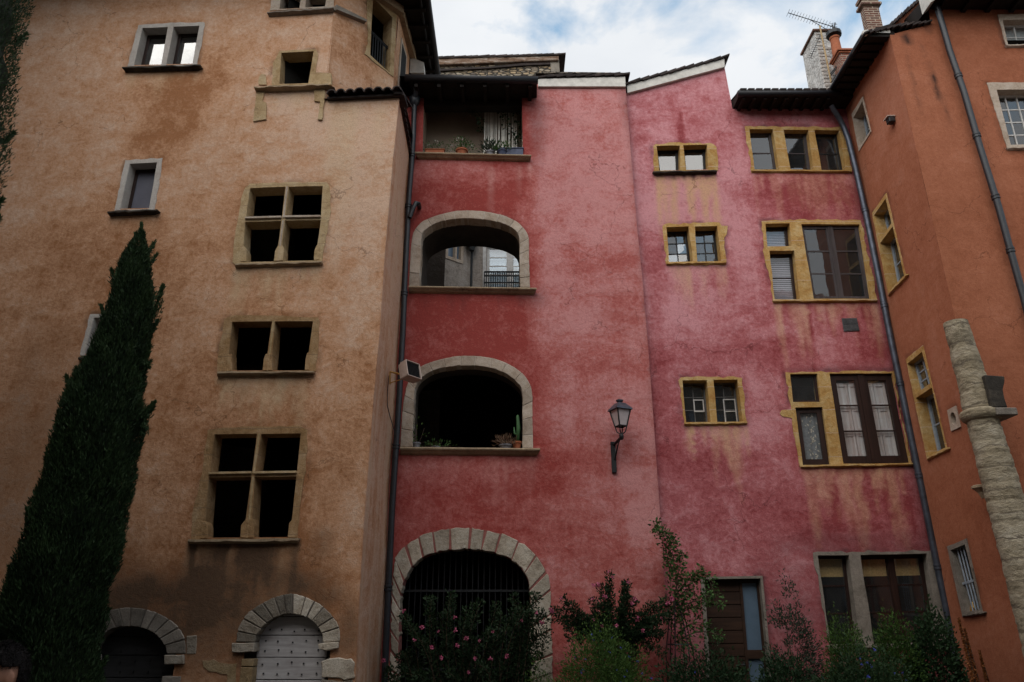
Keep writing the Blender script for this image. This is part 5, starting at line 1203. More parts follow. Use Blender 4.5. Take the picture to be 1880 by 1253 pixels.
# brown eave along the return wall and its gutter
ga = atZ(1590, 68, zo); xg = ga.x
m = MB(); m.add([(xg, FY, zo), (SXW+.1, FY, zo), (SXW+.1, 14.3, zo), (xg, 14.3, zo), (xg, FY, zo+.1), (SXW+.1, FY, zo+.3), (SXW+.1, 14.3, zo+.3), (xg, 14.3, zo+.1)], [[0, 1, 2, 3], [4, 5, 6, 7], [0, 1, 5, 4], [1, 2, 6, 5], [2, 3, 7, 6], [3, 0, 4, 7]])
for k in range(10):
    y = FY+.08+k*.235; m.box(((xg+SXW)/2, y, zo-.02), (SXW-xg, .15, .05)); 
m.build('eave', 'soffit', ora)
m = MB(); m.tube([(xg-.04, FY+.02, zo+.04), (xg-.04, 14.0, zo+.04)], .06, 10); m.build('gutter', 'gutter', ora, smooth=True)
m = MB(); m.add([(xg-.02, FY-.03, zo+.02), (SXW, FY-.03, zo+.02), (SXW, FY-.03, zo+.13), (xg-.02, FY-.03, zo+.1)], [[0, 1, 2, 3]]); m.tube([(xg-.04, FY-.02, zo+.04), (xg-.04, FY+.03, zo+.04)], .065, 10); m.build('eave_end', 'white_paint', ora)
zk = FR.uv(1709, 45)[1]; xk = SXW+FR.uv(1709, 45)[0]
m = MB(); m.add([(xg-.05, FY+.02, zo+.12), (xg-.05, 14.6, zo+.12), (xk, 14.6, zk), (xk, FY+.02, zk)], [[0, 1, 2, 3]]); m.add([(xg, 14.6, zo-1), (14, 14.6, zo-1), (14, 14.6, zk), (xg, 14.6, zo+.12)], [[0, 1, 2, 3]])
m.build('roof', 'tile', ora)
verge(FR, ora, (1588, 62), (1662, 47), 7, .08, back=.5, h=.035); verge(FR, ora, (1655, 50), (1710, 42), 5, .08, back=.5, h=.035)
# higher wing behind with a raking verge
BG = Facade((0, 12.7), 0)
m = MB(); m.prism(BG, BG.q([(1618, 80), (1636, 50), (1692, -2), (1760, -60), (2200, -60), (2200, 80)]), 0, .3); m.build('gable_wall', 'orange', ora)
verge(BG, ora, (1630, 54), (1700, -9), 12, .12, back=.4, h=.06)
XR = FR.uv(1705, 20)[0]+SXW
m = MB(); m.add([(XR-.05, FY-.6, zF), (16, FY-.6, zF), (16, FY+1, zF), (XR-.05, FY+1, zF), (XR-.05, FY-.6, zF+.15), (16, FY-.6, zF+.15), (16, FY+1, zF+.5), (XR-.05, FY+1, zF+.5)], [[0, 1, 2, 3], [4, 5, 6, 7], [0, 1, 5, 4], [1, 2, 6, 5], [2, 3, 7, 6], [3, 0, 4, 7]])
for k in range(10): m.box((XR+.2+k*.5, FY-.3, zF-.04), (.09, .6, .09))
m.build('eave', 'soffit', ora)
m = MB(); m.prism(FR, FR.q([(1688, -14), (1706, -14), (1706, 16), (1697, 22)], -.06), -.3, .02); m.build('fascia', 'white_paint', ora)
m = MB(); m.tube([(XR-.1, FY-.66, zF+.1), (16, FY-.66, zF+.1)], .08, 10); m.build('gutter', 'gutter', ora, smooth=True)
P = [(1718, 8, -.12), (1724, 25, -.12), (1744, 95, -.12), (1770, 170, -.12), (1799, 270, -.12), (1833, 379, -.12), (1855, 460, -.12), (1880, 549, -.12), (1915, 690, -.12)]
pts = ppts(FR, P); pts.append(Vector((pts[-1].x+.1, pts[-1].y, 0)))
o = pipe(pts, .058, 'dark_pipe', ora, (2.6, 3.8, 4.85, 6.0), collar_r=1.25); o['label'] = 'dark downpipe on the front of the orange wall'
m = MB()                                                        # one dark room inside
x0, x1, y0, y1 = SXW+.05, 13.9, FY+.05, 14.9
m.add([(x, y, z) for x in (x0, x1) for y in (y0, y1) for z in (.02, zo-.1)], [[4, 6, 7, 5], [0, 4, 6, 2], [1, 3, 7, 5], [2, 6, 7, 3]]); m.build('room', 'room', ora, recalc=False)
m = MB(); m.add([(x, FY+.06, z) for x, z in ((SXW, zo-.1), (16, zo-.1), (16, zF+.2), (SXW, zF+.2))][:0] or [(SXW+.3, FY+.9, zo-.4), (16, FY+.9, zo-.4), (16, FY+.9, zF+.4), (SXW+.3, FY+.9, zF+.4)], [[0, 1, 2, 3]]); m.build('dark_sheet', 'room', ora, recalc=False)  # dark sheet added behind the upper storey to stand for room shade
# small square lamp head on the return wall
c = SW.uv(1636, 222, -.06)
sl_ = thing('wall_light', 'tiny square brown wall light high on the orange return wall', 'wall light', SW.W(c[0], 0, c[1]))
m = MB(); m.prism(SW, [(c[0]-.07, c[1]-.06), (c[0]+.07, c[1]-.06), (c[0]+.07, c[1]+.06), (c[0]-.07, c[1]+.06)], -.13, -.01); m.build('housing', 'iron', sl_, bevel=.01)
m = MB(); m.prism(SW, [(c[0]-.10, c[1]+.06), (c[0]+.08, c[1]+.06), (c[0]+.08, c[1]+.08), (c[0]-.10, c[1]+.08)], -.16, .0); m.build('cover', 'beige_metal', sl_)
# painted rainwater hopper and pipe beside the column
P = [(1797, 890, -.14), (1806, 912, -.14), (1818, 938, -.10), (1830, 985, -.10), (1848, 1050, -.10), (1866, 1115, -.10), (1880, 1170, -.10), (1900, 1253, -.1)]
SWx = SW
hp = thing('hopper_pipe', 'thin red-brown rainwater pipe with a flared hopper beside the stone column', 'drainpipe', (SXW-.1, FY+.25, 0))
pts = [atX(x, y, SXW+d) for x, y, d in P]; pts.append(Vector((pts[-1].x, pts[-1].y, 0)))
m = MB(); m.tube(pts[1:], .035, 10); m.build('pipe', 'orange', hp, smooth=True)
m = MB(); h = pts[1]; m.lathe(h+Vector((0, 0, -.03)), [(.036, 0), (.055, .05), (.075, .10), (.13, .16), (.15, .165), (.15, .2), (.13, .21)], 10); m.build('hopper', 'sill_stone', hp)

# ================================================================== broken stone column at the corner
CY = 11.55
ax = [(1754, 592), (1785, 700), (1803, 770), (1836, 885), (1867, 1000), (1905, 1140)]
hw = [20, 24.5, 27, 30, 32, 34]
pts = [atY(x, y, CY) for x, y in ax]
cxm, dx = np.mean([p.x for p in pts[:5]]), 0
colm = thing('stone_column', 'broken weathered stone column with a bracket standing against the orange corner', 'column', (cxm, CY, 0))
m = MB(); rr = random.Random(12); z = 0.0; ztop = pts[0].z+.0; zb_ = atY(1808, 765, CY).z
xs = lambda z: float(np.interp(z, [p.z for p in pts][::-1], [p.x for p in pts][::-1]))
wr = [w*((CY)/ray(*a).y)/F for w, a in zip(hw, ax)]; rad = lambda z: float(np.interp(z, [p.z for p in pts][::-1], wr[::-1]))
NN = 36; prof = []; zz = np.arange(0, ztop, .03); dr_ = [Vector((xs(z), CY, z)) for z in zz]
vs_ = []; course = np.floor(zz/.26+.3*np.sin(zz*3))
for i, z in enumerate(zz):
    for k in range(NN):
        a = 2*math.pi*k/NN; cc = vnoise(np.array([course[i]*3.3+.1]), np.array([.5]), 4)[0]
        r = rad(z)*(1+.03*(cc-.5)) + .03*(fbm(np.array([k/NN*9]), np.array([z*5]), 6, 4)[0]-.5) + .026*(fbm(np.array([k/NN*16]), np.array([z*9]), 16, 4)[0]-.5)
        if abs((z/.26+.3*math.sin(z*3)) % 1-.02) < .05: r -= .012
        zt_ = z if i < len(zz)-1 else z
        vs_.append(dr_[i]+Vector((r*math.cos(a), r*math.sin(a), 0)))
fs = [[i*NN+k, i*NN+(k+1) % NN, (i+1)*NN+(k+1) % NN, (i+1)*NN+k] for i in range(len(zz)-1) for k in range(NN)]+[[(len(zz)-1)*NN+k for k in range(NN)]]
m.add(vs_, fs); m.build('shaft', 'column_stone', colm, smooth=True, autosmooth=50)
m = MB(); zc_ = zb_; r0 = rad(zc_)
m.lathe((xs(zc_), CY, zc_-.09), [(r0*.98, 0), (r0*1.15, .03), (r0*1.28, .07), (r0*1.30, .15), (r0*1.2, .18), (r0*1.0, .2)], 24)
m.build('band', 'column_stone', colm, bevel=.012)
xb = xs(zc_)+.13; zz0 = zc_+.07; MB().box((xs(zc_)+.22, CY-.06, zc_+.005), (.34, .5, .12)).build('bracket_foot', 'grey_stone', colm, bevel=.012); pf = [(0, 0), (.17, 0), (.16, .12), (.165, .24), (.21, .36), (.22, .42), (0, .44)]
hsc = (atY(1818, 692, CY-.2).z-zz0)/.44
P0 = [Vector((xb-.12+x*1.45, CY-.30, zz0+z*hsc)) for x, z in pf]; P1 = [p+Vector((0, .5, 0)) for p in P0]; n = len(pf)
MB().add(P0+P1, [list(range(n)), list(range(2*n-1, n-1, -1))]+[[i, (i+1) % n, n+(i+1) % n, n+i] for i in range(n)]).build('bracket', 'black_stone', colm, bevel=.012)

# ================================================================== things on the roofs
def stack_box(near, farL, right, Y, zbot, mat, parent, name, capmat=None, cap=0.0, inset=0.0):
    """rectangular stack from its surveyed top corners"""
    N_ = atY(*near, Y); Fp = atZ(*farL, N_.z); Rp = atY(*right, Y)
    x0, x1, y0, y1 = N_.x+inset, Rp.x-inset, Y+inset, Fp.y-inset
    m = MB(); m.box(((x0+x1)/2, (y0+y1)/2, (N_.z-cap+zbot)/2), (x1-x0, y1-y0, N_.z-cap-zbot)); o = m.build(name, mat, parent)
    return N_, Fp, Rp, (x0, x1, y0, y1), o
wc = thing('chimney_stack', 'broad whitewashed rubble chimney stack with thin tiled top', 'chimney', (6.5, 16, 10), 'chimneys on the roofs')
N_, Fp, Rp, b4, o = stack_box((1495, 58), (1471, 100), (1532, 58), 15.6, 10.4, 'white_rubble', wc, 'stack')
m = MB(); m.box(((b4[0]+b4[1])/2, (b4[2]+b4[3])/2, N_.z+.02), (b4[1]-b4[0]+.1, b4[3]-b4[2]+.1, .07)); m.build('coping', 'roof_clay', wc, bevel=.01)
m = MB(); rr = random.Random(3)
for k in range(26):
    z = N_.z-.1-k*.12; w = rr.uniform(.12, .4); m.tone = rr.uniform(-.2, .1); m.box((b4[0]+w/2+.01, b4[2]+.05, z), (w, .13, rr.uniform(.05, .09)))
m.build('quoin', 'white_stone', wc, bevel=.01)
m = MB(); m.lathe((b4[0]+.15, b4[2]+.5, N_.z+.05), [(.09, 0), (.1, .05), (.08, .12), (.03, .16)], 10); m.build('cap_stone', 'white_stone', wc)
bc = thing('chimney_stack', 'small red brick chimney with a clay pot beside the white stack', 'chimney', (7, 14.8, 10), 'chimneys on the roofs')
N_, Fp, Rp, b4, o = stack_box((1538, 90), (1524, 118), (1567, 87), 14.9, 10.6, 'brick', bc, 'stack', inset=.07)
m = MB(); cx_, cy_ = (b4[0]+b4[1])/2, (b4[2]+b4[3])/2
m.box((cx_, cy_, N_.z), (b4[1]-b4[0]+.14, b4[3]-b4[2]+.14, .06)); m.box((cx_, cy_, N_.z-.055), (b4[1]-b4[0]+.07, b4[3]-b4[2]+.07, .05)); m.build('coping', 'terracotta', bc, bevel=.008)
pz = N_.z+.03; pc = Vector((b4[0]+.05, cy_+.0, pz)); pth = atY(1530, 70, cy_).z-pz
m = MB(); m.lathe(pc, [(.13, 0), (.125, .02), (.11, pth-.06), (.125, pth-.05), (.125, pth)], 14); m.build('chimney_pot', 'terracotta', bc, smooth=True, autosmooth=40)
m = MB(); m.lathe(pc+Vector((0, 0, pth)), [(.09, 0), (.10, .03), (.19, .06), (.19, .16), (.17, .17), (.05, .2)], 12); m.tube([pc+Vector((0, 0, pth+.1)), pc+Vector((.02, 0, pth+.42))], .02, 6); m.build('cowl', 'iron', bc)
oc = thing('chimney_stack', 'old brown brick chimney rising behind the orange eave', 'chimney', (8, 13, 10), 'chimneys on the roofs')
N_, Fp, Rp, b4, o = stack_box((1582, 6), (1574, 24), (1619, 5), 13.1, 11.0, 'dark_brick', oc, 'stack', inset=.06)
m = MB(); cx_, cy_ = (b4[0]+b4[1])/2, (b4[2]+b4[3])/2; sx_, sy_ = b4[1]-b4[0], b4[3]-b4[2]
m.box((cx_, cy_, N_.z+.02), (sx_+.12, sy_+.12, .07)); m.box((cx_, cy_, N_.z+.1), (sx_+.04, sy_+.04, .1)); m.box((cx_, cy_, N_.z+.2), (sx_+.1, sy_+.1, .08)); m.build('coping', 'dark_brick', oc, bevel=.006)
# aerials
YA = 15.35
an = thing('tv_aerial', 'long thin television aerial on a pale mast fixed to the white chimney', 'aerial', atY(1524, 150, YA))
m = MB(); m.tube([atY(1526, 152, YA), atY(1507, 58, YA), atY(1505, 48, YA)], .022, 8); m.build('mast', 'gold_stone', an)
m = MB(); a, b = atY(1447, 24, YA), atY(1534, 51, YA); m.tube([a, b], .012, 6)
for k in range(17):
    p = a.lerp(b, k/16.5); m.tube([p+Vector((0, -.13, 0)), p+Vector((0, .13, 0))], .005, 4)
m.tube([atY(1486, 36, YA), atY(1524, 58, YA)], .009, 6); m.tube([atY(1533, 42, YA), atY(1530, 72, YA)], .016, 6)
for y in (44, 49, 54): m.tube([atY(1524, y, YA), atY(1537, y+1, YA)], .006, 4)
m.build('boom', 'iron', an)
an2 = thing('tv_aerial', 'short comb-like aerial hanging against the white chimney side', 'aerial', atY(1497, 85, YA-.05))
m = MB(); a, b = atX(1505, 64, 6.32), atX(1488, 107, 6.32); a, b = atY(1506, 64, 15.4), atY(1488, 107, 15.4); m.tube([a, b], .01, 6)
for k in range(12):
    p = a.lerp(b, k/11); m.tube([p+Vector((-.07, 0, .01)), p+Vector((.07, 0, -.01))], .005, 4)
m.build('boom', 'iron', an2)
dc = thing('roof_bracket', 'dark metal bracket with cable loops low on the chimney mast', 'bracket', atY(1530, 140, YA))
m = MB()
for a_, b_ in (((1525, 135), (1536, 122)), ((1526, 138), (1534, 128)), ((1527, 150), (1534, 138))): m.tube([atY(*a_, YA-.1), atY(*b_, YA-.1)], .02, 6)
m.build('arm', 'iron', dc)

# ================================================================== houses behind
YB = 20.0
bgh = thing('townhouse', 'grey plastered house glimpsed through the upper gallery arch', 'house', (0, 20.5, 0), 'houses around the courtyard')
BB = Facade((0, YB), 0)
ci = BB.W(BB.uv(866, 500)[0], 0, 0)
BL = Facade((ci.x, ci.y), 38)
k9 = lambda p: tr(p, 720, 370, 6)
zt_b = 15.5
gf = lambda u, z: (.5+(fbm(u*.8, z*.8, 313, 4)-.5)*.9, np.zeros_like(u), np.clip(fbm(u*1.4, z*.7, 331, 4)-.55, 0, 1)*2.2)
bw_ = k9([(1035, 480), (1560, 480), (1560, 1120), (1035, 1120)])
wall(BB, [(0+ci.x, 0), (7, 0), (7, zt_b), (ci.x, zt_b)], [shrink(BB.q(bw_), .02)], .14, gf, 'grey', bgh)
wp = [k9([(612, 500), (668, 500), (690, 625), (612, 600)]), k9([(708, 490), (752, 490), (755, 640), (710, 620)])]
wq = [[(-2.2, 10.9), (-1.75, 10.9), (-1.75, 9.9), (-2.2, 9.9)]]
a0 = BL.uv(*k9([(612, 602)])[0]); a1 = BL.uv(*k9([(755, 640)])[0]); am = BL.uv(*k9([(690, 627)])[0]); am2 = BL.uv(*k9([(708, 620)])[0])
bo = [[(a0[0], a0[1]+1.4), (am[0], a0[1]+1.4), (am[0], a0[1]), (a0[0], a0[1])], [(am2[0], a0[1]+1.4), (a1[0], a0[1]+1.4), (a1[0], a0[1]), (am2[0], a0[1])]]
wall(BL, [(-9, 0), (0, 0), (0, zt_b), (-9, zt_b)], bo, .14, gf, 'grey', bgh)
m = MB(); fo = [(bo[0][0][0]-.08, bo[0][0][1]+.1), (bo[1][1][0]+.08, bo[0][0][1]+.1), (bo[1][1][0]+.08, bo[0][2][1]-.1), (bo[0][0][0]-.08, bo[0][2][1]-.1)]
wb_ = MB().holed(BL, fo, bo, -.02, .04, .2).build('window', 'pale_stone', bgh); fixn(wb_); wb_['label'] = 'small blue two-light window high on the grey wall'
m = MB(); [m.prism(BL, q, .12, .14) for q in bo]; m.build('pane', 'frost', wb_)
q = BB.q(bw_); wb2 = MB().holed(BB, [(q[0][0]-.1, q[0][1]+.1), (q[1][0]+.1, q[1][1]+.1), (q[2][0]+.1, q[2][1]-.1), (q[3][0]-.1, q[3][1]-.1)], [q], -.03, .05, .2).build('window', 'white_wood', bgh); fixn(wb2); wb2['label'] = 'tall white french window with iron railing'
glaze(BB, wb2, q, .08, 'white_wood', fw=.1, bw=.035, nc=1, nr=6, leaves=2, mid=.07); m = MB(); m.prism(BB, q, .18, .19); m.build('blind', 'pale_blind', wb2)  # blind coloured to carry the bright reflection on the panes
ra = BB.uv(*k9([(1015, 775)])[0], -.2); rb = BB.uv(*k9([(1560, 780)])[0], -.2); rc = BB.uv(*k9([(1015, 935)])[0], -.2)
m = MB()
for z in (ra[1], ra[1]-.14, rc[1]+.12): m.tube([BB.W(ra[0], -.2, z), BB.W(rb[0], -.2, z)], .022, 6)
n = 22
for k in range(n+1): u = ra[0]+(rb[0]-ra[0])*k/n; m.tube([BB.W(u, -.2, ra[1]), BB.W(u, -.2, rc[1]-.2)], .014, 5)
for k in range(n): u = ra[0]+(rb[0]-ra[0])*(k+.5)/n; m.tube([BB.W(u, -.2, ra[1]-.02), BB.W(u+.04, -.2, ra[1]-.07), BB.W(u, -.2, ra[1]-.12), BB.W(u-.04, -.2, ra[1]-.07), BB.W(u, -.2, ra[1]-.02)], .009, 4)
m.build('railing', 'iron', wb2)
pp = [BL.W(BL.uv(*k9([(352, 640)])[0], -.2)[0], -.2, z) for z in (zt_b, 0)]
m = MB(); m.tube(pp, .07, 8); m.tube([pp[0]+Vector((.28, 0, 0)), pp[1]+Vector((.28, 0, 0))], .03, 8); m.build('downpipe', 'zinc', bgh, smooth=True)
hh = BB.uv(*k9([(880, 520)])[0], -.2); m = MB(); m.lathe((ci.x, ci.y-.25, hh[1]-.1), [(.08, 0), (.1, .1), (.2, .25), (.22, .55)], 10); m.tube([(ci.x, ci.y-.12, hh[1]), (ci.x, ci.y-.12, 0)], .035, 8); m.build('rain_hopper', 'iron', bgh)
m = MB(); m.add([(-9, YB+.3, zt_b), (7, YB-.3, zt_b), (7, 27, zt_b+2.5), (-9, 27, zt_b+2.5)], [[0, 1, 2, 3]]); m.build('roof', 'tile', bgh)
YRb = 20.6; RB = Facade((0, YRb), 0)
rbh = thing('townhouse', 'rubble stone gable of a taller house showing above the red house roof', 'house', (-1, 21, 0), 'houses around the courtyard')
rp = RB.q([(770, 112), (1025, 106), (1027, 138)]); rpo = [(rp[0][0]-1.0, 0), (rp[2][0]+.02, 0), rp[1], rp[0], (rp[0][0]-1.0, rp[0][1]-.02)]
m = MB(); m.prism(RB, rpo, 0, 3.0); m.build('wall', 'rubble', rbh)
cp = RB.q([(770, 109), (1026, 103), (1026, 111), (770, 121)], -.1); m = MB(); m.prism(RB, cp, -.12, 3.1); m.build('coping', 'rusty_coping', rbh, bevel=.02)
m = MB(); p2 = RB.q([(770, 129), (900, 123), (960, 117), (1010, 116), (1010, 119), (960, 121), (900, 126), (770, 133)], -.05); m.prism(RB, p2, -.07, .05); m.build('string_course', 'tile', rbh)
verge(RB, rbh, (790, 108), (1027, 102), 22, .15, back=3.0, h=.05)
m = MB(); m.prism(RB, RB.q([(1010, 110), (1026, 109), (1028, 140), (1012, 140)]), -.03, .1); m.build('quoin', 'grey_stone', rbh)

# unseen houses added behind and beside the viewer: they shade the walls and stand in the window reflections
def plain_house(label, x0, x1, y0, y1, h, side, wins):
    t = thing('townhouse', label, 'house', ((x0+x1)/2, (y0+y1)/2, 0), 'houses around the courtyard')
    m = MB(); m.box(((x0+x1)/2, (y0+y1)/2, h/2), (x1-x0, y1-y0, h)); m.build('wall', 'courtyard', t)
    m = MB(); c = ((x0+x1)/2, (y0+y1)/2); e = .5
    B = [(x0-e, y0-e, h+.004), (x1+e, y0-e, h+.004), (x1+e, y1+e, h+.004), (x0-e, y1+e, h+.004)]
    if x1-x0 > y1-y0: Tp = [(x0+2, c[1], h+2), (x1-2, c[1], h+2)]; fs = [[0, 1, 5, 4], [2, 3, 4, 5], [1, 2, 5], [3, 0, 4], [3, 2, 1, 0]]
    else: Tp = [(c[0], y0+2, h+2), (c[0], y1-2, h+2)]; fs = [[0, 3, 5, 4], [2, 1, 4, 5], [0, 1, 4], [2, 3, 5], [3, 2, 1, 0]]
    m.add(B+Tp, fs); m.build('roof', 'red_tile', t)
    for (a, z) in wins:
        m = MB()
        if side == 'N': fc = Facade((0, y1), 180); u = -a
        elif side == 'E': fc = Facade((x1, 0), 90); u = a
        else: fc = Facade((x0, 0), -90); u = -a
        q = [(u-.5, z+1.7), (u+.5, z+1.7), (u+.5, z), (u-.5, z)]
        m.prism(fc, q, -.01, .02); f = m.build('window', 'frost', t)
        m = MB(); leafsash(m, fc, q, -.05, .08, .03, 2, 3, .03); m.build('frame', 'grey_wood', f)
    return t
plain_house('unseen long plastered house added behind the viewer to shade the courtyard', -16, 18, -13, -6.5, 17.0, 'N', [(x, z) for x in range(-12, 15, 4) for z in (1.2, 4.6, 8.0, 11.2)])
plain_house('unseen plastered wing added on the left to shade the tan wall', -17.5, -11.6, -6.4, 11.0, 16.0, 'E', [(y, z) for y in (-4, 0, 4, 8) for z in (1.2, 4.6, 8.0)])
plain_house('unseen plastered wing added on the right, kept low to let light in', 13.2, 18, -6.4, 9.5, 5.5, 'W', [(y, z) for y in (-4, 0, 4, 8) for z in (1.2,)])

# ================================================================== wall lantern
bp = PL.uv(1127, 840); lan = thing('wall_lantern', 'black four-sided street lantern on a wall bracket on the red wall', 'lantern', PL.W(bp[0], 0, bp[1]))
ztp, zbt = PL.uv(1126, 814, -.04)[1], PL.uv(1128, 868, -.04)[1]; ux, ux2 = PL.uv(1125, 814)[0], PL.uv(1128, 866)[0]
LC = atY(1140, 783, 14-.42)                        # bottom of the lantern glass
m = MB(); m.prism(PL, [(ux-.045, ztp), (ux+.045, ztp), (ux+.045, zbt), (ux-.045, zbt)], -.05, .0); m.box(PL.W(ux, -.03, ztp), (.1, .08, .05)); m.build('back_plate', 'iron', lan, bevel=.006)
m = MB(); foot_ = LC+Vector((0, 0, -.20)); st_ = PL.W(ux+.02, -.05, PL.uv(1130, 818)[1])
m.tube([st_, foot_], .028, 8); m.tube([PL.W(ux+.02, -.05, PL.uv(1130, 845)[1]), st_.lerp(foot_, .55)+Vector((0, 0, -.06)), foot_+Vector((0, 0, .02))], .013, 6)
cur = [PL.W(ux+.03, -.06-.05*math.sin(t*3.1), ztp-.1-(ztp-zbt)*.35*t) for t in np.linspace(0, 1, 10)]; m.tube(cur, .012, 6)
m.lathe(foot_+Vector((0, 0, -.06)), [(.02, 0), (.04, .03), (.045, .08), (.03, .12)], 10)
m.build('bracket', 'iron', lan, smooth=True, autosmooth=50)
rz = Matrix.Rotation(R(24), 3, 'Z')
hL = atY(1140, 753, 13.58).z-LC.z; bw2, tw2 = .08, .142
def ring(w, z): return [LC+rz @ Vector((a*w, b*w, z)) for a, b in ((-1, -1), (1, -1), (1, 1), (-1, 1))]
B_, T_ = ring(bw2, 0), ring(tw2, hL); m = MB()
for i in range(4):
    m.tube([B_[i], T_[i]], .014, 6); m.tube([B_[i], B_[(i+1) % 4]], .013, 6); m.tube([T_[i], T_[(i+1) % 4]], .016, 6)
    m.tube([B_[i], B_[i].lerp(foot_, .55)+(B_[i]-LC)*.25, foot_+Vector((0, 0, .04))], .011, 6)
m.build('lantern_frame', 'iron', lan)
m = MB(); Bi, Ti = ring(bw2-.004, .005), ring(tw2-.006, hL-.005)
for i in range(4): m.add([Bi[i], Bi[(i+1) % 4], Ti[(i+1) % 4], Ti[i]], [[0, 1, 2, 3]])
m.build('lantern_glass', 'lamp_glass', lan, recalc=False)
m = MB(); R1, R2, R3, R4 = ring(tw2+.035, hL-.01), ring(tw2+.02, hL+.025), ring(.08, hL+.125), ring(.06, hL+.135)
for a, b in ((R1, R2), (R2, R3), (R3, R4)):
    for i in range(4): m.add([a[i], a[(i+1) % 4], b[(i+1) % 4], b[i]], [[0, 1, 2, 3]])
m.add(R1, [[3, 2, 1, 0]]); m.add(R4, [[0, 1, 2, 3]])
m.lathe(LC+Vector((0, 0, hL+.13)), [(.045, 0), (.04, .02), (.07, .04), (.07, .06), (.04, .075), (.015, .08)], 14); m.build('lantern_roof', 'zinc', lan)

# ================================================================== floodlight on the tower's side
fc_ = atY(756, 681, 12.75); fl = thing('floodlight', 'square pale floodlight with a dark louvred front beside the corner downpipe', 'floodlight', fc_)
rotf = Matrix.Rotation(R(52), 3, 'Z') @ Matrix.Rotation(R(-14), 3, 'X')
def fbox(m, c, s): m.box(fc_+rotf @ Vector(c), s, rotf)
m = MB(); fbox(m, (0, .09, 0), (.33, .14, .30)); fbox(m, (0, .02, .155), (.35, .16, .02)); fbox(m, (0, .02, -.155), (.35, .16, .02)); fbox(m, (-.17, .02, 0), (.02, .16, .30)); fbox(m, (.17, .02, 0), (.02, .16, .30)); m.build('housing', 'beige_metal', fl, bevel=.006)
m = MB(); fbox(m, (0, .0, 0), (.315, .03, .29))
for k in range(9): fbox(m, (-.14+k*.035, -.025, 0), (.006, .04, .285))
m.build('louvre', 'iron', fl)
m = MB(); wa, wb = atY(716, 683, 12.9), atY(716, 706, 12.9); ctr = fc_+rotf @ Vector((0, .16, -.02))
m.tube([wa, ctr], .016, 6); m.tube([wb, wa], .014, 6); m.tube([wb.lerp(wa, .1), ctr+Vector((0, 0, -.05))], .01, 6); m.tube([ctr+Vector((0, 0, .1)), ctr+Vector((-.07, -.02, .06)), ctr], .012, 6); m.build('bracket', 'brass', fl)
m = MB(); m.tube([atY(x, y, 12.85) for x, y in ((714, 690), (711, 720), (711, 745), (716, 765), (722, 785), (728, 805))], .008, 5); m.build('cable', 'iron', fl)

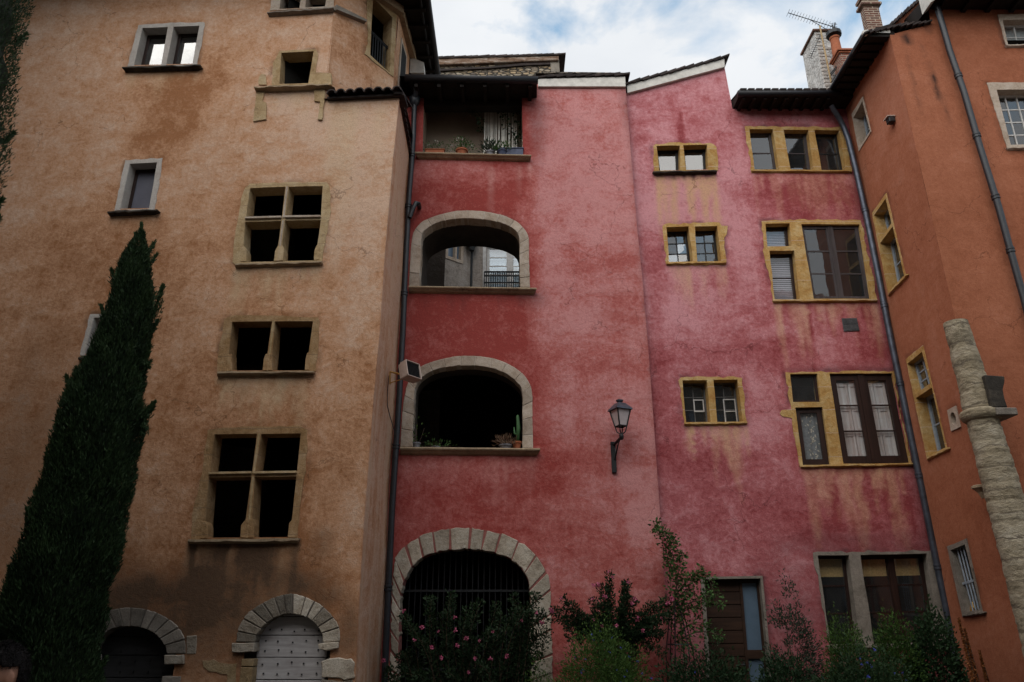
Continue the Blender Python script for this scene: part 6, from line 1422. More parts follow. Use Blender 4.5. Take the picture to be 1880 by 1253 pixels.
# ================================================================== plants
def cypress(label, Y, left, right, n, seed, extra=(), zmin=.3):
    t = thing('cypress_tree', label, 'tree', (0, Y, 0), 'cypresses by the tan wall')
    ys = np.linspace(max(left[0][1], right[0][1]), min(left[-1][1], right[-1][1]), 60)
    xl_ = np.interp(ys, [p[1] for p in left], [p[0] for p in left]); xr_ = np.interp(ys, [p[1] for p in right], [p[0] for p in right])
    Lp = [atY(x, y, Y) for x, y in zip(xl_, ys)]; Rp_ = [atY(x, y, Y) for x, y in zip(xr_, ys)]
    zc = np.array([p.z for p in Lp])[::-1]; xc = np.array([(a.x+b.x)/2 for a, b in zip(Lp, Rp_)])[::-1]; rc = np.array([abs(b.x-a.x)/2 for a, b in zip(Lp, Rp_)])[::-1]
    zc = np.r_[0.25, zc]; xc = np.r_[xc[0], xc]; rc = np.r_[rc[0]*.8, rc]
    t.location = (xc[0], Y, 0); ROOT[t.name] = Vector(t.location)
    m = MB(); m.tube([(np.interp(z, zc, xc), Y, z) for z in np.linspace(0, zc[-1]*.88, 12)], list(np.linspace(.16, .03, 12)), 10); m.build('trunk', 'bark', t)
    zz = zc[0]+(zc[-1]-zc[0])*rng.random(n*2); w = np.interp(zz, zc, rc)/rc.max(); k = rng.random(n*2) < np.clip(w, .12, 1); zz = zz[k][:n]; n = len(zz)
    th = rng.random(n)*2*np.pi; r = np.interp(zz, zc, rc); xx = np.interp(zz, zc, xc)
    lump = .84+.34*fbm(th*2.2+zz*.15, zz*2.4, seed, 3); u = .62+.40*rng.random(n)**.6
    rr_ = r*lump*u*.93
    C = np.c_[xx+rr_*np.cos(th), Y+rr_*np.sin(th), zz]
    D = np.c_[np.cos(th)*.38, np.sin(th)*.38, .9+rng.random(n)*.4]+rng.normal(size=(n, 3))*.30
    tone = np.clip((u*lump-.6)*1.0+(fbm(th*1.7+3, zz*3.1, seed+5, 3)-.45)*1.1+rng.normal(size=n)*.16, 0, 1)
    # side shoots that break the outline
    Cs = [C]; Ds = [D]; Ts = [tone]
    shoots = list(extra)
    for i in range(60):
        z = zc[0]+(zc[-1]-zc[0])*rng.random()**1.1; a = rng.random()*6.283; b = np.array([np.interp(z, zc, xc)+np.interp(z, zc, rc)*.82*math.cos(a), Y+np.interp(z, zc, rc)*.82*math.sin(a), z])
        shoots.append((b, b+np.array([math.cos(a)*.09, math.sin(a)*.09, .22+.16*rng.random()]), .05+.03*rng.random()))
    for b, e, w in shoots:
        q = 260 if w < .09 else 700; s = rng.random(q); wid = w*(1.05-s)**.8
        P = np.array(b)+np.outer(s, np.array(e)-np.array(b))+unit(q)*wid[:, None]*rng.random(q)[:, None]
        Cs.append(P); Ds.append(np.tile(np.array(e)-np.array(b), (q, 1))/np.linalg.norm(np.array(e)-np.array(b))+rng.normal(size=(q, 3))*.32); Ts.append(np.clip(.4+.5*s+rng.normal(size=q)*.15, 0, 1))
    C = np.concatenate(Cs); D = np.concatenate(Ds); T = np.concatenate(Ts)
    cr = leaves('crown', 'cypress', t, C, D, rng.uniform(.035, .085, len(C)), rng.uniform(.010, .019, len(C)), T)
    m = MB(); zs_ = np.linspace(zc[0], zc[-1]-.25, 40); m.tube([(np.interp(z, zc, xc), Y, z) for z in zs_], [max(.01, float(np.interp(z, zc, rc))*.78*(.92+.1*math.sin(z*7))) for z in zs_], 20); m.build('solid_core', 'core', t)  # opaque core added to stop see-through, crown shade in its colour
    return t
YC = 9.6
ex = []
for a, b, w in (((276, 590), (299, 526), .14), ((262, 770), (281, 742), .10), ((258, 660), (272, 672), .07), ((240, 460), (249, 430), .05), ((260, 445), (260, 412), .045), ((195, 590), (186, 562), .06), ((128, 720), (122, 692), .07), ((264, 800), (266, 765), .07)):
    ex.append((np.array(atY(*a, YC)), np.array(atY(*b, YC)), w))
cypress('tall narrow cypress leaning against the tan wall', YC,
        [(257, 428), (249, 442), (231, 465), (214, 510), (204, 560), (190, 600), (164, 660), (142, 700), (122, 750), (110, 800), (98, 850), (78, 900), (52, 955), (55, 985), (36, 1030), (20, 1075), (8, 1130), (2, 1190), (-8, 1253), (-15, 1330)],
        [(262, 428), (268, 452), (271, 482), (278, 520), (280, 560), (276, 600), (268, 650), (256, 720), (262, 770), (258, 800), (244, 840), (240, 880), (228, 930), (220, 985), (212, 1040), (196, 1090), (186, 1140), (182, 1190), (180, 1253), (180, 1330)], 120000, 5, ex)
cypress('dark cypress cut by the top left edge of the picture', 7.6,
        [(-120, -160), (-135, -60), (-150, 40), (-165, 150), (-185, 260), (-200, 360), (-225, 470), (-330, 900), (-380, 1253), (-390, 1330)],
        [(52, -160), (44, -40), (34, 20), (24, 80), (18, 140), (10, 220), (-4, 300), (-16, 335), (-20, 370), (-16, 410), (-60, 450), (-90, 900), (-150, 1253), (-160, 1330)], 50000, 9)

def curve(a, b, sag, n=9, side=0.0):
    a, b = np.array(a, float), np.array(b, float); d = b-a; out = []
    for t in np.linspace(0, 1, n):
        p = a+d*t; p[2] += sag*math.sin(math.pi*t); p[0] += side*math.sin(math.pi*t); out.append(p)
    return np.array(out)
FLOWER = {}
def blossom_mesh(kind, r, n, mat):
    key = (kind, r, mat)
    if key in FLOWER: return FLOWER[key]
    U = unit(n); C = U*r*.25; o = leaves(kind, mat, None, C, U+np.array([0, 0, .25]), r*rng.uniform(.8, 1.1, n), r*.8, rng.random(n), bend=.6)
    FLOWER[key] = o.data; bpy.data.objects.remove(o); return FLOWER[key]
def put_blossoms(t, pts, kind, r, mat, n=16):
    me = blossom_mesh(kind, r, n, mat)
    for p in pts[:95]:
        o = bpy.data.objects.new(kind, me); col.objects.link(o); o.parent = t; o.location = Vector(p)-ROOT[t.name]
        o.rotation_euler = tuple(rng.random(3)*6.28); s = .75+.5*rng.random(); o.scale = (s, s, s)
def shrub(label, cat, base, stems, lmat, per_m, ln, wd, spread, stem_r=.008, stem_mat='twig', flowers=(), fmat='pink_petal', fr=.04, name='flowering_shrub', droop=0.0, tonec=.45):
    """stems: list of (polyline); leaves sit along them"""
    t = thing(name, label, cat, base)
    m = MB(); C = []; D = []
    for P in stems:
        m.tube([tuple(p) for p in P], list(np.linspace(stem_r, stem_r*.35, len(P))), 5)
        L_ = np.sum(np.linalg.norm(np.diff(P, axis=0), axis=1)); k = max(4, int(L_*per_m)); s = np.sort(rng.random(k)**.8)*(len(P)-1); i = np.minimum(s.astype(int), len(P)-2); f = (s-i)[:, None]
        p = P[i]*(1-f)+P[i+1]*f; d = (P[i+1]-P[i]); d /= np.linalg.norm(d, axis=1)[:, None]+1e-9
        o = unit(k); o -= d*np.sum(o*d, 1)[:, None]; o /= np.linalg.norm(o, axis=1)[:, None]+1e-9
        C.append(p+o*rng.random(k)[:, None]*spread); D.append(o+d*.55+np.array([0, 0, .25-droop])+rng.normal(size=(k, 3))*.2)
    m.build('stems', stem_mat, t)
    C = np.concatenate(C); D = np.concatenate(D); n = len(C)
    leaves('foliage', lmat, t, C, D, ln*rng.uniform(.65, 1.25, n), wd*rng.uniform(.7, 1.2, n), tonec+rng.normal(size=n)*.22)
    if len(flowers): put_blossoms(t, [f for i, f in enumerate(flowers) if i % 3 != 2], 'blossom', fr, fmat)
    return t
def px(x, y, Y): return np.array(atY(x, y, Y))
def ground_at(x, Y): return np.array([atY(x, 1200, Y).x, Y, 0.02])

# rose bush in front of the barred arch
st_ = []; fl_ = []
tips = [(738, 1122), (760, 1150), (785, 1092), (800, 1130), (832, 1090), (850, 1112), (880, 1100), (905, 1096), (915, 1120), (945, 1088), (958, 1105), (975, 1120), (988, 1090), (996, 1130), (985, 1160), (940, 1150), (900, 1150), (860, 1145), (820, 1160), (780, 1170), (750, 1190), (725, 1205), (705, 1230), (715, 1250), (770, 1210), (810, 1200), (850, 1190), (900, 1185), (950, 1190), (990, 1190), (880, 1220), (830, 1230), (930, 1225), (965, 1210), (760, 1240), (795, 1185), (1000, 1115), (870, 1170), (735, 1225), (1010, 1150)]
for i, (x, y) in enumerate(tips+tips[::2]):
    Y = 13.05+rng.uniform(-.45, .5); b = ground_at(min(975, max(740, 850+(x-850)*.55+rng.uniform(-40, 40))), 13.1); st_.append(curve(b, px(x+rng.uniform(-8, 8), y+rng.uniform(-4, 10), Y), .25, 10, rng.uniform(-.15, .15)))
for x, y in ((741, 1122), (775, 1152), (803, 1166), (805, 1160), (836, 1157), (868, 1158), (905, 1160), (957, 1140), (962, 1170), (793, 1189), (761, 1175), (840, 1122), (835, 1134), (704, 1213), (698, 1246), (810, 1208), (872, 1210), (885, 1175), (856, 1172), (880, 1177), (891, 1200), (900, 1210), (860, 1235), (872, 1240), (995, 1143), (840, 1185), (763, 1226), (930, 1205), (985, 1125)):
    fl_.append(px(x, y, 12.55+rng.uniform(-.15, .2)))
shrub('sprawling rose bush with small pink blooms in front of the barred arch', 'rose bush', (-.6, 13.1, 0), st_, 'rose_leaf', 150, .055, .034, .085, flowers=fl_, fr=.03, name='rose_bush')
# crape-myrtle like shrub with long flowering wands on the red wall
st_ = []; fl_ = []
wands = [(1118, 1052), (1102, 1072), (1152, 1070), (1150, 1068), (1033, 1098), (1012, 1118), (1036, 1112), (1165, 1100), (1085, 1100), (1110, 1095), (1200, 1108), (1232, 1098), (1225, 1108), (1060, 1155), (1075, 1140), (1140, 1120), (1185, 1130), (1215, 1140), (1195, 1160), (1150, 1150), (1100, 1140), (1060, 1130), (1220, 1165), (1120, 1165), (1040, 1150), (1170, 1175)]
for i, (x, y) in enumerate(wands*2):
    b = ground_at(1130+rng.uniform(-25, 30), 13.3); mid = px(1130+(x-1130)*.35, 1172, 13.2); e = px(x, y+(0 if i < len(wands) else rng.uniform(15, 40)), 13.3+rng.uniform(-.25, .2)); st_.append(np.concatenate([curve(b, mid, 0, 4), curve(mid, e, .08, 7)[1:]]))
for x, y in ((1118, 1050), (1124, 1060), (1100, 1068), (1098, 1074), (1153, 1069), (1110, 1090), (1112, 1096), (1030, 1098), (1034, 1106), (1010, 1119), (1014, 1122), (1162, 1103), (1160, 1108), (1166, 1100), (1200, 1117), (1172, 1134), (1090, 1138), (1058, 1155), (1233, 1100), (1225, 1108), (1112, 1140), (1215, 1135), (1132, 1149), (1085, 1153), (1105, 1150), (1180, 1158), (1142, 1070), (1088, 1100), (1170, 1138), (1125, 1055), (1108, 1094), (1090, 1075)): fl_.append(px(x, y, 13.1+rng.uniform(-.15, .15)))
shrub('shrub with long wands of pink blooms against the red wall', 'shrub', (1.8, 13.3, 0), st_, 'rose_leaf', 190, .052, .028, .07, flowers=fl_, fr=.033, name='flowering_shrub')
# climbing rose on an iron obelisk at the joint of the two walls
st_ = []
path = [(1236, 1253), (1240, 1190), (1240, 1130), (1232, 1080), (1228, 1040), (1224, 1010), (1212, 985), (1202, 970)]
base = [px(x, y, 13.5) for x, y in path]; base = [np.array([base[0][0], 13.5, 0.02])]+base; st_.append(np.array(base)); st_.append(np.array(base)+np.array([.08, -.1, 0]))
for a, b in (((1236, 1130), (1256, 1015)), ((1238, 1150), (1285, 1042)), ((1240, 1140), (1310, 1090)), ((1240, 1120), (1328, 1112)), ((1240, 1170), (1305, 1150)), ((1240, 1180), (1330, 1168)), ((1236, 1100), (1262, 1060)), ((1228, 1050), (1248, 1020)), ((1226, 1020), (1240, 995)), ((1240, 1160), (1212, 1110)), ((1285, 1050), (1322, 1100)), ((1240, 1110), (1275, 1090)), ((1222, 1010), (1236, 985)), ((1212, 985), (1204, 968)), ((1240, 1140), (1298, 1120)), ((1236, 1180), (1280, 1200)), ((1238, 1100), (1290, 1060)), ((1236, 1060), (1225, 1030))):
    for _ in range(2): st_.append(curve(px(*a, 13.45), px(b[0]+rng.uniform(-5, 5), b[1]+rng.uniform(-4, 4), 13.35+rng.uniform(-.15, .1)), .12, 8))
shrub('climbing rose reaching up the joint of the red and rose walls', 'climbing rose', (2.95, 13.5, 0), st_, 'vine_leaf', 80, .062, .04, .10, flowers=[px(x, y, 13.2) for x, y in ((1233, 1100), (1226, 1108), (1218, 1132))], fr=.036, name='climbing_rose', droop=.3)
ob = thing('garden_obelisk', 'thin dark iron obelisk holding the climbing rose', 'plant support', (3.0, 13.45, 0)); m = MB(); O_ = Vector((float(px(1248, 1200, 13.45)[0]), 13.45, 0)); zt_ = float(px(1240, 1100, 13.45)[2])
for a in range(6):
    d = Vector((math.cos(a*1.047), math.sin(a*1.047), 0)); m.tube([O_+d*.24, O_+d*.23+Vector((0, 0, zt_*.6)), O_+d*.12+Vector((0, 0, zt_*.88)), O_+Vector((0, 0, zt_))], .009, 5)
for z, r in ((.4, .24), (.9, .235), (1.35, .21)): m.tube([O_+Vector((r*math.cos(a), r*math.sin(a), z)) for a in np.linspace(0, 6.283, 19)], .008, 5)
m.build('obelisk_frame', 'iron', ob)

def mound(label, cat, cx, Y, px_top, px_l, px_r, lmat, n, ln, wd, seed, fl=0, fmat='blue_petal', fr=.02, depth=.8, name='bush', up=.5, tonec=.45, lump=.35, gap=.0):
    """a rounded bush rooted on the ground: leaves through the volume of a lumpy dome"""
    H = float(px(cx, px_top, Y)[2]); x0, x1 = float(px(px_l, px_top+40, Y)[0]), float(px(px_r, px_top+40, Y)[0]); c = np.array([(x0+x1)/2, Y, 0.0]); a = (x1-x0)/2
    t = thing(name, label, cat, tuple(c))
    U = unit(n); U[:, 2] = np.abs(U[:, 2]); th = np.arctan2(U[:, 1], U[:, 0]); lm = 1-lump*.5+lump*fbm(th*2.5+7, U[:, 2]*4+seed, seed, 3)*1.4-lump*.2
    r = (.5+.55*rng.random(n)**.55)*lm; P = U*r[:, None]*np.array([a, depth, H])+c; P[:, 2] = np.maximum(P[:, 2], .03)
    D = U*np.array([1, 1, .4])+np.array([0, 0, up])+rng.normal(size=(n, 3))*.45
    if gap: k = fbm(P[:, 0]*5, P[:, 2]*5, seed+4, 2) > gap; P, D, r = P[k], D[k], r[k]
    leaves('foliage', lmat, t, P, D, ln*rng.uniform(.6, 1.3, len(P)), wd*rng.uniform(.7, 1.2, len(P)), tonec+(r-.8)*.5+rng.normal(size=len(P))*.2)
    m = MB()
    for k in range(16):
        u = unit(1)[0]; u[2] = abs(u[2]); m.tube([c+np.array([rng.uniform(-.15, .15), rng.uniform(-.1, .1), 0]), c+u*np.array([a, depth, H])*.5, c+u*np.array([a, depth, H])*.85+np.array([0, 0, .05])], [.014, .009, .004], 5)
    m.build('stems', 'twig', t)
    if fl:
        U = unit(fl); U[:, 2] = np.abs(U[:, 2]); U[:, 1] = -np.abs(U[:, 1]); put_blossoms(t, [c+u*np.array([a, depth, H])*rng.uniform(.9, 1.08) for u in U], 'blossom', fr, fmat, 9)
    return t
mound('low bright green bush dotted with tiny blue flowers below the red wall', 'bush', 1110, 11.9, 1172, 1015, 1205, 'bush_leaf', 17000, .05, .018, 3, 60, fr=.018, lump=.5)
mound('small green plant at the foot of the pale arch jamb', 'plant', 985, 12.6, 1222, 955, 1025, 'bush_leaf', 1800, .05, .014, 4, 0, depth=.35)
mound('low leafy ground plants before the brown door', 'plants', 1290, 12.3, 1208, 1180, 1410, 'dark_leaf', 9000, .06, .03, 5, 12, fr=.015, depth=.5, lump=.5)
mound('loose grey-leaved shrub to the right of the brown door', 'shrub', 1445, 13.4, 1098, 1400, 1500, 'grey_leaf', 8000, .055, .024, 6, 0, depth=.45, gap=.38, lump=.5)
mound('bright green feathery bush under the left light of the ground floor window', 'bush', 1550, 13.1, 1150, 1500, 1605, 'bush_leaf', 12000, .05, .018, 7, 0, depth=.45, lump=.4)
mound('bright green leafy bush under the right light of the ground floor window', 'bush', 1640, 13.2, 1140, 1590, 1690, 'bush_leaf', 11000, .055, .022, 8, 0, depth=.42, tonec=.3)
mound('dark ivy-like bush at the foot of the zinc downpipe', 'bush', 1705, 13.1, 1125, 1650, 1760, 'dark_leaf', 8000, .06, .04, 9, 0, depth=.4, tonec=.7)
mound('blue-flowered ground plants in front of the ground floor window', 'plants', 1560, 12.2, 1195, 1475, 1680, 'dark_leaf', 12000, .055, .026, 10, 45, fr=.02, depth=.6, tonec=.9, lump=.55)
mound('dark low plants between the door and the window bushes', 'plants', 1450, 12.3, 1205, 1370, 1510, 'dark_leaf', 6000, .06, .03, 11, 0, depth=.4)
for i, (x, top, lab) in enumerate(((1768, 1135, 'tall rust-brown flower spike nearest the zinc downpipe'), (1779, 1155, 'shorter rust-brown flower spike beside the tall one'), (1806, 1195, 'low rust-brown flower spike furthest right'))):
    Y = 12.4; b = ground_at(x, Y); e = px(x-8, top, Y); b[0] = e[0]+.05
    t = thing('flower_spike', lab, 'plant', tuple(b)); P = curve(b, e, 0, 8, .03); m = MB(); m.tube([tuple(p) for p in P], [.012]*7+[.004], 6); m.build('stem', 'twig', t)
    k = 900; s = rng.random(k)**.9; q = P[0]+np.outer(.2+.8*s, P[-1]-P[0]); leaves('seed_heads', 'rust_petal', t, q+unit(k)*(.03*(1.2-s))[:, None], unit(k)+np.array([0, 0, .3]), .03, .02, rng.random(k))
    k = 60; leaves('foliage', 'dark_leaf', t, P[0]+rng.random((k, 1))*np.array([0, 0, .7])+unit(k)*.03, unit(k)*np.array([1, 1, .3])+np.array([0, 0, .3]), .13, .05, rng.random(k))

# potted plants and hangings in the galleries
def pot_plant(label, fc, pxc, z, d, shape, size, pmat, leaf, n, ln, wd, h, sp, fl=None, cat='potted plant', hole=None, name='potted_plant', tilt=0):
    u = fc.uv(pxc, hole, d)[0]; c = fc.W(u, d, z); t = thing(name, label, cat, c); m = MB()
    if shape == 'box': m.box(c+Vector((0, 0, size[2]/2)), size); m.box(c+Vector((0, 0, size[2])), (size[0]+.03, size[1]+.03, .03)); p = m.build('planter', pmat, t, bevel=.008); ex = (size[0]/2, size[1]/2); hz = size[2]
    else: m.lathe(c, [(size[0]*.7, 0), (size[0]*.95, size[1]*.8), (size[0]*1.1, size[1]*.8), (size[0]*1.1, size[1]), (size[0]*.9, size[1]), (size[0]*.85, size[1]*.85)], 16); m.build('pot', pmat, t); ex = (size[0]*.8, size[0]*.8); hz = size[1]
    if leaf:
        b = np.array(c)+np.c_[rng.uniform(-1, 1, n)*ex[0], rng.uniform(-1, 1, n)*ex[1], np.full(n, hz)]; d_ = unit(n); d_[:, 2] = np.abs(d_[:, 2])
        P = b+d_*np.array([sp, sp, h])*rng.random(n)[:, None]**.6; leaves('foliage', leaf, t, P, d_+np.array([0, 0, .3]), ln*rng.uniform(.6, 1.2, n), wd, rng.random(n))
        m = MB(); [m.tube([tuple(b[i]), tuple(b[i]+d_[i]*np.array([sp, sp, h])*.8)], .004, 4) for i in range(min(14, n))]; m.build('stems', 'twig', t)
    if fl: put_blossoms(t, [np.array(c)+np.array([0, 0, hz])+u_*np.array([sp, sp, h]) for u_ in (lambda U: np.c_[U[:, 0], U[:, 1], np.abs(U[:, 2])])(unit(fl[0]))], 'blossom', fl[2], fl[1], 8)
    return t
zl = PL.uv(870, 286, -.13)[1]-.0; zL2 = PL.uv(870, 285, .1)[1]
zs3 = PL.uv(860, 286, -.13)[1]+.012; zs1 = PL.uv(860, 827, -.13)[1]+.012
ztop3 = PL.uv(860, 283, -.13)[1]+.014; ztop1 = PL.uv(860, 824, -.13)[1]+.014
pot_plant('terracotta window box with a small pale plant at the left of the top gallery', PL, 799, ztop3, .02, 'box', (.42, .18, .15), 'terracotta', 'vine_leaf', 130, .05, .025, .26, .2, (12, 'white_petal', .02), hole=275)
pot_plant('round terracotta pot with a white flowered bush on the top gallery sill', PL, 848, ztop3, .05, 'pot', (.13, .2), 'terracotta', 'vine_leaf', 260, .05, .03, .32, .26, (14, 'white_petal', .022), hole=275)
pot_plant('long blue planter with green and blue plants at the right of the top gallery', PL, 938, ztop3, .04, 'box', (.55, .2, .19), 'blue_pot', None, 0, 0, 0, 0, 0, hole=275)
pot_plant('bright green plant in a small pot before the strip curtain', PL, 922, ztop3, -.04, 'pot', (.1, .12), 'blue_pot', 'vine_leaf', 260, .06, .025, .22, .2, None, hole=275)
pot_plant('blue spiky plant at the foot of the strip curtain', PL, 900, ztop3, .03, 'pot', (.1, .14), 'grey_pot', 'grey_leaf', 120, .16, .03, .26, .18, None, hole=275)
# curtain of strips hanging in the doorway at the back of the top gallery
dcur = .5; cu0, cu1 = PL.uv(889, 230, dcur)[0], PL.uv(950, 230, dcur)[0]; ct, cb = PL.uv(900, 197, dcur)[1], PL.uv(900, 300, dcur)[1]
cur_ = thing('strip_curtain', 'pale curtain of hanging strips at the right of the top gallery', 'curtain', PL.W(cu0, dcur, cb)); m = MB(); n = 20
for k in range(n):
    u = cu0+(cu1-cu0)*(k+.5)/n; w = (cu1-cu0)/n*.36*random.uniform(.7, 1.3); dd = dcur+random.uniform(-.02, .02); s1, s2_ = random.uniform(-.02, .02), random.uniform(-.03, .03)
    m.add([PL.W(u-w, dd, ct), PL.W(u+w, dd, ct), PL.W(u+w+s1, dd+.02, (ct+cb)/2), PL.W(u-w+s1, dd+.02, (ct+cb)/2), PL.W(u+w+s2_, dd, cb), PL.W(u-w+s2_, dd, cb)], [[0, 1, 2, 3], [3, 2, 4, 5]])
m.build('strips', 'cloth', cur_, recalc=False); m = MB(); m.tube([PL.W(cu0-.04, dcur, ct), PL.W(cu1+.04, dcur, ct)], .014, 6); m.build('rail', 'cloth', cur_)
P = []
for (x, y), (x2, y2) in zip([(795, 184), (810, 190), (830, 194), (855, 198), (875, 206), (884, 225)], [(810, 190), (830, 194), (855, 198), (875, 206), (884, 225), (880, 240)]): P.append(px(x, y, 14.25))
P.append(px(880, 240, 14.35)); s_ = [np.array(P), np.array([px(x, y, 14.3) for x, y in ((905, 186), (915, 200), (925, 215), (935, 240), (948, 262))]), np.array([px(x, y, 14.3) for x, y in ((945, 186), (948, 205), (950, 235), (952, 270))]), np.array([px(x, y, 14.3) for x, y in ((915, 188), (930, 196), (945, 200))]), np.array([px(x, y, 14.4) for x, y in ((785, 172), (792, 180), (803, 186))])]
t = shrub('dark vine trailing under the roof of the top gallery', 'vine', tuple(s_[0][0]), s_, 'dark_leaf', 75, .07, .045, .09, name='trailing_vine', droop=.5)
pot_plant('terracotta pot with a tall cactus at the right of the middle gallery sill', PL, 949, ztop1, .06, 'pot', (.09, .16), 'terracotta', None, 0, 0, 0, 0, 0, hole=815, name='potted_cactus')
cc_ = PL.uv(949, 800, .06); ca = bpy.data.objects[[o.name for o in bpy.data.objects if o.name.startswith('potted_cactus')][0]]; m = MB(); zc0, zc1 = ztop1+.15, PL.uv(951, 762, .06)[1]
for k in range(1): m.tube([PL.W(cc_[0]+.01, .06, zc0), PL.W(cc_[0]+.03, .06, (zc0+zc1)/2), PL.W(cc_[0]+.015, .06, zc1-.04), PL.W(cc_[0]+.015, .06, zc1)], [.035, .04, .03, .01], 9)
m.tube([PL.W(cc_[0]+.02, .06, zc0+.12), PL.W(cc_[0]-.05, .05, zc0+.18), PL.W(cc_[0]-.055, .05, zc0+.30)], [.02, .022, .008], 8); m.build('cactus_stem', 'cactus', ca, smooth=True)
pot_plant('dry reddish rosette plant in a low pot beside the cactus', PL, 928, ztop1, .03, 'pot', (.12, .09), 'grey_pot', 'dry_leaf', 150, .11, .02, .16, .18, None, hole=815)
pot_plant('grey pot with long bare twigs at the left of the middle gallery sill', PL, 765, ztop1, .05, 'pot', (.07, .14), 'grey_pot', 'bush_leaf', 40, .06, .03, .5, .22, None, hole=815)
pot_plant('small trailing green plant on the middle gallery sill', PL, 800, ztop1, .08, 'pot', (.08, .07), 'grey_pot', 'vine_leaf', 90, .06, .03, .12, .35, None, hole=815)
# small lantern standing in the barred window
lq = SW.q([(1787, 1114)], .12)[0]; lt = thing('table_lantern', 'small golden lantern behind the bars of the ground floor window', 'lantern', SW.W(lq[0], .12, lq[1]-.1)); m = MB(); m.lathe(SW.W(lq[0], .12, lq[1]-.1), [(.05, 0), (.065, .03), (.05, .1), (.035, .13), (.03, .16), (.008, .18)], 12); m.build('body', 'brass', lt, smooth=True)

# ================================================================== the passer-by at the lower left
def skin_mesh(vs, es, rad, root=0, sub=2):
    me = bpy.data.meshes.new('tmp'); me.from_pydata(vs, es, []); o = bpy.data.objects.new('tmp', me); col.objects.link(o)
    md = o.modifiers.new('s', 'SKIN'); md.use_smooth_shade = True
    for i, r in enumerate(rad): me.skin_vertices[0].data[i].radius = r if isinstance(r, tuple) else (r, r)
    for i in range(len(vs)): me.skin_vertices[0].data[i].use_root = (i == root)
    sm = o.modifiers.new('d', 'SUBSURF'); sm.levels = sub; sm.render_levels = sub
    dg = bpy.context.evaluated_depsgraph_get(); r = bpy.data.meshes.new_from_object(o.evaluated_get(dg)); bpy.data.objects.remove(o); return r
def person(label, loc, yaw, hgt):
    t = thing('person', label, 'person', loc); k = hgt/1.72; rot = Matrix.Rotation(yaw, 3, 'Z')     # local frame: faces -Y, left hand at +X
    bm = bmesh.new()
    def addm(me):
        bm.from_mesh(me); bpy.data.meshes.remove(me)
    v = [(0, 0, .95), (0, 0, 1.12), (0, .01, 1.3), (0, .02, 1.42), (0, .015, 1.49), (0, 0, 1.56)]; e = [(0, 1), (1, 2), (2, 3), (3, 4), (4, 5)]; r = [(.15, .105), (.135, .10), (.155, .11), (.10, .08), (.055, .055), (.055, .058)]
    for s in (-1, 1):
        b = len(v); v += [(s*.17, .02, 1.40), (s*.215, .03, 1.13), (s*.225, -.02, .90), (s*.225, -.05, .84), (s*.22, -.06, .79)]; e += [(3, b), (b, b+1), (b+1, b+2), (b+2, b+3), (b+3, b+4)]; r += [.058, .046, .034, (.022, .036), (.018, .036)]
        h = b+4
        for f, (dx, dl) in enumerate(((-.028, .075), (-.01, .085), (.009, .08), (.026, .062))):
            c = len(v); v += [(s*.22+dx*.35, -.062+dx*.9, .765), (s*.215, -.07+dx, .765-dl*.55), (s*.205, -.068+dx, .765-dl)]; e += [(h, c), (c, c+1), (c+1, c+2)]; r += [.010, .009, .007]
        c = len(v); v += [(s*.205, -.10, .82), (s*.20, -.12, .785), (s*.195, -.125, .76)]; e += [(b+3, c), (c, c+1), (c+1, c+2)]; r += [.012, .010, .008]
        c = len(v); v += [(s*.095, 0, .88), (s*.10, -.01, .5), (s*.10, .02, .10), (s*.105, -.06, .04), (s*.11, -.14, .03)]; e += [(0, c), (c, c+1), (c+1, c+2), (c+2, c+3), (c+3, c+4)]; r += [.095, .062, .04, .042, .03]
    addm(skin_mesh(v, e, r))
    # head: an egg with brow, nose, chin, ears and lips pushed out of it
    h = bmesh.new(); bmesh.ops.create_uvsphere(h, u_segments=48, v_segments=36, radius=1)
    for q in h.verts:
        x, y, z = q.co; g = lambda a, b, c, s: math.exp(-((x-a)**2+(y-b)**2+(z-c)**2)/s)
        X = x*.076*(1-.18*max(0, -z)**1.5); Y_ = y*.096; Z = z*.115
        if y < 0: Y_ *= 1-.10*max(0, -z)
        f = g(0, -1, -.22, .016)*.026+g(0, -.97, -.08, .01)*.012+g(0, -.86, -.52, .02)*.009+g(0, -.84, -.6, .02)*.006+g(0, -.6, -.85, .05)*.012+g(.3, -.92, .16, .02)*.006+g(-.3, -.92, .16, .02)*.006-g(.36, -.93, -.02, .018)*.010-g(-.36, -.93, -.02, .018)*.010+g(.55, -.72, -.25, .06)*.005+g(-.55, -.72, -.25, .06)*.005
        q.co = (X, Y_-f, Z)
    for s in (-1, 1):
        m2 = bmesh.ops.create_uvsphere(h, u_segments=14, v_segments=10, radius=1)['verts']
        for q in m2: x, y, z = q.co; q.co = (s*.078+x*.010+s*.008*max(0, y), .012+y*.02, -.008+z*.033)
    for q in h.verts: q.co = Vector(q.co)+Vector((0, -.015, 1.605))
    tm = bpy.data.meshes.new('h'); h.to_mesh(tm); h.free(); addm(tm)
    me = bpy.data.meshes.new('body'); bm.to_mesh(me); bm.free(); o = bpy.data.objects.new('tmpb', me); col.objects.link(o)
    md = o.modifiers.new('r', 'REMESH'); md.mode = 'VOXEL'; md.voxel_size = .006; md.use_smooth_shade = True; sm = o.modifiers.new('l', 'SMOOTH'); sm.iterations = 2; sm.factor = .4
    dg = bpy.context.evaluated_depsgraph_get(); b2 = bpy.data.meshes.new_from_object(o.evaluated_get(dg)); bpy.data.objects.remove(o); b2.name = 'body'
    xf = lambda me: me.transform(Matrix.Diagonal((k, k, k, 1))) or me.transform(rot.to_4x4())
    xf(b2); link('body', b2, 'skin', t, True)
    hb = bmesh.new(); bmesh.ops.create_uvsphere(hb, u_segments=64, v_segments=48, radius=1); kill = []
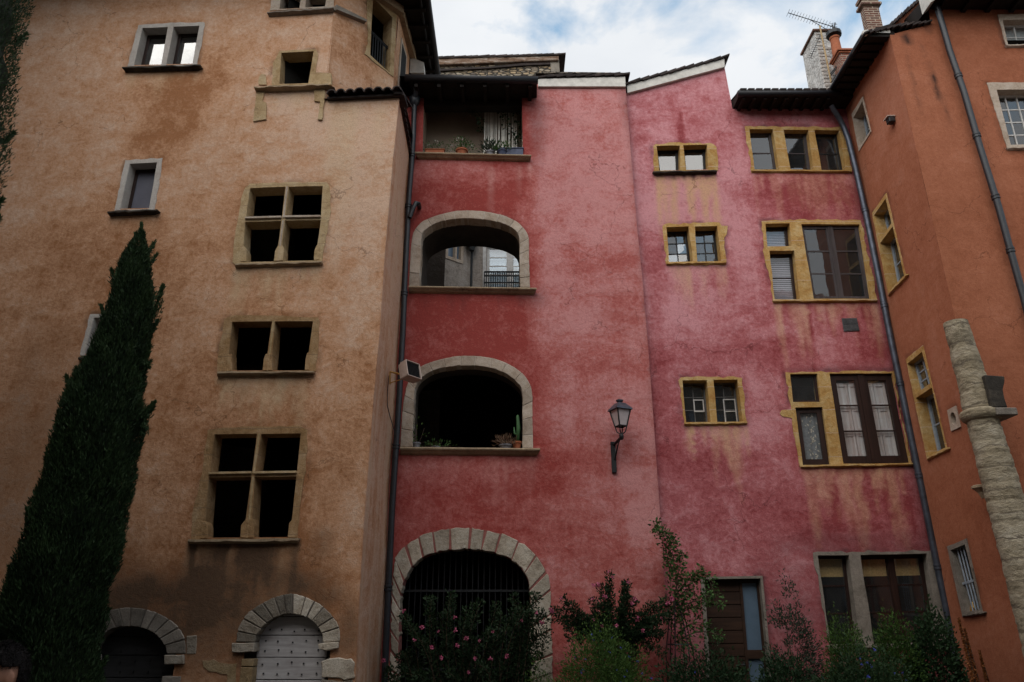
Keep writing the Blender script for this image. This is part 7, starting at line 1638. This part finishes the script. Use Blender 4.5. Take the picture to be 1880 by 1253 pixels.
    for q in hb.verts:
        x, y, z = q.co; n = fbm(np.array([x*9+z*4]), np.array([y*9+z*7]), 3, 3)[0]
        hair = (z > .50-.20*abs(x)**2 and y < -.35) or (y >= -.35 and z > -.05-.55*max(0, y)+(.22 if y < .05 else 0)*(1 if z < .2 else 0) )
        if abs(x) > .66 and -.45 < y < .45 and z < .30: hair = False
        if not hair: kill.append(q)
        g = 1.0+.10+.05*(n-.5)+.05*max(0, z); q.co = (x*.076*g, y*.096*g-.015, z*.115*g+1.605)
    bmesh.ops.delete(hb, geom=kill, context='VERTS'); hm = bpy.data.meshes.new('hair'); hb.to_mesh(hm); hb.free(); xf(hm); ho = link('hair', hm, 'hair', t, True)
    sd_ = ho.modifiers.new('s', 'SOLIDIFY'); sd_.thickness = .012
    hv = [v.co.copy() for v in hm.vertices]; hn = [v.normal.copy() for v in hm.vertices]; k_ = rng.integers(0, len(hv), 7000)
    Hc = np.array([hv[i] for i in k_])+rng.normal(size=(7000, 3))*.004+np.array([hn[i] for i in k_])*.001; Hd = np.array([hn[i] for i in k_])*.5+np.array([0, 0, -.35])+rng.normal(size=(7000, 3))*.35
    leaves('hair_strands', 'hair', t, Hc+np.array(ROOT[t.name]), Hd, .013, .002, np.zeros(7000))
    eb = bmesh.new()
    for s in (-1, 1):
        vv = bmesh.ops.create_uvsphere(eb, u_segments=12, v_segments=8, radius=.0125)['verts']
        for q in vv: q.co = Vector(q.co)+Vector((s*.031, -.094, 1.602))
    em = bpy.data.meshes.new('eyes'); eb.to_mesh(em); eb.free(); xf(em); link('eyes', em, 'white_paint', t, True)
    def cloth(nm, mat, vs, es, rs): me2 = skin_mesh(vs, es, rs); xf(me2); me2.name = nm; link(nm, me2, mat, t, True)
    vs, es, rs = [(0, 0, .90), (0, 0, 1.12), (0, .01, 1.3), (0, .02, 1.42), (0, .015, 1.47)], [(0, 1), (1, 2), (2, 3), (3, 4)], [(.175, .125), (.155, .118), (.175, .128), (.12, .095), (.07, .07)]
    for s in (-1, 1): b = len(vs); vs += [(s*.175, .02, 1.40), (s*.218, .03, 1.13), (s*.226, -.02, .89)]; es += [(3, b), (b, b+1), (b+1, b+2)]; rs += [.072, .06, .047]
    cloth('jacket', 'jacket', vs, es, rs)
    vs, es, rs = [(0, 0, .95)], [], [(.16, .115)]
    for s in (-1, 1): c = len(vs); vs += [(s*.095, 0, .86), (s*.10, -.01, .5), (s*.10, .02, .09)]; es += [(0, c), (c, c+1), (c+1, c+2)]; rs += [.105, .078, .06]
    cloth('trousers', 'trousers', vs, es, rs)
    for s in (-1, 1): cloth('shoe', 'shoe', [(s*.10, .05, .05), (s*.105, -.06, .045), (s*.11, -.16, .03)], [(0, 1), (1, 2)], [(.05, .05), (.05, .045), (.04, .03)])
    return t
HP = CAM+ray(18, 1190)*3.1
person('person with short dark hair passing at the lower left corner, only the head in view', (HP.x, HP.y, 0), R(-38), HP.z*1.0)
